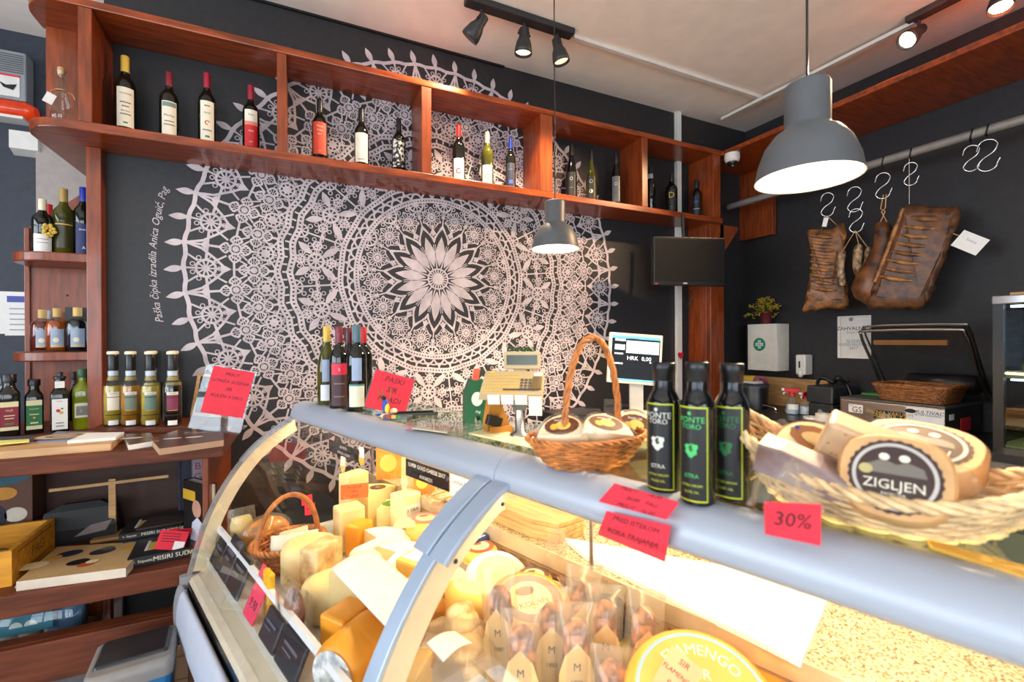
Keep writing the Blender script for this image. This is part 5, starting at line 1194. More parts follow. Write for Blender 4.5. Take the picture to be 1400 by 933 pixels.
# hanging signs behind the front glass
def railsign(x0, y0, x1, y1, v, h, m, lines, lab, ink, skew=0):
    a = PV(x0, y0, v); b = PV(x1, y1, v); w = (b[0] - a[0]); z1 = (a[2] + b[2]) / 2
    mb = MB(m); mb.bb((-w / 2, -.001, -h), (w / 2, .001, 0)); mb.m(ink)
    for i, s in enumerate(lines): mb.text(s, h / len(lines) * .62, lambda x, y, i=i: (x, -.0018, -h * (i + .55) / len(lines) + y))
    return solo(mb, 'hanging_sign', lab, 'sign', CW((a[0] + b[0]) / 2, v, z1), CA, group='signs hanging under the rail')
def PV(x, y, v):
    d = ray(x, y); t = (v - (CAM - CO).dot(CV)) / d.dot(CV); return CL(CAM + d * t)
railsign(450, 600, 492, 617, -.02, .045, M_blk, ('SIR PASKI', 'WORLD CHEESE'), 'black hanging sign with white print at the left under the rail', M_white)
railsign(555, 626, 614, 648, -.02, .05, M_blk, ('SUPER GOLD CHEESE 2017', 'AWARDS'), 'longer black hanging sign reading awards under the rail', M_white)
o = railsign(616, 648, 650, 661, -.02, .055, M_white, ('INTERNATIONAL', 'CHEESE'), 'white hanging sign with a yellow edge beside the awards sign', paint((110, 110, 150), .6))
P = CW(*PV(494, 612, -.02)[:2], PV(494, 612, -.02)[2])
mb = MB(M_paper); mb.loft([[(x, y, z) for x, y in ((-s, -.001), (s, -.001), (s, .001), (-s, .001))] for z, s in ((0, .016), (-.03, .018), (-.05, .016), (-.062, .006))], smooth=False); mb.m(GOLD).loft([[(x, y, z) for x, y in ((-s, -.0014), (s, -.0014), (s, .0014), (-s, .0014))] for z, s in ((-.034, .0182), (-.05, .0162), (-.0625, .006))], smooth=False)
solo(mb, 'hanging_tag', 'white and yellow drop shaped tag between the hanging signs', 'tag', P, CA)
P0 = PV(469, 612, .02); mb = MB(paint((226, 176, 90), .5)); mb.loft([[(x, y, z) for x, y in ((-s, -.002), (s, -.002), (s, .002), (-s, .002))] for z, s in ((0, .002), (-.02, .006), (-.06, .012), (-.10, .004))], smooth=False); mb.m(M_paper).loft([[(x, y, z) for x, y in ((-s, -.003), (s, -.003), (s, .003), (-s, .003))] for z, s in ((-.03, .006), (-.07, .008))], smooth=False)
solo(mb, 'hanging_tag', 'narrow orange pointed tag hanging left of the orange box', 'tag', CW(P0[0], .02, P0[2]), CA + .9)

# ------------------------------------------------------------------ on the glass top
TZ = 1.1895
g = 'wine bottles on the case top'
def top_wine(x, yb, yt, label, dz=0.0, **k):
    P, H = stand(x, yb, yt, TZ); bottle('wine_bottle', label, 'bottle', V3((P.x, P.y, TZ)), H, .036, group=g, **k)
top_wine(447, 553, 447, 'olive wine bottle with gold capsule on the counter end', gm=G_green, cap=GOLD, cz=.80, prof='slope', labs=[(paint((226, 226, 232), .4), .06, .26, .7), (paint((150, 164, 190), .3), .30, .58, .5)])
top_wine(464, 558, 447, 'dark wine bottle with wine red capsule and pink logo label on the counter end', cap=BURG, cz=.80, labs=[(paint((70, 40, 44), .5), .04, .56, .9, [('bar', paint((222, 40, 70), .5), .72, .98, .9), ('txt', CR, 'S', .84, .016), line_(.5, .6), line_(.2, .6)])])
top_wine(488, 562, 445, 'dark wine bottle with slate blue capsule and two pale labels on the counter end', cap=paint((70, 104, 116), .4), cz=.80, labs=[(paint((226, 222, 196), .5), .06, .32, .8, [('bar', paint((70, 130, 120), .5), .92, 1.0, 1)]), (paint((150, 164, 190), .3), .36, .62, .5)])
top_wine(477, 553, 449, 'dark bottle with dark red capsule between the front wine bottles', cap=paint((96, 26, 40), .4), cz=.80)
top_wine(497, 553, 448, 'dark bottle with scarlet capsule at the back right of the wine group', cap=paint((190, 26, 30), .4), cz=.79)
# red sheet in acrylic holder
P, H = stand(522, 566, 512, TZ); yaw = face(P) + .05
t = thing('sign_holder', 'low acrylic holder with a red handwritten sheet beside the wine bottles', 'sign', P, yaw)
RX = Matrix.Rotation(-.30, 4, 'X') @ Matrix.Rotation(.30, 4, 'Y')
mb = MB(G_acryl); mb.T = RX; mb.bb((-.07, -.002, 0), (.085, .002, .155)); mb.T = Matrix(); mb.bb((-.075, -.01, 0), (.075, .05, .008)); mb.build('holder', t)
mb = MB(M_red); mb.T = RX; mb.bb((-.065, -.0035, .01), (.08, -.0022, .15)); mb.m(M_ink)
for i, s in enumerate(('PASKI', 'SIR', 'MLADI')): mb.text(s, .028, lambda x, y, i=i: (x + .01, -.0042, .125 - i * .036 + y), shear=.2)
mb.build('red_sheet', t)
# bird ornament
P = PZ(527, 568, TZ)
t = thing('bird_ornament', 'small blue and yellow bird ornament in front of the low red sign', 'ornament', P, face(P) + .4)
MB(paint((30, 70, 170), .4)).ell((0, 0, .032), (.012, .013, .026), 14, 10).build('blue_body', t)
MB(paint((236, 206, 40), .4)).ell((.002, -.008, .026), (.009, .008, .017), 12, 8).build('yellow_belly', t)
mb = MB(M_blk); mb.ell((-.006, -.002, .062), (.008, .008, .008), 10, 8); mb.loft([[(-.012, -.004, .063), (-.012, 0, .063), (-.012, -.002, .066)], [(-.022, -.003, .062), (-.022, -.0025, .062), (-.022, -.003, .0622)]]); mb.build('head', t)
mb = MB(GRN); 
for a in (-.5, -.2, .5): mb.tube([(.004, .008, .01), (.004 + .03 * math.sin(a), .01, .05), (.004 + .05 * math.sin(a), .012, .09)], .0012, 5)
mb.build('grass_blades', t)
mb = MB(CREAMC); mb.ell((.03, 0, .012), (.014, .008, .010), 10, 8); mb.ell((.0, .0, .003), (.03, .016, .004), 14, 6); mb.m(BLUE).ell((-.025, -.005, .005), (.01, .006, .004), 8, 6); mb.build('base', t)
# small card reader and leather folder
P = PZ(546, 574, TZ)
t = thing('card_reader', 'small dark card reader with coloured keys on the case top', 'card reader', P, CA + .5)
mb = MB(M_dkgrey); mb.bb((-.045, -.028, 0), (.045, .028, .018)); mb.build('body', t, bev=.004)
mb = MB(REDC); mb.bb((-.03, -.0285, .008), (-.015, -.026, .0185)); mb.m(paint((230, 180, 40), .4)).bb((-.012, -.0285, .008), (.003, -.026, .0185)); mb.m(GRN).bb((.006, -.0285, .008), (.02, -.026, .0185)); mb.build('keys', t)
P = PZ(568, 571, TZ)
mb = MB(M_blk); mb.T = Matrix.Rotation(-.16, 4, 'X'); mb.bb((-.07, -.045, .006), (.075, .05, .016)); mb.bb((-.06, -.04, .016), (.06, .045, .022))
solo(mb, 'leather_folder', 'black receipt folder lying tilted behind the card reader', 'folder', P, CA + 1.0, bev=.003)
# acrylic coin tray with leaflets
P = PZ(605, 590, TZ)
t = thing('acrylic_tray', 'clear flat acrylic tray with orange leaflets in the middle of the case top', 'tray', P, CA + .25)
mb = MB(G_acryl); mb.bb((-.10, -.05, 0), (.10, .055, .004)); mb.bb((-.105, -.055, .012), (.105, .06, .018)); mb.build('tray', t, bev=.002)
mb = MB(paint((236, 206, 170), .5)); mb.bb((-.08, -.04, .006), (.05, .05, .011)); mb.m(paint((236, 150, 90), .5)).bb((-.05, -.02, .011), (.04, .02, .0115)); mb.build('leaflets', t)
P = PZ(690, 597, TZ)
slab('paper_strip', 'cream paper sheet lying on the glass between tray and basket', 'paper', [(640, 592), (730, 612), (748, 600), (668, 586)], TZ, .002, paint((236, 226, 180), .6))
# green house shaped bag
P, H = stand(650, 578, 503, TZ)
t = thing('gift_carton', 'dark green house shaped gift carton with orange top beside the scale', 'carton', P, face(P) + .25)
hw = .034
mb = MB(paint((22, 92, 62), .5))
for y in (-.03, .03): mb.add([(-hw, y, 0), (-hw * .35, y, 0), (-hw * .2, y, H * .14), (hw * .2, y, H * .14), (hw * .35, y, 0), (hw, y, 0), (hw, y, H * .52), (hw * .5, y, H * .80), (-hw * .5, y, H * .80), (-hw, y, H * .52)], [tuple(range(10)) if y < 0 else tuple(range(10))[::-1]])
for x0, z0, x1, z1 in ((-hw, 0, -hw, H * .52), (-hw, H * .52, -hw * .5, H * .8), (hw * .5, H * .8, hw, H * .52), (hw, H * .52, hw, 0), (-hw * .5, H * .8, hw * .5, H * .8)): mb.quad((x0, -.03, z0), (x0, .03, z0), (x1, .03, z1), (x1, -.03, z1))
mb.m(M_paper).add([(.018 * math.cos(a) - .002, -.0306, H * .45 + .022 * math.sin(a)) for a in [2 * PI * k / 18 for k in range(18)]], [tuple(range(18))]); mb.text('Pag', .012, lambda x, y: (x, -.0308, H * .22 + y), shear=.3); mb.build('carton_body', t)
mb = MB(paint((232, 84, 50), .5)); mb.add([(-hw * .55, -.031, H * .79), (hw * .1, -.031, H * .79), (hw * .3, -.02, H * .99), (-hw * .3, -.02, H * .99)], [(0, 1, 2, 3)]); mb.m(paint((40, 60, 50), .5)).add([(hw * .1, -.03, H * .8), (hw * 1.0, .03, H * .86), (hw * 1.1, .03, H * .96), (hw * .3, -.02, H * .97)], [(0, 1, 2, 3)]); mb.build('top_flap', t)
P, H = stand(681, 590, 540, TZ)
t = thing('wooden_holder', 'amber wooden wedge shaped holder with a dark box right of the green carton', 'holder', P, face(P) + .45)
mb = MB(paint((190, 126, 46), .5)); mb.bb((-.035, -.028, 0), (.032, -.022, .018)); 
for y in (.0, .03): mb.add([(-.034, y, 0), (.036, y, 0), (.036, y, .022), (.0, y, H), (-.02, y, H), (-.034, y, .03)], [(0, 1, 2, 3, 4, 5)])
for a, b in (((-.034, 0), (.036, 0)), ((.036, .022), (.0, H)), ((.0, H), (-.02, H)), ((-.034, .03), (-.034, 0)), ((.036, 0), (.036, .022)), ((-.02, H), (-.034, .03))): mb.quad((a[0], 0, a[1]), (a[0], .03, a[1]), (b[0], .03, b[1]), (b[0], 0, b[1]))
mb.build('wedge', t)
mb = MB(M_blk); mb.T = Matrix.Rotation(.3, 4, 'Y'); mb.bb((-.05, -.021, .012), (-.005, -.002, .04)); mb.build('dark_box', t, bev=.002)
# scale with keyboard on a pole
P, H = stand(711, 596, 540, TZ)
t = thing('shop_scale', 'beige shop scale keyboard with display raised on a steel pole', 'scale', P, face(P) - .10)
k = depth(P) / F_PX
pz = lambda y: (596 - y) * k
mb = MB(paint((196, 170, 120), .25, )); mb.m(M_steel).lathe([(.028, 0), (.028, .006), (.0135, .012), (.0135, pz(556))], 18); mb.build('pole', t)
mb = MB(M_dkgrey); mb.loft([[(x * s, y * s2, z) for x, y in ((-1, -1), (1, -1), (1, 1), (-1, 1))] for z, s, s2 in ((pz(560), .016, .016), (pz(548), .022, .02), (pz(530), .042, .04))], smooth=False); mb.build('neck', t)
BEI = paint((186, 164, 124), .45)
s = -.012
kb = Matrix.Translation((-.02, 0, pz(533))) @ Matrix.Rotation(.42, 4, 'X') 
mb = MB(BEI); mb.T = kb; mb.loft([[(-.085, -.055, 0), (.085, -.055, 0), (.085, .065, 0), (-.085, .065, 0)], [(-.082, -.052, .016), (.082, -.052, .016), (.082, .062, .024), (-.082, .062, .024)]], smooth=False); mb.build('keyboard_body', t, bev=.002)
mb = MB(paint((236, 190, 30), .5)); mb.T = kb
def kz(y): return .0165 + (y + .052) / .114 * .008
for r in range(6):
    for c in range(7): x, y = -.072 + c * .0135, -.04 + r * .0155; mb.bb((x, y, kz(y)), (x + .0095, y + .003, kz(y) + .001))
mb.m(paint((240, 210, 30), .5)).bb((-.07, .052, kz(.055)), (-.055, .058, kz(.055) + .001)); mb.build('yellow_keys', t)
mb = MB(paint((90, 80, 70), .5)); mb.T = kb
for r in range(4):
    for c in range(3): x, y = .022 + c * .011, -.03 + r * .014; mb.bb((x, y, kz(y)), (x + .008, y + .009, kz(y) + .0015))
mb.build('number_keys', t)
mb = MB(paint((110, 90, 56), .3)); mb.T = kb; mb.bb((.055, -.035, kz(0)), (.08, .03, kz(0) + .004)); mb.m(M_paper).bb((.057, .035, kz(.04)), (.08, .05, kz(.04) + .002)); mb.build('printer_lid', t)
mb = MB(M_paper)
for c in range(3): mb.T = kb; mb.bb((-.06 + c * .036, -.0575, -.012), (-.028 + c * .036, -.0555, .016))
mb.T = kb; mb.bb((.048, -.0575, -.045), (.082, -.0555, .012)); mb.build('paper_slips', t)
zd = pz(507)
mb = MB(BEI); mb.T = Matrix.Translation((-.005, .055, zd)) @ Matrix.Rotation(-.1, 4, 'X'); mb.bb((-.045, -.012, -.0), (.058, .018, .05)); mb.bb((-.02, -.006, -.03), (.02, .01, .0)); mb.build('display_box', t, bev=.003)
mb = MB(mat('lcd', (70, 76, 66), .2, var=.05)); mb.T = Matrix.Translation((-.005, .055, zd)) @ Matrix.Rotation(-.1, 4, 'X'); mb.bb((-.037, -.0135, .012), (.05, -.012, .040)); mb.build('display_screen', t)
random.seed(14)
mb = MB(mat('green_sprigs', (46, 86, 50), .6, var=.3, scale=60))
for k2 in range(90):
    x, y = random.uniform(-.035, .045), random.uniform(-.008, .012); a, b = random.uniform(-.8, .8), random.uniform(-.8, .8); l = random.uniform(.008, .018)
    mb.tube([(x, y, 0), (x + l * math.sin(a), y + l * math.sin(b), l * .8)], [.0012, .0005], 4)
W = Matrix.Translation(t.location) @ Matrix.Rotation(t.rotation_euler.z, 4, 'Z') @ V3((-.005, .062, zd + .052))
solo(mb, 'green_sprigs', 'little green sprigs lying on top of the scale display', 'greenery', W, t.rotation_euler.z)['kind'] = 'stuff'

# hoop handled basket with wrapped cheeses on the case top
C1 = PZ(804, 634, TZ)
t = thing('handled_basket', 'honey wicker basket with tall hoop handle on the case top', 'basket', C1, CA + PI / 2 - .35)
k = depth(C1) / F_PX
a1 = 88 * k; 
basket(t, a1 * .62, a1 * .40, a1 * .98, a1 * .62, .055, 11, 26, .0026, M_wicker, rimr=.003)
mb = MB(M_wicker)
hp = catmull([(a1 * .92 * math.cos(a), .0 + .01 * math.cos(a), .055 + (.21) * math.sin(a) ** .9 if 0 < a < PI else .05) for a in [PI * q / 12 for q in range(13)]], 5)
hz_ = [V3((p.x * .60 + .012, p.y, p.z)) for p in hp]
braid(mb, hz_, .0040, .0040, 6, n=6, strands=3); mb.build('handle', t)
def packed_cheese(label, P, rz, tilt, W=.05, D_=.036, H_=.042, lab=None, grp='wrapped cheeses in the hoop handled basket', cut=True, film=True):
    th = thing('wrapped_cheese', label, 'cheese', P, 0, grp, rot=(tilt[0], tilt[1], rz))
    half = [(W * math.cos(a), D_ * 2 * math.sin(a) - D_) for a in [PI * q / 18 for q in range(19)]]
    mb = MB(mat('wrap_paper', (240, 216, 176), .5, var=.06, bump=.1)); mb.loft([[(x * s, y * s, z) for x, y in half] for z, s in ((0, .9), (.006, 1), (H_ - .006, 1), (H_, .94))], smooth=True); mb.build('cheese_body', th)
    mb = MB(lab or L_brown); n = 36
    mb.add([((W * .66) * (1 + .04 * (q % 2)) * math.cos(2 * PI * q / n), (D_ * .72) * (1 + .04 * (q % 2)) * math.sin(2 * PI * q / n), H_ + .001) for q in range(n)], [tuple(range(n))])
    mb.m(R_yel).add([(W * .05 + W * .30 * math.cos(2 * PI * q / 14), D_ * .36 * math.sin(2 * PI * q / 14), H_ + .0016) for q in range(14)], [tuple(range(14))]); mb.m(GOLD).add([(-W * .3 + W * .16 * math.cos(2 * PI * q / 12), -D_ * .1 + D_ * .26 * math.sin(2 * PI * q / 12), H_ + .0018) for q in range(12)], [tuple(range(12))])
    mb.m(paint((110, 50, 40), .4)).grid(lambda u, v: (W * (.5 + .08 * v) * math.cos(2 * PI * u), D_ * (.54 + .09 * v) * math.sin(2 * PI * u), H_ + .0014), 30, 1)
    mb.m(M_paper); mb.text('PASKI SIR', W * .14, lambda x, y: (x, D_ * .42 + y, H_ + .002)); mb.build('label', th)
    if film: mb = MB(G_film); mb.loft([[(x * s, y * s, z) for x, y in half] for z, s in ((-.001, 1.05), (H_ + .003, 1.06), (H_ + .010, .8))], caps=False); mb.build('clear_film', th)
    return th
fz = face(C1)
def onb(x, y, z): return PZ(x, y, TZ + z)
packed_cheese('wrapped half cheese with oval label, left in the hoop handled basket', onb(772, 602, .052), fz - .05, (.62, -.10), W=.052, D_=.033)
packed_cheese('wrapped half cheese lying in front in the hoop handled basket', onb(820, 600, .056), fz + .35, (.55, .14), W=.054, D_=.030)
packed_cheese('wrapped half cheese standing at the back right of the hoop handled basket', onb(862, 592, .044), fz + .1, (.95, .15), W=.056, D_=.036)
# three olive oil bottles
GRNT = paint((70, 190, 100), .5); YEL = paint((196, 206, 30), .5); BLKL = paint((22, 22, 24), .4)
def dorica(x, yb, yt, label, col, dv=0.0):
    P, H = stand(x, yb, yt, TZ); R = .5 * 48 * depth(P) / F_PX * .92
    def bits(th, H, R):
        MB(M_blk).lathe([(R * .60, H * .86), (R * .66, H * .865), (R * .66, H * .925), (R * .70, H * .93), (R * .70, H * .995), (R * .66, H), (.0005, H)], 24).build('screw_cap', th)
        MB(glass('neck_film', (220, 224, 230), .07, rough=.15)).lathe([(R * .63, H * .74), (R * .66, H * .86)], 24, caps=False).build('neck_film', th)
    bottle('oil_bottle', label, 'bottle', V3((P.x, P.y, TZ)), H, R, 'oil', gm=G_black, group='olive oil bottles on the case top', extra=bits, rz=face(P) - .38,
        labs=[(BLKL, .03, .69, 1.15, [('bar', YEL, .985, 1.0, .82), ('bar', YEL, 0, .015, .82), ('txt', col, 'PONTE', .86, R * .50), ('txt', col, 'TORO', .79, R * .42), ('dot', col, -.08, .93, R * .11), ('blob', col, .54, R * .40), ('dot', paint((60, 80, 40), .5), -.0, .55, R * .12), ('txt', col, 'ISTRA', .27, R * .34), ('txt', YEL, 'EXTRA VIRGIN', .17, R * .20), ('txt', YEL, 'OLIVE OIL', .10, R * .20)]),
              (YEL, .03, .69, .001)])
    th = bpy.data.objects[[o.name for o in bpy.data.objects if o.name.startswith('oil_bottle')][-1]]
    mb = MB(YEL)
    for a0 in (-.94, .94):
        mb.grid(lambda u, v: (R * 1.02 * math.sin(a0 + .07 * (u - .5)), -R * 1.02 * math.cos(a0 + .07 * (u - .5)), H * (.03 + .66 * v)), 2, 1)
    mb.build('label_border', th)
dorica(908, 669, 496, 'black olive oil bottle with white emblem, leftmost of three on the case', paint((214, 212, 200), .5))
dorica(954, 686, 495, 'black olive oil bottle with bright green emblem, front middle of three', GRNT)
dorica(1001, 681, 497, 'black olive oil bottle with dark green emblem beside the big pale basket', paint((36, 110, 60), .5))
# big pale basket: boat shaped, both ends rising
C2 = PZ(1188, 706, TZ); k = depth(C2) / F_PX
yaw = face(C2); BZ2 = yaw - .10
t = thing('wicker_basket', 'large pale oval wicker basket full of packed cheeses on the counter', 'basket', C2, BZ2)
A1 = .198; B1 = .098
def bowz(x, a, f): q = x / a; return f * (.070 * abs(q) ** 2.2 - .020 * q)
nr, ns, rw = 11, 34, .0032
def wring(f, da=0.0):
    a, b = A1 * (.58 + .42 * f ** .75), B1 * (.66 + .34 * f ** .75)
    return [((a + d_) * math.cos(q), (b + d_) * math.sin(q), rw + .046 * f + bowz(a * math.cos(q), a, f)) for q, d_ in [(2 * PI * k / 108, da) for k in range(108)]]
mb = MB(M_wickerp)
for i in range(nr):
    f = i / (nr - 1); base = wring(f); pts = []
    for k_, p in enumerate(base):
        q = 2 * PI * k_ / 108; o = rw * 1.2 * math.cos(ns / 2 * q + PI * i); pts.append((p[0] + o * math.cos(q), p[1] + o * math.sin(q), p[2]))
    mb.tube(pts, rw, 5, closed=True)
mb.add(wring(0), [tuple(range(108))]); mb.build('woven_body', t)
mb = MB(M_wickerp); W0_ = [wring(i / 8) for i in range(9)]
for k_ in range(ns): j = int(108 * k_ / ns); mb.tube([r_[j] for r_ in W0_], rw * .9, 5)
mb.build('stakes', t)
mb = MB(M_wickerp); rim_ = [(p[0], p[1], p[2] + .006) for p in wring(1, .003)]; braid(mb, rim_, .0048, .0055, 18, closed=True)
mb.build('rim', t)
for s_ in (-1, 1):                              # scalloped grips on the two ends
    mb = MB(M_wickerp); e = bowz(s_ * A1, A1, 1) + .046
    braid(mb, catmull([(s_ * A1 * .90, -.055, e - .012), (s_ * A1 * 1.00, -.035, e + .012), (s_ * A1 * 1.02, 0, e + .022), (s_ * A1 * 1.00, .035, e + .012), (s_ * A1 * .90, .055, e - .012)], 6), .0044, .0045, 3, strands=3); mb.build('side_grip', t)
gB = 'packed cheeses in the large pale basket'
def onB(x, y, dz): d = ray(x, y); return CAM + d * (dz / d.dot(FWD))     # point on the sight line at a given distance
BAGP = mat('bag_paper_tan', (206, 158, 104), .45, var=.12, scale=20)
def bigcheese(label, P, rz, tilt, R, H_, lab, title):
    th = thing('wrapped_cheese', label, 'cheese', P, 0, gB, rot=(tilt[0], tilt[1], rz))
    sq = lambda s, z, e=.75: [(R * 1.12 * s * math.copysign(abs(math.cos(q)) ** e, math.cos(q)), R * 1.05 * s * math.copysign(abs(math.sin(q)) ** e, math.sin(q)), z) for q in [2 * PI * i / 32 for i in range(32)]]
    MB(BAGP).loft([sq(.86, -H_), sq(1, -H_ + .008), sq(1, -.007), sq(.93, 0)]).build('cheese_body', th)
    mb = MB(paint((58, 38, 36), .3)); r = R * .86; h = .0008; n = 56
    disc = lambda cx, cz, rx, rz_, o, k2=24: mb.add([(cx + rx * math.cos(2 * PI * q / k2), cz + rz_ * math.sin(2 * PI * q / k2), h + o) for q in range(k2)], [tuple(range(k2))])
    mb.add([(r * (1 + .045 * (q % 2)) * math.cos(2 * PI * q / n), r * (1 + .045 * (q % 2)) * math.sin(2 * PI * q / n), h) for q in range(n)], [tuple(range(n))])
    mb.m(paint((190, 180, 172), .3)).grid(lambda u, v: (r * (.84 + .09 * v) * math.cos(2 * PI * u), r * (.84 + .09 * v) * math.sin(2 * PI * u), h + .0005), 44, 1)
    mb.m(paint((116, 108, 98), .4)); mb.add([(r * x, r * z, h + .0005) for x, z in ((-.7, .05), (.7, .05), (.62, .3), (.3, .42), (.05, .33), (-.25, .46), (-.6, .26))], [tuple(range(7))])
    mb.m(CR); mb.text(title, r * .37, lambda x, y: (x, y - r * .26, h + .001)); mb.text('PASKI SIR', r * .13, lambda x, y: (x, y - r * .52, h + .001))
    mb.m(paint((184, 168, 110), .4)); disc(-r * .62, r * .12, r * .16, r * .14, .001)
    mb.m(CR); disc(-r * .22, r * .52, r * .12, r * .10, .001); disc(r * .22, r * .52, r * .12, r * .10, .001)
    mb.m(M_red); disc(r * .2, -r * .70, r * .12, r * .09, .001); mb.build('round_label', th)
    return th
bigcheese('packed cheese standing upright, its big round dark label facing the camera', onB(1222, 652, .585), yaw - .05, (1.12, .02), .054, .05, None, 'ZIGLJEN')
bigcheese('packed cheese lying flat with a dark round label behind the upright one', onB(1255, 606, .67), yaw - .25, (.35, .12), .066, .045, None, 'ZIGLJEN')
def cutcheese(label, P, rz, tilt, W, D_, H_, body, labc):
    th = thing('cheese_wedge', label, 'cheese', P, 0, gB, rot=(tilt[0], tilt[1], rz))
    half = [(W * math.cos(q), D_ * 2 * math.sin(q) - D_) for q in [PI * i / 18 for i in range(19)]]
    MB(body).loft([[(x * s, y * s, z) for x, y in half] for z, s in ((-H_, .92), (-H_ + .006, 1), (-.006, 1), (0, .95))]).build('rind', th)
    mb = MB(R_pale); mb.add([(x * .9, y * .9, .0006) for x, y in half], [tuple(range(19))]); mb.build('cut_face', th)
    mb = MB(labc); mb.add([(W * .62 * math.cos(2 * PI * q / 24) * (1 + .05 * (q % 2)), D_ * .66 * math.sin(2 * PI * q / 24) * (1 + .05 * (q % 2)), .0014) for q in range(24)], [tuple(range(24))])
    mb.m(paint((206, 176, 120), .4)); mb.add([(W * .4 * math.cos(2 * PI * q / 16), D_ * .36 * math.sin(2 * PI * q / 16), .002) for q in range(16)], [tuple(range(16))]); mb.m(BLUE).add([(-W * .5 + .004 * math.cos(q), D_ * .3 + .004 * math.sin(q), .0022) for q in range(6)], [tuple(range(6))]); mb.build('label', th)
    return th
cutcheese('half cheese with a brown picture label at the back left of the pale basket', onB(1122, 604, .72), yaw + .25, (.75, .30), .070, .038, .045, mat('rind_tan', (176, 120, 74), .45, var=.25, scale=14), paint((150, 96, 54), .35))
P = onB(1098, 640, .655)
th = thing('cheese_wedge', 'violet brown rind wedge wrapped in film at the front left of the pale basket', 'cheese', P, 0, gB, rot=(.35, .26, yaw - .05))
mb = MB(mat('rind_violet', (136, 100, 84), .4, var=.35, scale=12, col2=(158, 140, 142))); mb.loft([[(x, -.022, -.022), (x, .03, -.022), (x, .03, h_ * .6), (x, -.022, h_)] for x, h_ in ((-.058, .026), (-.03, .030), (.02, .024), (.064, .008))], smooth=False); mb.build('rind', th, bev=.003)
mb = MB(R_pale); mb.add([(-.058, -.02, .0275), (.064, -.02, .0095), (.064, .03, .006), (-.058, .03, .0175)], [(0, 1, 2, 3)]); mb.build('cut_face', th)
P = onB(1178, 612, .66)
th = thing('cheese_packet', 'tan paper packet of cheese at the centre of the pale basket', 'cheese', P, 0, gB, rot=(.30, .38, yaw + .05))
random.seed(4)
mb = MB(mat('packet_paper', (204, 168, 128), .45, var=.14, scale=20)); mb.bb((-.05, -.025, -.035), (.055, .03, .030)); mb.m(R_brown)
for q in range(8): x_, z_ = random.uniform(-.045, .045), random.uniform(-.02, .024); mb.add([(x_ + .003 * math.cos(a), -.0254, z_ + .002 * math.sin(a)) for a in [0, 2, 4]], [(0, 1, 2)])
mb.build('package', th, bev=.006)
random.seed(31)
for (x, y, dz, w, h, rz, ph, lab) in ((1085, 612, .74, .065, .075, .25, 0, 'crumpled clear film behind the half cheese with the picture label'), (1165, 610, .72, .07, .085, -.2, 2, 'crumpled clear film peak at the back of the pale basket'), (1075, 660, .60, .05, .06, .3, 4, 'clear film round the violet brown wedge'), (1300, 655, .58, .07, .05, -.25, 5, 'crumpled clear film at the right end of the pale basket')):
    P = onB(x, y, dz); mb = MB(G_bag)
    mb.grid(lambda u, v: ((u - .5) * 2 * w * (1 - .35 * v), .014 * math.sin(u * 9 + v * 4 + ph) + .008 * math.sin(u * 23 + ph), h * v * (.8 + .2 * math.sin(u * 6 + ph)) - .03), 20, 8, smooth=False)
    solo(mb, 'clear_film', lab, 'film', P, yaw + rz, group='film scraps in the large pale basket')
mb = MB(mat('wood_wool', (222, 184, 120), .6, var=.3, scale=50))
for q in range(60):
    a, r = random.uniform(0, 2 * PI), random.uniform(.2, .8); x, y = A1 * .85 * r * math.cos(a), B1 * .85 * r * math.sin(a); d = random.uniform(0, PI)
    mb.tube(catmull([(x, y, .02), (x + .02 * math.cos(d), y + .02 * math.sin(d), .035 + random.uniform(0, .012)), (x + .04 * math.cos(d + .6), y + .04 * math.sin(d + .6), .02)], 3), .0022, 4)
solo(mb, 'wood_wool', 'pale wood wool lining the large wicker basket', 'wood wool', C2, BZ2)['kind'] = 'stuff'
# red cards on the rail
def railcard(label, corners, v_off, lines, m=M_red, name='price_card', curl=0):
    """card pinned to the nosing, corners given as (x, y) picked on the rail's slanting front"""
    W = [PV2(x, y, v_off) for x, y in corners]; c = sum(W, V3()) / 4
    ux = (W[1] - W[0] + W[2] - W[3]); wx = ux.length / 2; ux.normalize(); uz = (W[0] - W[3] + W[1] - W[2]); hz2 = uz.length / 2; uz.normalize(); nn = uz.cross(ux) * -1
    mb = MB(m); f = lambda x, y, o: c - c + ux * x + uz * y + nn * o
    sh = 0
    q = [W[0] - c, W[1] - c, W[2] - c, W[3] - c]
    mb.add(q + [p - nn * .0008 for p in q], [(0, 1, 2, 3), (7, 6, 5, 4), (0, 4, 5, 1), (1, 5, 6, 2), (2, 6, 7, 3), (3, 7, 4, 0)])
    mb.m(paint((60, 10, 24), .7))
    for i, (s, sz, dx, dy) in enumerate(lines): mb.text(s, sz, lambda x, y: ux * (x + dx * wx) + uz * (y + dy * hz2) + nn * .0007, shear=.15)
    return solo(mb, name, label, 'price card', c)
def PV2(x, y, v):
    d = ray(x, y); t = (v - (CAM - CO).dot(CV)) / d.dot(CV); return CAM + d * t
railcard('upper red handwritten card stuck on the rail below the hoop handled basket', [(840, 661), (929, 687), (911, 711), (818, 686)], -.072, [('PRSUT     18,00', .0115, -.05, .42), ('20,00   PAG', .0115, .05, .02), ('PRSUT   16,00', .0115, .05, -.38)])
railcard('lower red handwritten card hanging under the rail below the other red card', [(829, 699), (917, 719), (909, 769), (817, 731)], -.078, [('PRED ISTEKOM', .0125, .0, .28), ('ROKA TRAJANJA', .0125, .0, -.16)])
railcard('red card with faint figures on the rail below the large pale basket', [(1044, 686), (1123, 690), (1122, 747), (1046, 731)], -.072, [('30%', .026, .0, .02)])
P = PZ(1335, 762, TZ)
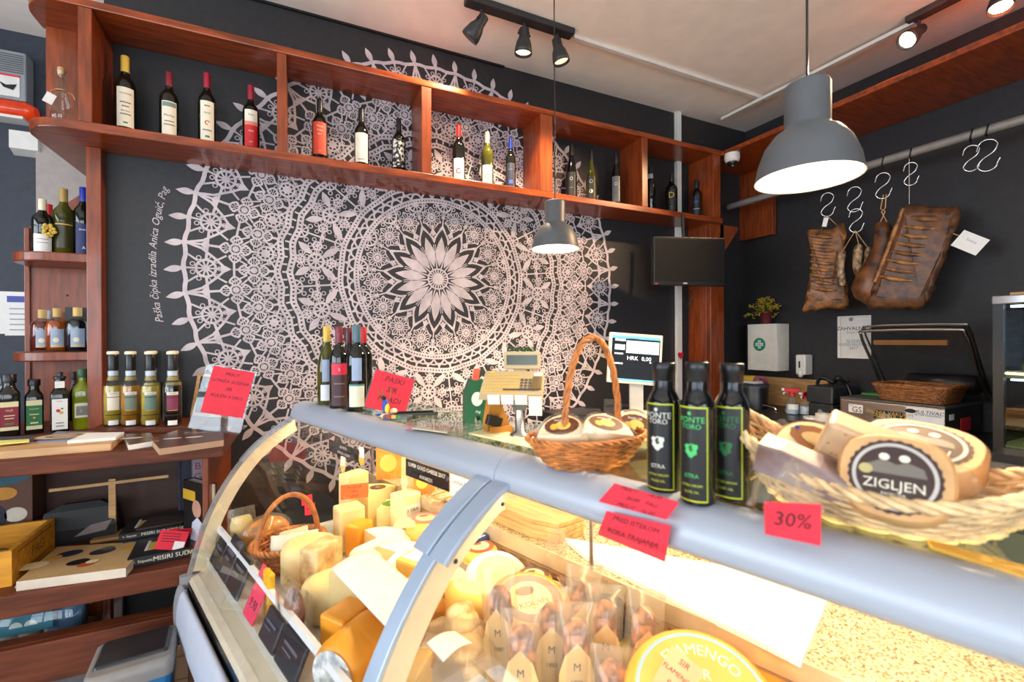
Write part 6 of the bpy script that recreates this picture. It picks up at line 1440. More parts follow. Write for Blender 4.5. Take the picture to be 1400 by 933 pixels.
slab('yellow_strip', 'bright yellow strip lying on the glass top right of the pale basket', 'strip', [(1268, 738), (1410, 776), (1410, 792), (1276, 748)], TZ, .004, paint((236, 180, 70), .5))

# ------------------------------------------------------------------ till corner behind the case
BC = 0.98
t = thing('back_counter', 'dark back counter by the lace wall carrying the till screen', 'counter', (2.2, 2.35, 0))
MB(M_blk).bb((-.75, -.30, BC - .04), (.57, .33, BC)).build('counter_top', t, bev=.004)
mb = MB(M_woodv); mb.bb((-.72, -.27, 0), (.56, .33, BC - .04)); mb.build('cabinet', t)
# conduit and pole
c = PY(925, 330, WALL)
solo(MB(M_white).bb((-.022, -.03, 0), (.022, 0, Z_CEIL - BC)), 'cable_trunking', 'white vertical cable trunking on the wall right of the lace', 'trunking', (c.x, WALL - .002, BC))
P = PY(930, 486, 2.655)
mb = MB(mat('red_heart', (206, 24, 40), .4)); hp = [(.030 * .85 * 16 * math.sin(a) ** 3 / 16, .030 * (13 * math.cos(a) - 5 * math.cos(2 * a) - 2 * math.cos(3 * a) - math.cos(4 * a)) / 16) for a in [2 * PI * k / 30 for k in range(30)]]
mb.T = Matrix.Rotation(PI / 2, 4, 'X'); mb.prism(hp, 0, .008)
solo(mb, 'heart_ornament', 'small red heart stuck on the white cable trunking', 'heart', (P.x, P.y, P.z))
# dark tv
a, b = PY(893, 326, 2.30), PY(990, 392, 2.30)
ctr = PY(942, 358, 2.30); kk = depth(ctr) / F_PX
t = thing('television', 'black flat television switched off, hanging under the long shelf', 'television', ctr, -.30, rot=(0, 0, -.30))
w, h = 104 * kk / 2 * 1.0, 66 * kk / 2
mb = MB(M_blk); mb.bb((-w, -.012, -h), (w, .035, h)); mb.bb((-w * .5, .035, -h * .6), (w * .5, .055, h * .6)); mb.build('case', t, bev=.004)
mb = MB(mat('tv_screen', (26, 24, 22), .25, var=.05)); mb.bb((-w + .016, -.014, -h + .032), (w - .012, -.011, h - .016)); mb.build('screen', t)
mb = MB(M_grey); mb.bb((-.05, -.0145, -h + .010), (-.02, -.012, -h + .020)); mb.m(M_red).bb((-w + .01, -.0145, -h + .008), (-w + .03, -.012, -h + .014)); mb.build('badge', t)
mb = MB(M_blk); mb.tube([(.0, .05, 0), (.0, .08, h + .1), (.0, .08, SB0 - ctr.z)], .012, 8); mb.tube(catmull([(-.02, .03, -h), (.05, .05, -h - .05), (.03, .06, -h - .13)], 6), .004, 6); mb.build('hanging_bracket', t)
# till screen
ctr = PY(868, 491, 2.2); kk = depth(ctr) / F_PX
t = thing('till_monitor', 'silver framed till screen showing HRK 0,00 on the back counter', 'monitor', V3((ctr.x, 2.2, BC)), face(ctr) + .22)
zc = ctr.z - BC
TL = Matrix.Translation((0, 0, zc)) @ Matrix.Rotation(.08, 4, 'Y') @ Matrix.Rotation(-.10, 4, 'X')
w, h = 72 * kk / 2, 69 * kk / 2
mb = MB(paint((206, 200, 190), .4)); mb.T = TL; mb.bb((-w, -.01, -h), (w, .03, h)); mb.build('frame', t, bev=.004)
mb = MB(mat('screen_dark', (8, 11, 18), .4, spec=.2, emit=.3, ecol=(12, 18, 30))); mb.T = TL; iw, ih = w - .016, h - .018; mb.bb((-iw, -.0115, -ih), (iw, -.009, ih))
scr = lambda x0, z0, x1, z1, m: mb.m(m).bb((-iw + 2 * iw * x0, -.0125, -ih + 2 * ih * z0), (-iw + 2 * iw * x1, -.0112, -ih + 2 * ih * z1))
Eb = mat('screen_pale', (186, 214, 216), .4, emit=.75, ecol=(186, 214, 216)); Et = mat('screen_teal', (90, 160, 190), .4, emit=.6, ecol=(90, 160, 190)); Ew = mat('screen_text', (230, 234, 236), .4, emit=.8, ecol=(230, 234, 236))
scr(.30, .62, .98, .90, Eb); scr(0, .94, 1, 1, Et); scr(0, 0, 1, .04, Et); scr(.06, .88, .28, .93, Ew); scr(.06, .68, .27, .80, Eb); scr(.06, .58, .24, .61, Ew); scr(.06, .36, .24, .39, Ew); scr(.35, .93, .55, .95, M_blk); scr(.9, .36, 1, .41, Ew); scr(.8, .42, .83, .45, Ew)
mb.m(Ew); mb.text('HRK', .034, lambda x, y: (-iw + 2 * iw * .44 + x, -.0128, -ih + 2 * ih * .505 + y)); mb.text('0,00', .034, lambda x, y: (-iw + 2 * iw * .73 + x, -.0128, -ih + 2 * ih * .505 + y)); mb.build('screen', t)
mb = MB(paint((196, 192, 184), .45)); mb.bb((-.03, .0, .03), (.05, .03, zc - h + .03)); mb.loft([rr(.11, .09, 0, .06), rr(.11, .09, .02, .06), rr(.08, .06, .035, .05)]); mb.build('stand', t)
# keyboard and printers
P = PZ(876, 556, BC + .02)
t = thing('keyboard', 'black computer keyboard on the back counter under the till screen', 'keyboard', (P.x, P.y, BC), face(P))
MB(M_blk).bb((-.17, -.06, 0), (.17, .07, .02)).build('body', t, bev=.003)
mb = MB(mat('keys', (40, 40, 44), .5))
for r in range(5):
    for q in range(14): mb.bb((-.16 + q * .023, -.05 + r * .022, .02), (-.16 + q * .023 + .018, -.05 + r * .022 + .017, .026))
mb.build('keys', t)['kind'] = 'stuff'
P, H = PY(800, 570, 2.05), 0
def dark_box(name, label, x, y0, y1, Y, w, d, rz=0, cat='printer', det=None):
    A, B = PY(x, y0, Y), PY(x, y1, Y); th = thing(name, label, cat, (A.x, Y, BC), face(A) + rz)
    h = max(.05, B.z - BC)
    mb = MB(paint((30, 30, 33), .4)); mb.loft([[(-w, -d, 0), (w, -d, 0), (w, d, 0), (-w, d, 0)], [(-w, -d, h * .55), (w, -d, h * .55), (w, d, h), (-w, d, h)]], smooth=False); mb.build('body', th, bev=.005)
    mb = MB(M_grey); mb.bb((-w * .6, -d - .001, h * .2), (w * .6, -d + .002, h * .26)); mb.m(M_blk).bb((-w * .8, -d * .3, h * .72), (w * .8, d * .2, h * .80)); mb.build('paper_slot', th)
    return th
dark_box('receipt_printer', 'black receipt printer left of the till screen on the back counter', 800, 575, 562, 2.08, .085, .09)
dark_box('label_printer', 'second dark printer box under the till screen beside the keyboard', 838, 570, 548, 2.12, .05, .07)
P = PY(826, 565, 2.02); mb = MB(M_white); mb.bb((-.012, -.01, 0), (.012, .01, .07)); solo(mb, 'receipt_roll', 'small white paper strip standing before the dark printers', 'paper', (P.x, 2.02, BC), face(P))
P = PZ(895, 545, BC + .02)
mb = MB(paint((196, 192, 186), .5)); mb.bb((-.03, -.02, 0), (.03, .02, .055)); mb.bb((-.03, .0, .055), (.03, .02, .07)); solo(mb, 'card_terminal', 'grey payment terminal at the right of the till screen', 'terminal', (P.x + .05, P.y - .06, BC), face(P) + .3, bev=.004)

# ------------------------------------------------------------------ right wall: back worktop, sink, machines
WC = 0.92                                       # height of the work counter along the right wall
def RWp(Y, off): return V3((rwall(Y), Y, 0)) - RN * off
RZ = -PI / 2 - RA                               # local -Y faces the room, local +X runs towards the camera... 
RZ = -PI / 2 + -RA
cb = thing('work_counter', 'black topped work counter along the right wall', 'counter', (rwall(1.6), 1.6, 0), 0)
mb = MB(paint((30, 30, 32), .35)); mb.prism([(rwall(2.45) - rwall(1.6) - .004, .85), (rwall(2.45) - rwall(1.6) - .62, .85), (rwall(.3) - rwall(1.6) - .62, -1.3), (rwall(.3) - rwall(1.6) - .004, -1.3)], WC - .04, WC); mb.build('counter_top', cb)
mb = MB(paint((112, 104, 96), .45)); mb.prism([(rwall(2.45) - rwall(1.6) - .004, .84), (rwall(2.45) - rwall(1.6) - .60, .84), (rwall(.3) - rwall(1.6) - .60, -1.3), (rwall(.3) - rwall(1.6) - .004, -1.3)], 0, WC - .04); mb.build('cabinet', cb)
def rthing(name, label, cat, P, rz=0.0, group=None): return thing(name, label, cat, P, RZ + rz, group)
# local frame on the right wall: +X towards the camera (smaller Y), -Y into the room
def onwall(x, y, off=0.0): return PR(x, y, off)
# wooden splash board
a, b = onwall(1020, 513, .012), onwall(1122, 526, .012)
t = solo(MB(M_oak).bb((-.02, -.02, 0), ((a - b).length + .05, .0, .25)), 'splash_board', 'plain oak splash board on the right wall behind the spray bottles', 'board', (a.x + .012, a.y, a.z - .25), RZ)
# first aid box
A, B = onwall(1022, 444, .16), onwall(1062, 508, .16)
w = (V3((A.x, A.y, 0)) - V3((B.x, B.y, 0))).length; h = A.z - B.z
t = rthing('first_aid_box', 'white first aid box with a green cross emblem on the right wall', 'first aid box', (A.x, A.y, A.z - h))
BX = paint((222, 216, 204), .45)
MB(BX).bb((0, .02, 0), (w, .158, h)).build('body', t, bev=.004)
mb = MB(BX); mb.bb((.0, 0, 0), (w, .018, h)); mb.build('door', t, bev=.003)
MB(M_white).bb((w - .012, -.004, h * .1), (w + .002, .02, h * .2)).build('catch', t); MB(M_white).bb((w - .012, -.004, h * .82), (w + .002, .02, h * .92)).build('catch', t)
mb = MB(paint((20, 130, 96), .5)); ex, ez = w * .42, h * .56; mb.add([(ex + .052 * math.cos(q), -.0008, ez + .052 * math.sin(q)) for q in [2 * PI * k / 28 for k in range(28)]], [tuple(range(28))])
mb.m(M_white).bb((ex - .034, -.0014, ez - .012), (ex + .034, -.001, ez + .012)); mb.bb((ex - .012, -.0014, ez - .034), (ex + .012, -.001, ez + .034)); mb.m(paint((20, 130, 96), .5)).bb((ex - .0015, -.0018, ez - .034), (ex + .0015, -.0013, ez + .034)); mb.bb((ex - .034, -.0018, ez - .0015), (ex + .034, -.0013, ez + .0015)); mb.build('cross_emblem', t)
# plant on the box
P = PR(1046, 440, .09); P.z = A.z
P = onwall(1047, 443, .09)
t = rthing('potted_plant', 'small yellow flowering plant in a dark red pot on the first aid box', 'plant', (P.x, P.y, A.z + .001))
MB(paint((96, 30, 34), .4)).lathe([(.035, 0), (.048, .085), (.052, .086), (.052, .10), (.044, .10), (.03, .04)], 20).build('pot', t)
random.seed(77); mb = MB(mat('plant_stems', (92, 110, 40), .6, var=.3)); mf = MB(mat('yellow_blossom', (206, 170, 30), .6, var=.3, scale=80, col2=(170, 150, 40)))
for q in range(70):
    a_, el = random.uniform(0, 2 * PI), random.uniform(.3, 1.5); l = random.uniform(.06, .13); dx = -.04 if q % 3 == 0 else 0
    e = V3((l * math.cos(a_) * math.cos(el) * 1.2 + dx, l * math.sin(a_) * math.cos(el), .09 + l * math.sin(el) - (.06 if q % 3 == 0 else 0)))
    mb.tube([(0, 0, .07), (e.x * .5, e.y * .5, e.z * .5 + .06), e], [.0015, .0012, .0008], 4)
    for _ in range(5): mf.ell((e.x + random.uniform(-.014, .014), e.y + random.uniform(-.014, .014), e.z + random.uniform(-.012, .012)), (.005, .005, .005), 6, 4)
mb.build('stems', t)['kind'] = 'stuff'; mf.build('blossoms', t)['kind'] = 'stuff'
# soap dispenser
A, B = onwall(1087, 485, .10), onwall(1101, 517, .10); w = (V3((A.x, A.y, 0)) - V3((B.x, B.y, 0))).length; h = (A.z - B.z)
t = rthing('soap_dispenser', 'white soap dispenser with a dark window on the right wall', 'dispenser', (A.x, A.y, A.z - h))
MB(M_white).bb((0, 0, .02), (w, .098, h)).build('body', t, bev=.012, seg=3)
MB(M_blk).bb((w * .36, -.002, h * .42), (w * .50, .004, h * .72)).build('window_slot', t)
MB(M_white).ell((w * .45, .012, .03), (.02, .02, .03), 12, 8).build('push_knob', t)
# paper notice
A, B = onwall(1145, 433, .004), onwall(1191, 491, .004); w = (V3((A.x, A.y, 0)) - V3((B.x, B.y, 0))).length; h = (A.z - B.z) * 1.0
mb = MB(M_paper); mb.bb((0, -.001, 0), (w, .002, h)); mb.m(M_inkb); mb.text('ZAHVALNICA', .036, lambda x, y: (w * .52 + x, -.0018, h * .70 + y)); mb.m(M_grey)
mb.text('Sirana Pag', .022, lambda x, y: (w * .5 + x, -.0018, h * .61 + y)); mb.m(paint((110, 150, 150), .6))
mb.text('SLOW', .032, lambda x, y: (w * .5 + x, -.0018, h * .40 + y)); mb.text('FOOD FESTIVAL', .026, lambda x, y: (w * .5 + x, -.0018, h * .32 + y)); mb.m(M_grey).text('2017', .028, lambda x, y: (w * .5 + x, -.0018, h * .24 + y)); mb.add([(w * .42 + .014 * math.cos(q), -.0018, h * .92 + .014 * math.sin(q)) for q in [2 * PI * k / 14 for k in range(14)]], [tuple(range(14))])
mb.bb((.02, -.0016, h * .02), (.022, -.001, h * .97)); mb.bb((.02, -.0016, h * .965), (w - .01, -.001, h * .97))
solo(mb, 'wall_notice', 'white printed certificate on the right wall behind the open vacuum lid', 'notice', (A.x, A.y, A.z - h), RZ)
# things standing on the counter: place at pixel x, base hidden, top at pixel y, distance from wall
def rstand(x, yt, off): P = PR(x, yt, off); return V3((P.x, P.y, WC)), P.z - WC
# black bin-like canister with things on top
L0, H = rstand(1030, 526, .30)
L0 = V3((L0.x, L0.y, 0.0)); 
t = thing('waste_canister', 'tall black canister left of the oak splash board', 'canister', (L0.x, L0.y, WC), RZ)
MB(M_blk).lathe([(.10, 0), (.105, H - .01), (.10, H), (.0005, H)], 28).build('canister_body', t)
MB(paint((54, 58, 64), .3)).lathe([(.109, H - .02), (.109, H + .008), (.0005, H + .01)], 28).build('lid', t)
mb = MB(paint((206, 170, 50), .6)); mb.bb((-.09, -.03, 0), (.03, .03, .035)); solo(mb, 'yellow_sponge', 'yellow sponge lying on the black canister', 'sponge', (L0.x, L0.y, WC + H + .03), RZ, bev=.006)
mb = MB(M_white); mb.bb((-.09, -.06, 0), (.06, .05, .019)); solo(mb, 'folded_cloth', 'white folded cloth under the yellow sponge', 'cloth', (L0.x, L0.y, WC + H + .0105), RZ, bev=.004)
mb = MB(paint((150, 70, 100), .6)); mb.tube(catmull([(.02, -.02, .012), (.05, -.03, .05), (.09, .0, .04), (.08, .03, .01), (.04, .03, .03)], 6), .011, 8); solo(mb, 'pink_cloth', 'rolled pinkish cloth on the right rim of the black canister', 'cloth', (L0.x, L0.y, WC + H + .012), RZ)
# tap and sink
L1, H = rstand(1060, 557, .32)
t = thing('sink_tap', 'steel swan neck tap in front of the oak splash board', 'tap', L1, RZ)
P0 = PR(1032, 557, .32); d = math.hypot(P0.x - L1.x, P0.y - L1.y)
mb = MB(M_chrome); mb.tube(catmull([(.0, 0, 0), (.0, 0, H * .6), (-d * .35, 0, H * 1.0), (-d * .8, 0, H * 1.05), (-d * .95, 0, H * .98)], 6), .012, 10); mb.lathe([(.02, H * .98 - .03), (.02, H * 1.0)], 12, (-d * .95, 0, 0)); mb.build('spout', t)
MB(M_chrome).lathe([(.022, 0), (.022, H * .8), (.02, H * .9), (.0005, H * .92)], 16, (.09, 0, 0)).build('mixer_body', t)
# spray bottles
def spray(x, yt, off, label, rz):
    L_, H = rstand(x, yt, off); t = thing('spray_bottle', label, 'spray bottle', L_, face(L_) + rz, 'spray bottles with red heads')
    MB(G_acryl).lathe([(.04, 0), (.042, .01), (.042, H * .42), (.03, H * .56), (.016, H * .66), (.016, H * .72)], 20).build('clear_body', t)
    MB(paint((190, 200, 214), .3)).lathe([(.038, .005), (.038, H * .36), (.0005, H * .361)], 20).build('liquid', t)
    MB(M_paper).lathe([(.0425, H * .2), (.0425, H * .4)], 16, a0=-2.4, a1=-.7).build('label', t)
    mb = MB(REDC); mb.lathe([(.021, H * .70), (.021, H * .80), (.014, H * .83)], 14); mb.bb((-.05, -.014, H * .86), (.045, .014, H)); mb.bb((-.018, -.012, H * .80), (.018, .012, H * .88)); mb.build('trigger_head', t, bev=.004)
    mb = MB(M_white); mb.bb((-.065, -.009, H * .90), (-.048, .009, H * .99)); mb.tube([(-.035, 0, H * .87), (-.055, 0, H * .80), (-.05, 0, H * .74)], .005, 6); mb.build('nozzle_trigger', t)
spray(1083, 531, .34, 'left clear spray bottle with red head by the oak splash board', .2)
spray(1101, 536, .28, 'right clear spray bottle with red head seen nearly end on', 1.1)
# coffee machine / black dispenser
L2, H = rstand(1134, 527, .22)
t = thing('towel_dispenser', 'black glossy dispenser unit between spray bottles and vacuum machine', 'dispenser', L2, RZ)
BKG = mat('gloss_black', (52, 54, 58), .25, var=.1)
mb = MB(BKG); mb.bb((-.085, -.12, H * .46), (.085, .20, H)); mb.build('upper_body', t, bev=.012); mb = MB(BKG); mb.bb((-.08, -.11, 0), (.08, .20, H * .45)); mb.build('lower_body', t, bev=.012)
mb = MB(M_blk); mb.tube(catmull([(-.08, 0, H), (-.05, .0, H + .05), (.02, .02, H + .02), (.05, .0, H + .05), (.08, .05, H + .01), (.12, .05, H - .1)], 6), .012, 7)
mb.tube(catmull([(-.02, .05, H), (.03, .05, H + .06), (.10, .04, H + .03)], 6), .010, 7); mb.build('cable_loop', t)
for x, y, lab in ((1127, 566, 'white paper roll in front of the black dispenser'), (1110, 570, 'smaller white cup left of the paper roll')):
    L_, H = rstand(x, y, .42); mb = MB(M_white); mb.lathe([(.05, 0), (.05, H), (.04, H + .002), (.018, H), (.018, H * .6)], 22); solo(mb, 'paper_roll', lab, 'paper roll', L_, group='white rolls by the dispenser')
# vacuum packing machine
A = PR(1148, 545, .52); B = PR(1292, 570, .52); w = math.hypot(A.x - B.x, A.y - B.y); mz = A.z - WC
t = thing('vacuum_machine', 'steel vacuum packing machine with its clear lid raised on the right', 'vacuum machine', (A.x, A.y, WC), RZ)
dpt = .46
mb = MB(M_steel); mb.bb((0, .0, 0), (w, .012, mz)); mb.build('front_panel', t, bev=.006)
mb = MB(paint((34, 34, 36), .4)); mb.bb((.004, .012, 0), (w - .004, dpt, mz - .004)); mb.build('housing', t)
mb = MB(paint((70, 70, 70), .3)); mb.bb((.0, .0, mz - .004), (w, dpt, mz + .012)); mb.build('chamber_top', t, bev=.004)
mb = MB(M_white); mb.bb((w * .10, -.002, mz * .55), (w * .25, .001, mz * .84)); mb.m(M_inkb); mb.text('GS', .045, lambda x, y: (w * .19 + x, -.0026, mz * .66 + y)); mb.text('TUV', .014, lambda x, y: (w * .13 + x, -.0026, mz * .79 + y)); mb.build('approval_sticker', t, bev=.0005)
mb = MB(M_blk); mb.bb((w * .36, -.002, mz * .42), (w * .66, .001, mz * .74)); mb.m(paint((190, 160, 80), .6)); mb.text('PAZNJA VAKUUM', .028, lambda x, y: (w * .51 + x, -.0026, mz * .66 + y)); mb.text('GREJE STR. 2 4', .026, lambda x, y: (w * .51 + x, -.0026, mz * .56 + y)); mb.text('ON . 10', .026, lambda x, y: (w * .48 + x, -.0026, mz * .47 + y)); mb.build('control_plate', t)
mb = MB(paint((206, 210, 216), .3)); mb.bb((w * .67, -.001, .02), (w * .99, .001, mz * .95)); mb.m(M_inkb); mb.text('MULTIVAC', .027, lambda x, y: (w * .86 + x, -.0018, mz * .82 + y), shear=.2); mb.text('BETTER PACKAGING', .012, lambda x, y: (w * .86 + x, -.0018, mz * .73 + y)); mb.ell((w * .71, -.001, mz * .83), (.025, .001, .012), 14, 6); mb.build('brand_plate', t)
MB(M_red).bb((w, .18, mz * .2), (w + .002, .30, mz * .62)).build('red_sticker', t); MB(M_white).bb((w, .05, mz * .62), (w + .002, .10, mz * .80)).build('white_sticker', t)
# lid: curved clear dome hinged at the back
hx0, hx1 = .04, w + .03
q0 = PR(1168, 440, .50)
mb = MB(M_steel)
TLd = Matrix.Translation((0, dpt - .02, mz + .012)) @ Matrix.Rotation(-.92, 4, 'X')
def lidpt(x, y, z): return TLd @ V3((x, -y, z))
LD = .50
fr = catmull([(hx0, 0, 0), (hx0 - .00, LD * .5, 0), (hx0 + .0, LD * .93, .0), (hx0 + .05, LD, 0), (hx1 - .05, LD, 0), (hx1, LD * .93, 0), (hx1, LD * .5, 0), (hx1, 0, 0)], 6)
mb.tube([lidpt(*p) for p in fr], .008, 8); mb.tube([lidpt(p.x, p.y, .05) for p in fr], .005, 6); mb.build('lid_frame', t)
mb = MB(glass('lid_acrylic', (226, 228, 230), .07)); 
rings = []
for s_, zz in ((1, 0), (1, .05), (.92, .08), (.6, .09)): rings.append([lidpt((p.x - (hx0 + hx1) / 2) * s_ + (hx0 + hx1) / 2, (p.y - LD / 2) * s_ + LD / 2, zz) for p in fr])
mb.loft(rings, closed=True, caps=False); mb.add(rings[-1], [tuple(range(len(fr)))]); mb.build('clear_lid', t)
mb = MB(paint((150, 104, 60), .5)); mb.T = TLd; mb.bb((hx0 + .06, -LD * .86, -.02), (hx1 - .08, -LD * .82, .0)); mb.build('sealing_bar', t)
mb = MB(M_blk); mb.T = Matrix.Translation((w * .70, dpt - .06, mz + .10)) @ Matrix.Rotation(PI / 2, 4, 'Y'); mb.lathe([(.03, -w * .34), (.055, -w * .32), (.055, w * .30), (.03, w * .32)], 20); mb.build('black_roller', t)
# wicker tray on the machine
TP = Matrix.Translation((A.x, A.y, WC)) @ Matrix.Rotation(RZ, 4, 'Z')
W_ = TP @ V3((w * .66, .16, mz + .013))
t2 = thing('wicker_tray', 'brown rectangular wicker tray on top of the vacuum machine', 'tray', W_, RZ)
def rectring(a, b, z, n=40): return [(a * math.copysign(abs(math.cos(2 * PI * k / n)) ** .25, math.cos(2 * PI * k / n)), b * math.copysign(abs(math.sin(2 * PI * k / n)) ** .25, math.sin(2 * PI * k / n)), z) for k in range(n)]
WK = mat('wicker_brown', (136, 84, 42), .5, var=.35, scale=60, bump=.2)
mb = MB(WK)
for i in range(8):
    z = .006 + i * .010; s_ = 1 + i * .025; N = 88; pts = []
    base = rectring(w * .28 * s_, .125 * s_, z, N)
    for k, p in enumerate(base): o = 1 + .012 * (1 if (k // 2 + i) % 2 else -1); pts.append((p[0] * o, p[1] * o, z))
    mb.tube(pts, .006, 5, closed=True)
mb.add(rectring(w * .28, .125, .004), [tuple(range(40))]); mb.build('woven_sides', t2)
mb = MB(WK); braid(mb, rectring(w * .28 * 1.2, .125 * 1.2, .088, 96), .006, .006, 14, closed=True); mb.build('rim', t2)
W_ = TP @ V3((w * .16, .25, mz + .0125)); mb = MB(paint((60, 130, 60), .6)); mb.bb((-.06, -.05, 0), (.06, .05, .012)); solo(mb, 'green_cloth', 'small green cloth at the back left of the vacuum machine', 'cloth', W_, RZ, bev=.004)

# glass display fridge at the right edge
A = PR(1357, 405, .62); top = A.z
t = thing('display_fridge', 'tall black framed glass display cabinet at the right edge', 'display cabinet', (A.x, A.y, WC), RZ)
H = top - WC; w = .55; dp = .5
mb = MB(M_blk)
for x in (0, w): MB(M_blk).bb((x, 0, 0), (x + .035, .035, H - .04)).build('frame_post', t)
mb.bb((0, dp - .01, 0), (w, dp, H)); mb.build('rear_frame', t)
mb = MB(M_chrome); mb.bb((-.004, -.004, H - .04), (w + .04, dp, H)); mb.build('top_trim', t, bev=.006)
mb = MB(glass('fridge_glass', (206, 220, 226), .08)); mb.bb((.035, .008, .0), (w, .014, H - .04)); mb.build('glass_front', t); MB(mat('black_glass', (10, 11, 14), .08)).bb((.004, .035, 0), (.014, dp - .01, H - .04)).build('side_pane', t)
MB(emitter('added_strip_glow', (225, 236, 245), 9)).bb((.05, .03, H - .055), (w - .03, .05, H - .045)).build('added_strip_light', t); MB(emitter('added_strip_glow', (225, 236, 245), 9)).bb((.05, .03, H * .48 - .012), (w - .03, .05, H * .48 - .004)).build('added_strip_light', t)  # unseen glowing strips added to brighten the dark cabinet interior
mb = MB(mat('fridge_reflection', (150, 176, 190), .6, var=.3, scale=30)); mb.bb((.04, dp - .03, H * .5), (w, dp - .012, H - .05)); mb.build('back_panel', t)  # mottled blue-grey colour stands in for a reflection in the upper half
mb = MB(paint((224, 200, 120), .5)); 
for z in (H * .04, H * .48): mb.bb((.015, .02, z), (w, dp - .03, z + .012))
mb.build('shelf', t)
mb = MB(paint((60, 56, 52), .5)); mb.bb((0, 0, -.0), (w + .035, dp, .03)); mb.build('base', t)
W0 = Matrix.Translation((A.x, A.y, WC)) @ Matrix.Rotation(RZ, 4, 'Z')
mb = MB(paint((240, 216, 120), .4)); mb.ell((.10, .0, .03), (.05, .05, .03), 16, 10); mb.ell((.04, .02, .035), (.04, .045, .03), 14, 10); mb.tube([(.03, 0, .06), (.03, 0, .10), (.10, 0, .10), (.10, 0, .06)], .006, 6)
solo(mb, 'yellow_scoops', 'pale yellow plastic scoops on the cabinet shelf behind glass', 'scoops', W0 @ V3((.06, .10, H * .48 + .013)), RZ)
mb = MB(R_herb); mb.ell((0, 0, .05), (.11, .07, .05), 16, 10); solo(mb, 'cured_meat', 'dark marbled cured meat inside the glass cabinet on the right', 'meat', W0 @ V3((.25, .2, H * .04 + .013)), RZ)
mb = MB(paint((236, 206, 90), .4)); mb.bb((-.12, -.07, 0), (.10, .06, .02)); solo(mb, 'yellow_board', 'yellow tray under the pale scoops in the glass cabinet', 'tray', W0 @ V3((.2, .12, H * .04 + .013)), RZ, bev=.004)
mb = MB(M_oak); mb.bb((-.1, -.08, 0), (.3, .1, .015)); solo(mb, 'wooden_board', 'wooden board lying on top of the glass display cabinet', 'board', W0 @ V3((.14, .14, H)), RZ)
# steel drawer cabinet front under it
mb = MB(paint((150, 142, 134), .4))
P0 = PR(1320, 680, .64)
t = thing('drawer_unit', 'taupe drawer unit with a recessed black pull at the right edge', 'drawer unit', (P0.x, P0.y, 0), RZ)
MB(paint((150, 142, 134), .4)).bb((.0, .0, .30), (.6, .02, .72)).build('drawer_front', t, bev=.004)
MB(paint((168, 160, 150), .4)).bb((-.2, -.01, .735), (.6, .02, .80)).build('top_band', t, bev=.004)
mb = MB(M_blk); mb.bb((.12, -.004, .58), (.36, .004, .65)); mb.build('recessed_pull', t, bev=.003)
MB(paint((140, 132, 124), .4)).bb((-.25, .0, .30), (-.012, .02, .72)).build('drawer_front', t, bev=.004)
mb = MB(M_chrome)
mb.bb((-.1, -.005, .80), (.6, .03, .815)); mb.build('steel_edge', t)

# ------------------------------------------------------------------ pipe, hooks and cured meat
a, b = PR(996, 281, .30), PR(1400, 167, .30); d = (b - a); ln = d.length
zp = (a.z + b.z) / 2; 
mb = MB(mat('painted_pipe', (140, 136, 132), .4, metal=.3, var=.12)); 
a = V3((a.x, a.y, zp)); b2 = V3((b.x, b.y, zp)) + V3((b.x - a.x, b.y - a.y, 0)) * .8
mb.tube([(0, 0, 0), (b2 - a)], .024, 16); mb.tube([(0, 0, 0), (.0, .0, 0) + V3((0, 0, 0)) if False else (b2 - a) * .01], .024, 16)
solo(mb, 'hanging_rail', 'long grey pipe rail along the right wall for hanging hams', 'rail', a)
def onpipe(x): 
    dd = ray(x, 225); n = V3((-(b2 - a).y, (b2 - a).x, 0)); tt = (a - CAM).dot(n) / dd.dot(n); p = CAM + dd * tt; return V3((p.x, p.y, zp))
hooks = {}
def s_hook(x, y0, y1, label, flip=1, cord=True):
    """S hook whose ends sit at pixel heights y0, y1, hung from the pipe by a dark cord"""
    P = onpipe(x); k = depth(P) / F_PX; z0 = CAM.z + (CY - y0 - 5) * k; z1 = CAM.z + (CY - y1 - 5) * k; h = z0 - z1; r = h * .22
    t = thing('meat_hook', label, 'hook', (P.x, P.y, z1), face(P) + .35 * 0, 'steel hooks on the pipe rail')
    pts = [(-r * 1.1, 0, h - r * 1.5)] + [(r * math.cos(q), 0, h - r + r * math.sin(q)) for q in [PI * (1 - i / 8) for i in range(9)]] + [(r * .6, 0, h * .58), (-r * .5, 0, h * .40)] + [(-r * math.cos(q) * 1.0, 0, r - r * math.sin(q)) for q in [PI * i / 8 for i in range(9)]][0:9] + [(r * 1.25, 0, r * 1.6)]
    MB(M_chrome).tube(catmull(pts, 3), .0036, 8).build('steel_hook', t)
    if cord:
        mb = MB(M_blk); mb.tube([(.027 * math.sin(q) * .2, .028 * math.cos(q), zp - z1 + .028 * math.sin(q)) for q in [2 * PI * i / 16 for i in range(16)]], .004, 6, closed=True); mb.tube([(0, 0, h - .004), (0, .02, zp - z1 - .02)], .003, 6); mb.build('cord', t)
    hooks[x] = (P, z1, k); return P, z1, k
s_hook(1131, 262, 294, 'hook half behind the large lamp carrying the left rib piece')
s_hook(1168, 254, 288, 'upper of two linked hooks above the small sausages')
s_hook(1170, 284, 316, 'lower of two linked hooks carrying the small sausages', cord=False)
s_hook(1207, 235, 270, 'hook on a cord carrying the smoked ham')
s_hook(1245, 221, 252, 'empty hook right of the ham hook')
s_hook(1328, 198, 233, 'left of the two empty hooks hanging side by side')
s_hook(1350, 190, 233, 'right of the two empty hooks hanging side by side')
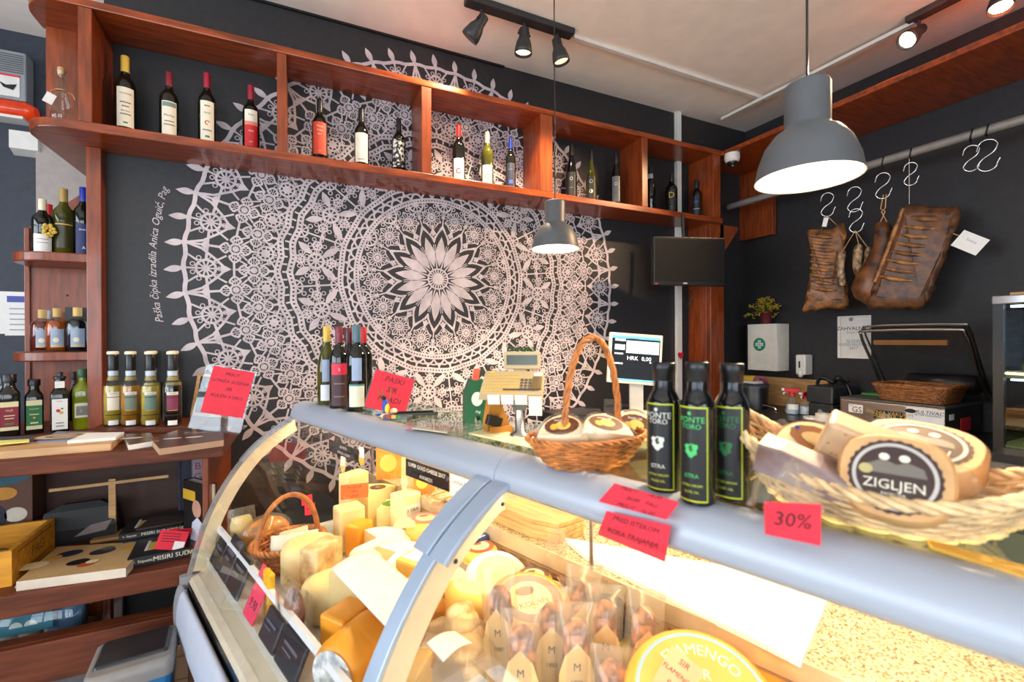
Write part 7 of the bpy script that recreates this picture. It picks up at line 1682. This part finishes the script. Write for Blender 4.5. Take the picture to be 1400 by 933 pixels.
meatm = mat('smoked_meat', (74, 44, 28), .42, var=.5, scale=22, bump=.9, col2=(122, 74, 38), det=8, lo=.3, hi=.7); ribm = mat('smoked_ribs', (84, 52, 30), .42, var=.5, scale=26, bump=.9, col2=(160, 100, 48), det=8, lo=.3, hi=.68); fatm = mat('meat_edge', (110, 66, 34), .45, var=.5, scale=24, bump=.8, col2=(176, 116, 60))
def slabmeat(name, label, Pb, k, outline, ribs, thick, rz, m, rdir=.0, tags=()):
    """outline in pixels relative to the anchor; body is a thick slab with raised ribs on its face"""
    t = thing(name, label, 'meat', Pb, rz)
    n = len(outline); o = [(x * k, -y * k) for x, y in outline]
    rj = random.Random(n); sm = [p + V3((rj.uniform(-.006, .006), 0, rj.uniform(-.006, .006))) for p in catmull([(x, 0, z) for x, z in o], 5, closed=True)]
    c = sum(sm, V3()) / len(sm)
    rings = []
    for s_, yy in ((.80, -thick * .5), (.94, -thick * .42), (1.0, -thick * .1), (1.0, thick * .2), (.9, thick * .5)): rings.append([(c.x + (p.x - c.x) * s_, yy + .006 * math.sin(p.z * 70) * (yy < 0), c.z + (p.z - c.z) * s_) for p in sm])
    mb = MB(m); mb.loft(rings); mb.build('meat_body', t)
    if ribs:
        mb = MB(fatm)
        for (x0, y0, x1, y1) in ribs: mb.tube(catmull([(x0 * k, -thick * .46, -y0 * k), ((x0 + x1) / 2 * k, -thick * .60, -(y0 + y1) / 2 * k - .006), (x1 * k, -thick * .42, -y1 * k)], 5), [.004, .007, .010, .012, .013, .013, .013, .011, .009, .006, .003], 8)
        mb.build('ribs', t)
    return t
P, z1, k = hooks[1131]
def anch(px, py): return V3((P.x, P.y, 0)), CAM.z + (CY - py - 5) * k
# left ribs
Pm = onpipe(1131); km = depth(Pm) / F_PX; za = CAM.z + (CY - 300 - 5) * km
def pxl(px0, y0): return lambda pts: [(x - px0, y - y0) for x, y in pts]
f = pxl(1131, 300)
t = slabmeat('smoked_ribs', 'left slab of smoked ribs with a ridged face and small white tag', V3((Pm.x, Pm.y, za)), km, f([(1108, 313), (1120, 309), (1132, 313), (1150, 307), (1151, 330), (1149, 360), (1153, 390), (1152, 420), (1130, 420), (1104, 424), (1106, 408), (1110, 380), (1112, 350)]), [(x0 - 1131, y0 - 300, x1 - 1131, y1 - 300) for x0, y0, x1, y1 in [(1111, 318 + i * 9, 1142, 325 + i * 9) for i in range(9)]], .05, face(Pm), ribm)
mb = MB(M_cork); mb.tube([(0, 0, .03), (-.03, 0, -.04)], .002, 5); mb.tube([(0, 0, .03), (.05, 0, -.035)], .002, 5); mb.build('string', t)
mb = MB(M_paper); mb.T = Matrix.Translation((-.012, -.012, -.01)) @ Matrix.Rotation(.2, 4, 'Y'); mb.bb((-.013, -.001, -.03), (.013, .001, .03)); mb.build('paper_tag', t)
# small sausages
Pm = onpipe(1169); km = depth(Pm) / F_PX; za = CAM.z + (CY - 318 - 5) * km
t = thing('sausage_bundle', 'bundle of small dried sausages on string between ribs and ham', 'sausages', (Pm.x, Pm.y, za), face(Pm))
dsm = mat('dried_sausage', (120, 84, 54), .5, var=.5, scale=40, col2=(196, 160, 120), bump=.3)
for pts, r in (([(-14, 20), (-17, 45), (-14, 70)], 5.0), ([(4, 15), (2, 40), (5, 60)], 5.5), ([(14, 20), (13, 40), (10, 50)], 4.0)):
    MB(dsm).tube(catmull([(x * km, 0, -y * km) for x, y in pts], 6), [r * km * q for q in (.4, .8, .95, 1, 1, 1, 1, 1, 1, .95, .9, .8, .5)], 10).build('sausage', t)
mb = MB(M_cork)
for x, y in ((-14, 22), (4, 17), (14, 22)): mb.tube([(0, 0, .02), (x * km, 0, -y * km)], .002, 5)
mb.build('string', t)
# ham
Pm = onpipe(1205); km = depth(Pm) / F_PX; za = CAM.z + (CY - 272 - 5) * km
t = thing('smoked_ham', 'smoked ham leg with narrow shank hanging on string in the middle', 'ham', (Pm.x, Pm.y, za), face(Pm))
sec = [(0, 30, 4), (1, 33, 8), (2, 45, 10.5), (2, 62, 11.5), (-3, 80, 14), (-9, 100, 19), (-13, 118, 21), (-12, 132, 18), (-7, 142, 10), (-4, 146, 3)]
mb = MB(mat('ham_skin', (76, 42, 24), .38, var=.45, scale=12, col2=(134, 82, 44), bump=.7, det=8)); mb.loft([[((x + r * math.cos(q)) * km, r * .75 * math.sin(q) * km, -y * km) for q in [2 * PI * i / 20 for i in range(20)]] for x, y, r in sec]); mb.build('meat_body', t)
mb = MB(mat('ham_cut', (86, 58, 44), .5, var=.3)); mb.loft([[((x - 3 + r * .6 * math.cos(q)) * km, (-r * .62 - 1) * km + .004 * math.sin(q), -y * km + 0) for q in (0, PI)] for x, y, r in ((2, 40, 6), (1, 48, 7), (-1, 60, 6), (-2, 68, 3))], closed=False, caps=False); mb.build('cut_patch', t)
mb = MB(M_cork); mb.tube([(2 * km, 0, .03), (-1 * km, 0, -12 * km), (4 * km, 0, -16 * km), (-2 * km, 0, -32 * km)], .0028, 6); mb.tube([(5 * km, 0, .03), (4 * km, 0, -12 * km), (0, 0, -16 * km), (6 * km, 0, -32 * km)], .0028, 6); mb.build('string', t)
# right slab
Pm = onpipe(1243); km = depth(Pm) / F_PX; za = CAM.z + (CY - 278 - 5) * km
f = pxl(1243, 278)
t = slabmeat('smoked_ribs', 'large right slab of smoked pork ribs tilted on its hook', V3((Pm.x, Pm.y, za)), km, f([(1236, 283), (1246, 280), (1262, 285), (1282, 290), (1293, 295), (1290, 315), (1283, 340), (1272, 380), (1262, 412), (1255, 420), (1230, 420), (1200, 418), (1198, 405), (1206, 380), (1220, 340), (1230, 305)]), [(x0 - 1243, y0 - 278, x1 - 1243, y1 - 278) for x0, y0, x1, y1 in [(1241 - i * 4.2, 297 + i * 11, 1276 - i * 4.2, 307 + i * 11) for i in range(8)]], .08, face(Pm), meatm)
mb = MB(fatm); mb.tube(catmull([(x * km, -.03, -y * km) for x, y in f([(1237, 284), (1228, 312), (1218, 345), (1206, 382)])], 5), .012, 8); mb.build('fat_edge', t)
mb = MB(M_chrome); mb.tube([(0, .0, .0), (0, 0, zp - za)], .003, 6); mb.build('hook_wire', t)
mb = MB(M_paper); mb.T = Matrix.Translation((58 * km, -.03, -62 * km)) @ Matrix.Rotation(.62, 4, 'Y'); mb.bb((-14 * km, -.001, -11 * km), (14 * km, .001, 11 * km)); mb.m(M_grey); mb.text('Sirana', .02, lambda x, y: (x, -.0016, .01 + y)); mb.build('paper_tag', t)
mb = MB(M_cork); mb.tube([(40 * km, -.02, -46 * km), (52 * km, -.03, -54 * km)], .002, 5); mb.build('tag_string', t)

# ------------------------------------------------------------------ ceiling things
# dome camera on the return board
P = PZ(1000, 209, ST0); 
t = thing('dome_camera', 'small white dome camera under the corner of the long shelf', 'camera', (PY(1001, 213, 2.40).x, 2.40, ST0))
MB(M_white).lathe([(.052, 0), (.054, -.03), (.050, -.055), (.036, -.062)], 28).build('housing', t)
MB(mat('dome_glass', (26, 26, 28), .1)).ell((0, 0, -.06), (.036, .036, .036), 20, 12).build('dome', t)
MB(M_chrome).lathe([(.008, -.090), (.010, -.096), (.0005, -.0965)], 10, (-.005, -.008, 0)).build('lens_ring', t)
# surface conduits
a = PZ(785, 47, Z_CEIL); b = PZ(1045, 135, Z_CEIL)
solo(MB(M_white).bb((a.x, -.012, -.02), (b.x, .012, 0)), 'ceiling_trunking', 'long white cable trunking on the ceiling parallel to the lace wall', 'trunking', (0, (a.y + b.y) / 2, Z_CEIL))
a = PZ(987, 161, Z_CEIL - .021); b = PZ(1250, 28, Z_CEIL - .021); d = b - a
solo(MB(M_white).bb((0, -.012, -.02), (d.length, .012, 0)), 'ceiling_trunking', 'white cable trunking on the ceiling running towards the right spot rail', 'trunking', (a.x, a.y, Z_CEIL - .021 + .0), math.atan2(d.y, d.x))
BLKM = mat('spot_black', (44, 44, 46), .45, var=.08)
def spot(t, loc, dirv, L_=.115, on=0.0, energy=0, col=(1, .78, .52), yaw=0):
    d = V3(dirv).normalized(); q = d.to_track_quat('-Z', 'Y').to_matrix().to_4x4()
    T = Matrix.Translation(loc) @ q
    mb = MB(BLKM); mb.T = T; mb.lathe([(.020, .03), (.026, .025), (.028, -.02), (.040, -.045), (.048, -.085), (.048, -.105), (.045, -.105), (.042, -.085), (.0005, -.07)], 24); h = mb.build('spot_head', t)
    mb = MB(BLKM); mb.tube([V3(loc) + V3((0, 0, .055)), V3(loc) + V3((0, 0, .02))], .009, 8); mb.tube([(V3(loc) + V3((0, 0, .025))), T @ V3((.03, 0, .012)), T @ V3((.032, 0, -.01))], .004, 6); mb.tube([(V3(loc) + V3((0, 0, .025))), T @ V3((-.03, 0, .012)), T @ V3((-.032, 0, -.01))], .004, 6); mb.ell(T @ V3((.034, 0, -.005)), (.006, .006, .006), 8, 6); mb.ell(T @ V3((-.034, 0, -.005)), (.006, .006, .006), 8, 6); mb.build('swivel_bracket', t)
    mb = MB(emitter('spot_bulb_%g' % on, (255, 226, 180), on)); mb.T = T; mb.lathe([(.040, -.092), (.0005, -.0925)], 20, caps=False); mb.build('bulb', t)
    if energy:
        ld = bpy.data.lights.new('spot', 'SPOT'); ld.energy = energy; ld.color = col; ld.spot_size = 1.5; ld.spot_blend = .6; ld.shadow_soft_size = .035
        lo = bpy.data.objects.new('spot_lamp', ld); COL.objects.link(lo); lo.location = Matrix.Translation(t.location) @ Matrix.Rotation(t.rotation_euler.z, 4, 'Z') @ (T @ V3((0, 0, -.11)))
        wd = Matrix.Rotation(t.rotation_euler.z, 3, 'Z') @ d; lo.rotation_euler = wd.to_track_quat('-Z', 'Y').to_euler()
a = PZ(640, 8, Z_CEIL - .03); b = PZ(785, 47, Z_CEIL - .03)
t = thing('spot_rail', 'black ceiling spot rail with three spotlights over the counter', 'spotlight', ((a.x + b.x) / 2, (a.y + b.y) / 2, Z_CEIL))
hl = (b - a).length / 2
MB(BLKM).bb((-hl - .02, -.035, -.035), (hl, .035, 0)).build('rail', t, bev=.008, seg=3)
for px, dv, on, en in ((650, (-.40, .42, -.62), 14, 45), (719, (.0, .12, -1), 4, 90), (777, (.25, -.05, -1), 1.2, 60)):
    X = PZ(px, 30, Z_CEIL - .05).x - t.location.x; spot(t, (X, 0, -.10), dv, on=on, energy=en)
a = PZ(1250, 28, Z_CEIL - .03); d = V3((.02, -1, 0)).normalized()
t = thing('spot_rail', 'black ceiling spot rail with two lit spotlights at the upper right', 'spotlight', (a.x, a.y, Z_CEIL), math.atan2(d.y, d.x))
MB(BLKM).bb((-.03, -.035, -.035), (1.0, .035, 0)).build('rail', t, bev=.008, seg=3)
spot(t, (.02, 0, -.10), (-.2, -.7, -.55), on=14, energy=170, col=(1, .66, .36))
spot(t, (.34, 0, -.10), (.05, -.25, -.9), on=18, energy=190, col=(1, .66, .36))
# pendant lamps
def pendant(label, x, y, dm, group='bell shaped pendant lamps'):
    d = ray(x, y); z = dm; P = CAM + d * z
    t = thing('pendant_lamp', label, 'lamp', P, 0, group)
    S = .1115
    sh = [(.00, .226), (.030, .226), (.045, .223), (.0475, .217), (.0475, .125), (.052, .117), (.070, .105), (.090, .078), (.104, .040), (.1115, 0)]
    inn = [(.109, .001), (.101, .040), (.087, .076), (.067, .100), (.045, .112), (.02, .113), (.0005, .113)]
    mb = MB(M_dkgrey); mb.lathe([(max(r, .0005), z_) for r, z_ in sh], 48, caps=False); mb.build('shade', t)
    mb = MB(mat('shade_inside', (250, 246, 236), .6, var=.01)); mb.lathe(inn, 48, caps=False); mb.lathe([(.109, .001), (.1115, 0)], 48, caps=False); mb.build('shade_lining', t)
    mb = MB(emitter('bulb_glow', (255, 232, 196), 45)); mb.ell((0, 0, .055), (.030, .030, .034), 20, 12); mb.build('bulb', t)
    mb = MB(emitter('opening_glow_emit', (255, 236, 206), 5.0)); mb.lathe([(.104, .012), (.0005, .0121)], 40, caps=False); mb.build('opening_glow', t)  # glowing disc added so the shade opening burns out white
    mb = MB(M_blk); mb.tube([(0, 0, .22), (0, 0, Z_CEIL - P.z)], .0028, 8); mb.build('cord', t)
    mb = MB(M_blk); mb.lathe([(.04, Z_CEIL - P.z - .03), (.05, Z_CEIL - P.z - .001)], 20); mb.build('ceiling_rose', t)
    ld = bpy.data.lights.new('pendant', 'SPOT'); ld.energy = 62; ld.color = (1, .80, .56); ld.shadow_soft_size = .06; ld.spot_size = 2.6; ld.spot_blend = .5
    lo = bpy.data.objects.new('pendant_light', ld); COL.objects.link(lo); lo.location = P + V3((0, 0, .006))
    return P
print('PEND', pendant('large near grey bell lamp hanging at the upper right', 1104, 245, 1.075), pendant('small grey bell lamp hanging before the right of the lace', 759, 341, 2.13))

# ------------------------------------------------------------------ daylight, camera
w = bpy.data.worlds.new('sky'); bpy.context.scene.world = w; w.use_nodes = True
bg = w.node_tree.nodes['Background']; bg.inputs[0].default_value = (.74, .85, 1, 1); bg.inputs[1].default_value = 2.2
def window_light(loc, size, rot, e, col=(.80, .89, 1)):
    ld = bpy.data.lights.new('daylight', 'AREA'); ld.shape = 'RECTANGLE'; ld.size, ld.size_y = size; ld.energy = e; ld.color = col
    lo = bpy.data.objects.new('window_daylight', ld); COL.objects.link(lo); lo.location = loc; lo.rotation_euler = rot
window_light((-3.75, -.15, 1.65), (4.6, 2.1), (PI / 2, 0, -PI / 2), 165)
window_light((-1.8, -3.4, 1.6), (2.3, 2.3), (PI / 2, 0, 0), 80)
window_light((.7, -3.4, 1.6), (1.7, 2.3), (PI / 2, 0, 0), 66)
cd = bpy.data.cameras.new('camera'); co = bpy.data.objects.new('camera', cd); COL.objects.link(co)
cd.sensor_width = 36; cd.lens = F_PX / 1400 * 36; cd.clip_start = .02
R3 = Matrix((MR[0], -V3(MR[1]), -V3(MR[2]))).transposed()
co.matrix_world = Matrix.Translation(CAM) @ R3.to_4x4()
cd.dof.use_dof = True; cd.dof.focus_distance = 2.5; cd.dof.aperture_fstop = 3.2
sc = bpy.context.scene; sc.camera = co
sc.view_settings.view_transform = 'Standard'; sc.view_settings.look = 'None'; sc.view_settings.gamma = 1; sc.view_settings.use_curve_mapping = False
sc.view_settings.exposure = 0.42
sc.cycles.use_denoising = True; sc.cycles.max_bounces = 10; sc.cycles.transparent_max_bounces = 24; sc.cycles.sample_clamp_indirect = 6.0; sc.cycles.caustics_reflective = False; sc.cycles.caustics_refractive = False

# ------------------------------------------------------------------ pieces that belong to a part
def sub(thing_kind, part, kids):
    for o in list(bpy.data.objects):
        if o.parent is None and o.name.split('.')[0] == thing_kind:
            ch = list(o.children); ps = [c for c in ch if c.name.split('.')[0] == part]
            if not ps: continue
            n = {}
            for c in ch:
                b = c.name.split('.')[0]
                if b in kids: i = n.get(b, 0); n[b] = i + 1; c.parent = ps[min(i, len(ps) - 1)]
sub('spot_rail', 'spot_head', ('bulb', 'swivel_bracket')); sub('pendant_lamp', 'shade', ('shade_lining', 'bulb', 'opening_glow'))
sub('first_aid_box', 'door', ('catch', 'cross_emblem')); sub('vacuum_machine', 'front_panel', ('approval_sticker', 'control_plate', 'brand_plate')); sub('vacuum_machine', 'lid_frame', ('clear_lid', 'sealing_bar'))
sub('shop_scale', 'keyboard_body', ('yellow_keys', 'number_keys', 'printer_lid', 'paper_slips')); sub('shop_scale', 'display_box', ('display_screen',))
sub('television', 'case', ('screen', 'badge')); sub('till_monitor', 'frame', ('screen',)); sub('alarm_siren', 'housing', ('louvres', 'sticker'))
sub('display_case', 'top_rail', ('rail_end_cap', 'tube_lamp')); sub('display_case', 'end_frame', ('end_frame_edge', 'end_frame_seal')); sub('display_case', 'worktop', ('worktop_edge',)); sub('display_case', 'bumper', ('bumper_cap',))
sub('salami_bag', 'sausage', ('paper_band',)); sub('soap_dispenser', 'body', ('window_slot', 'push_knob')); sub('keyboard', 'body', ('keys',)); sub('chalkboard', 'frame', ('slate',))
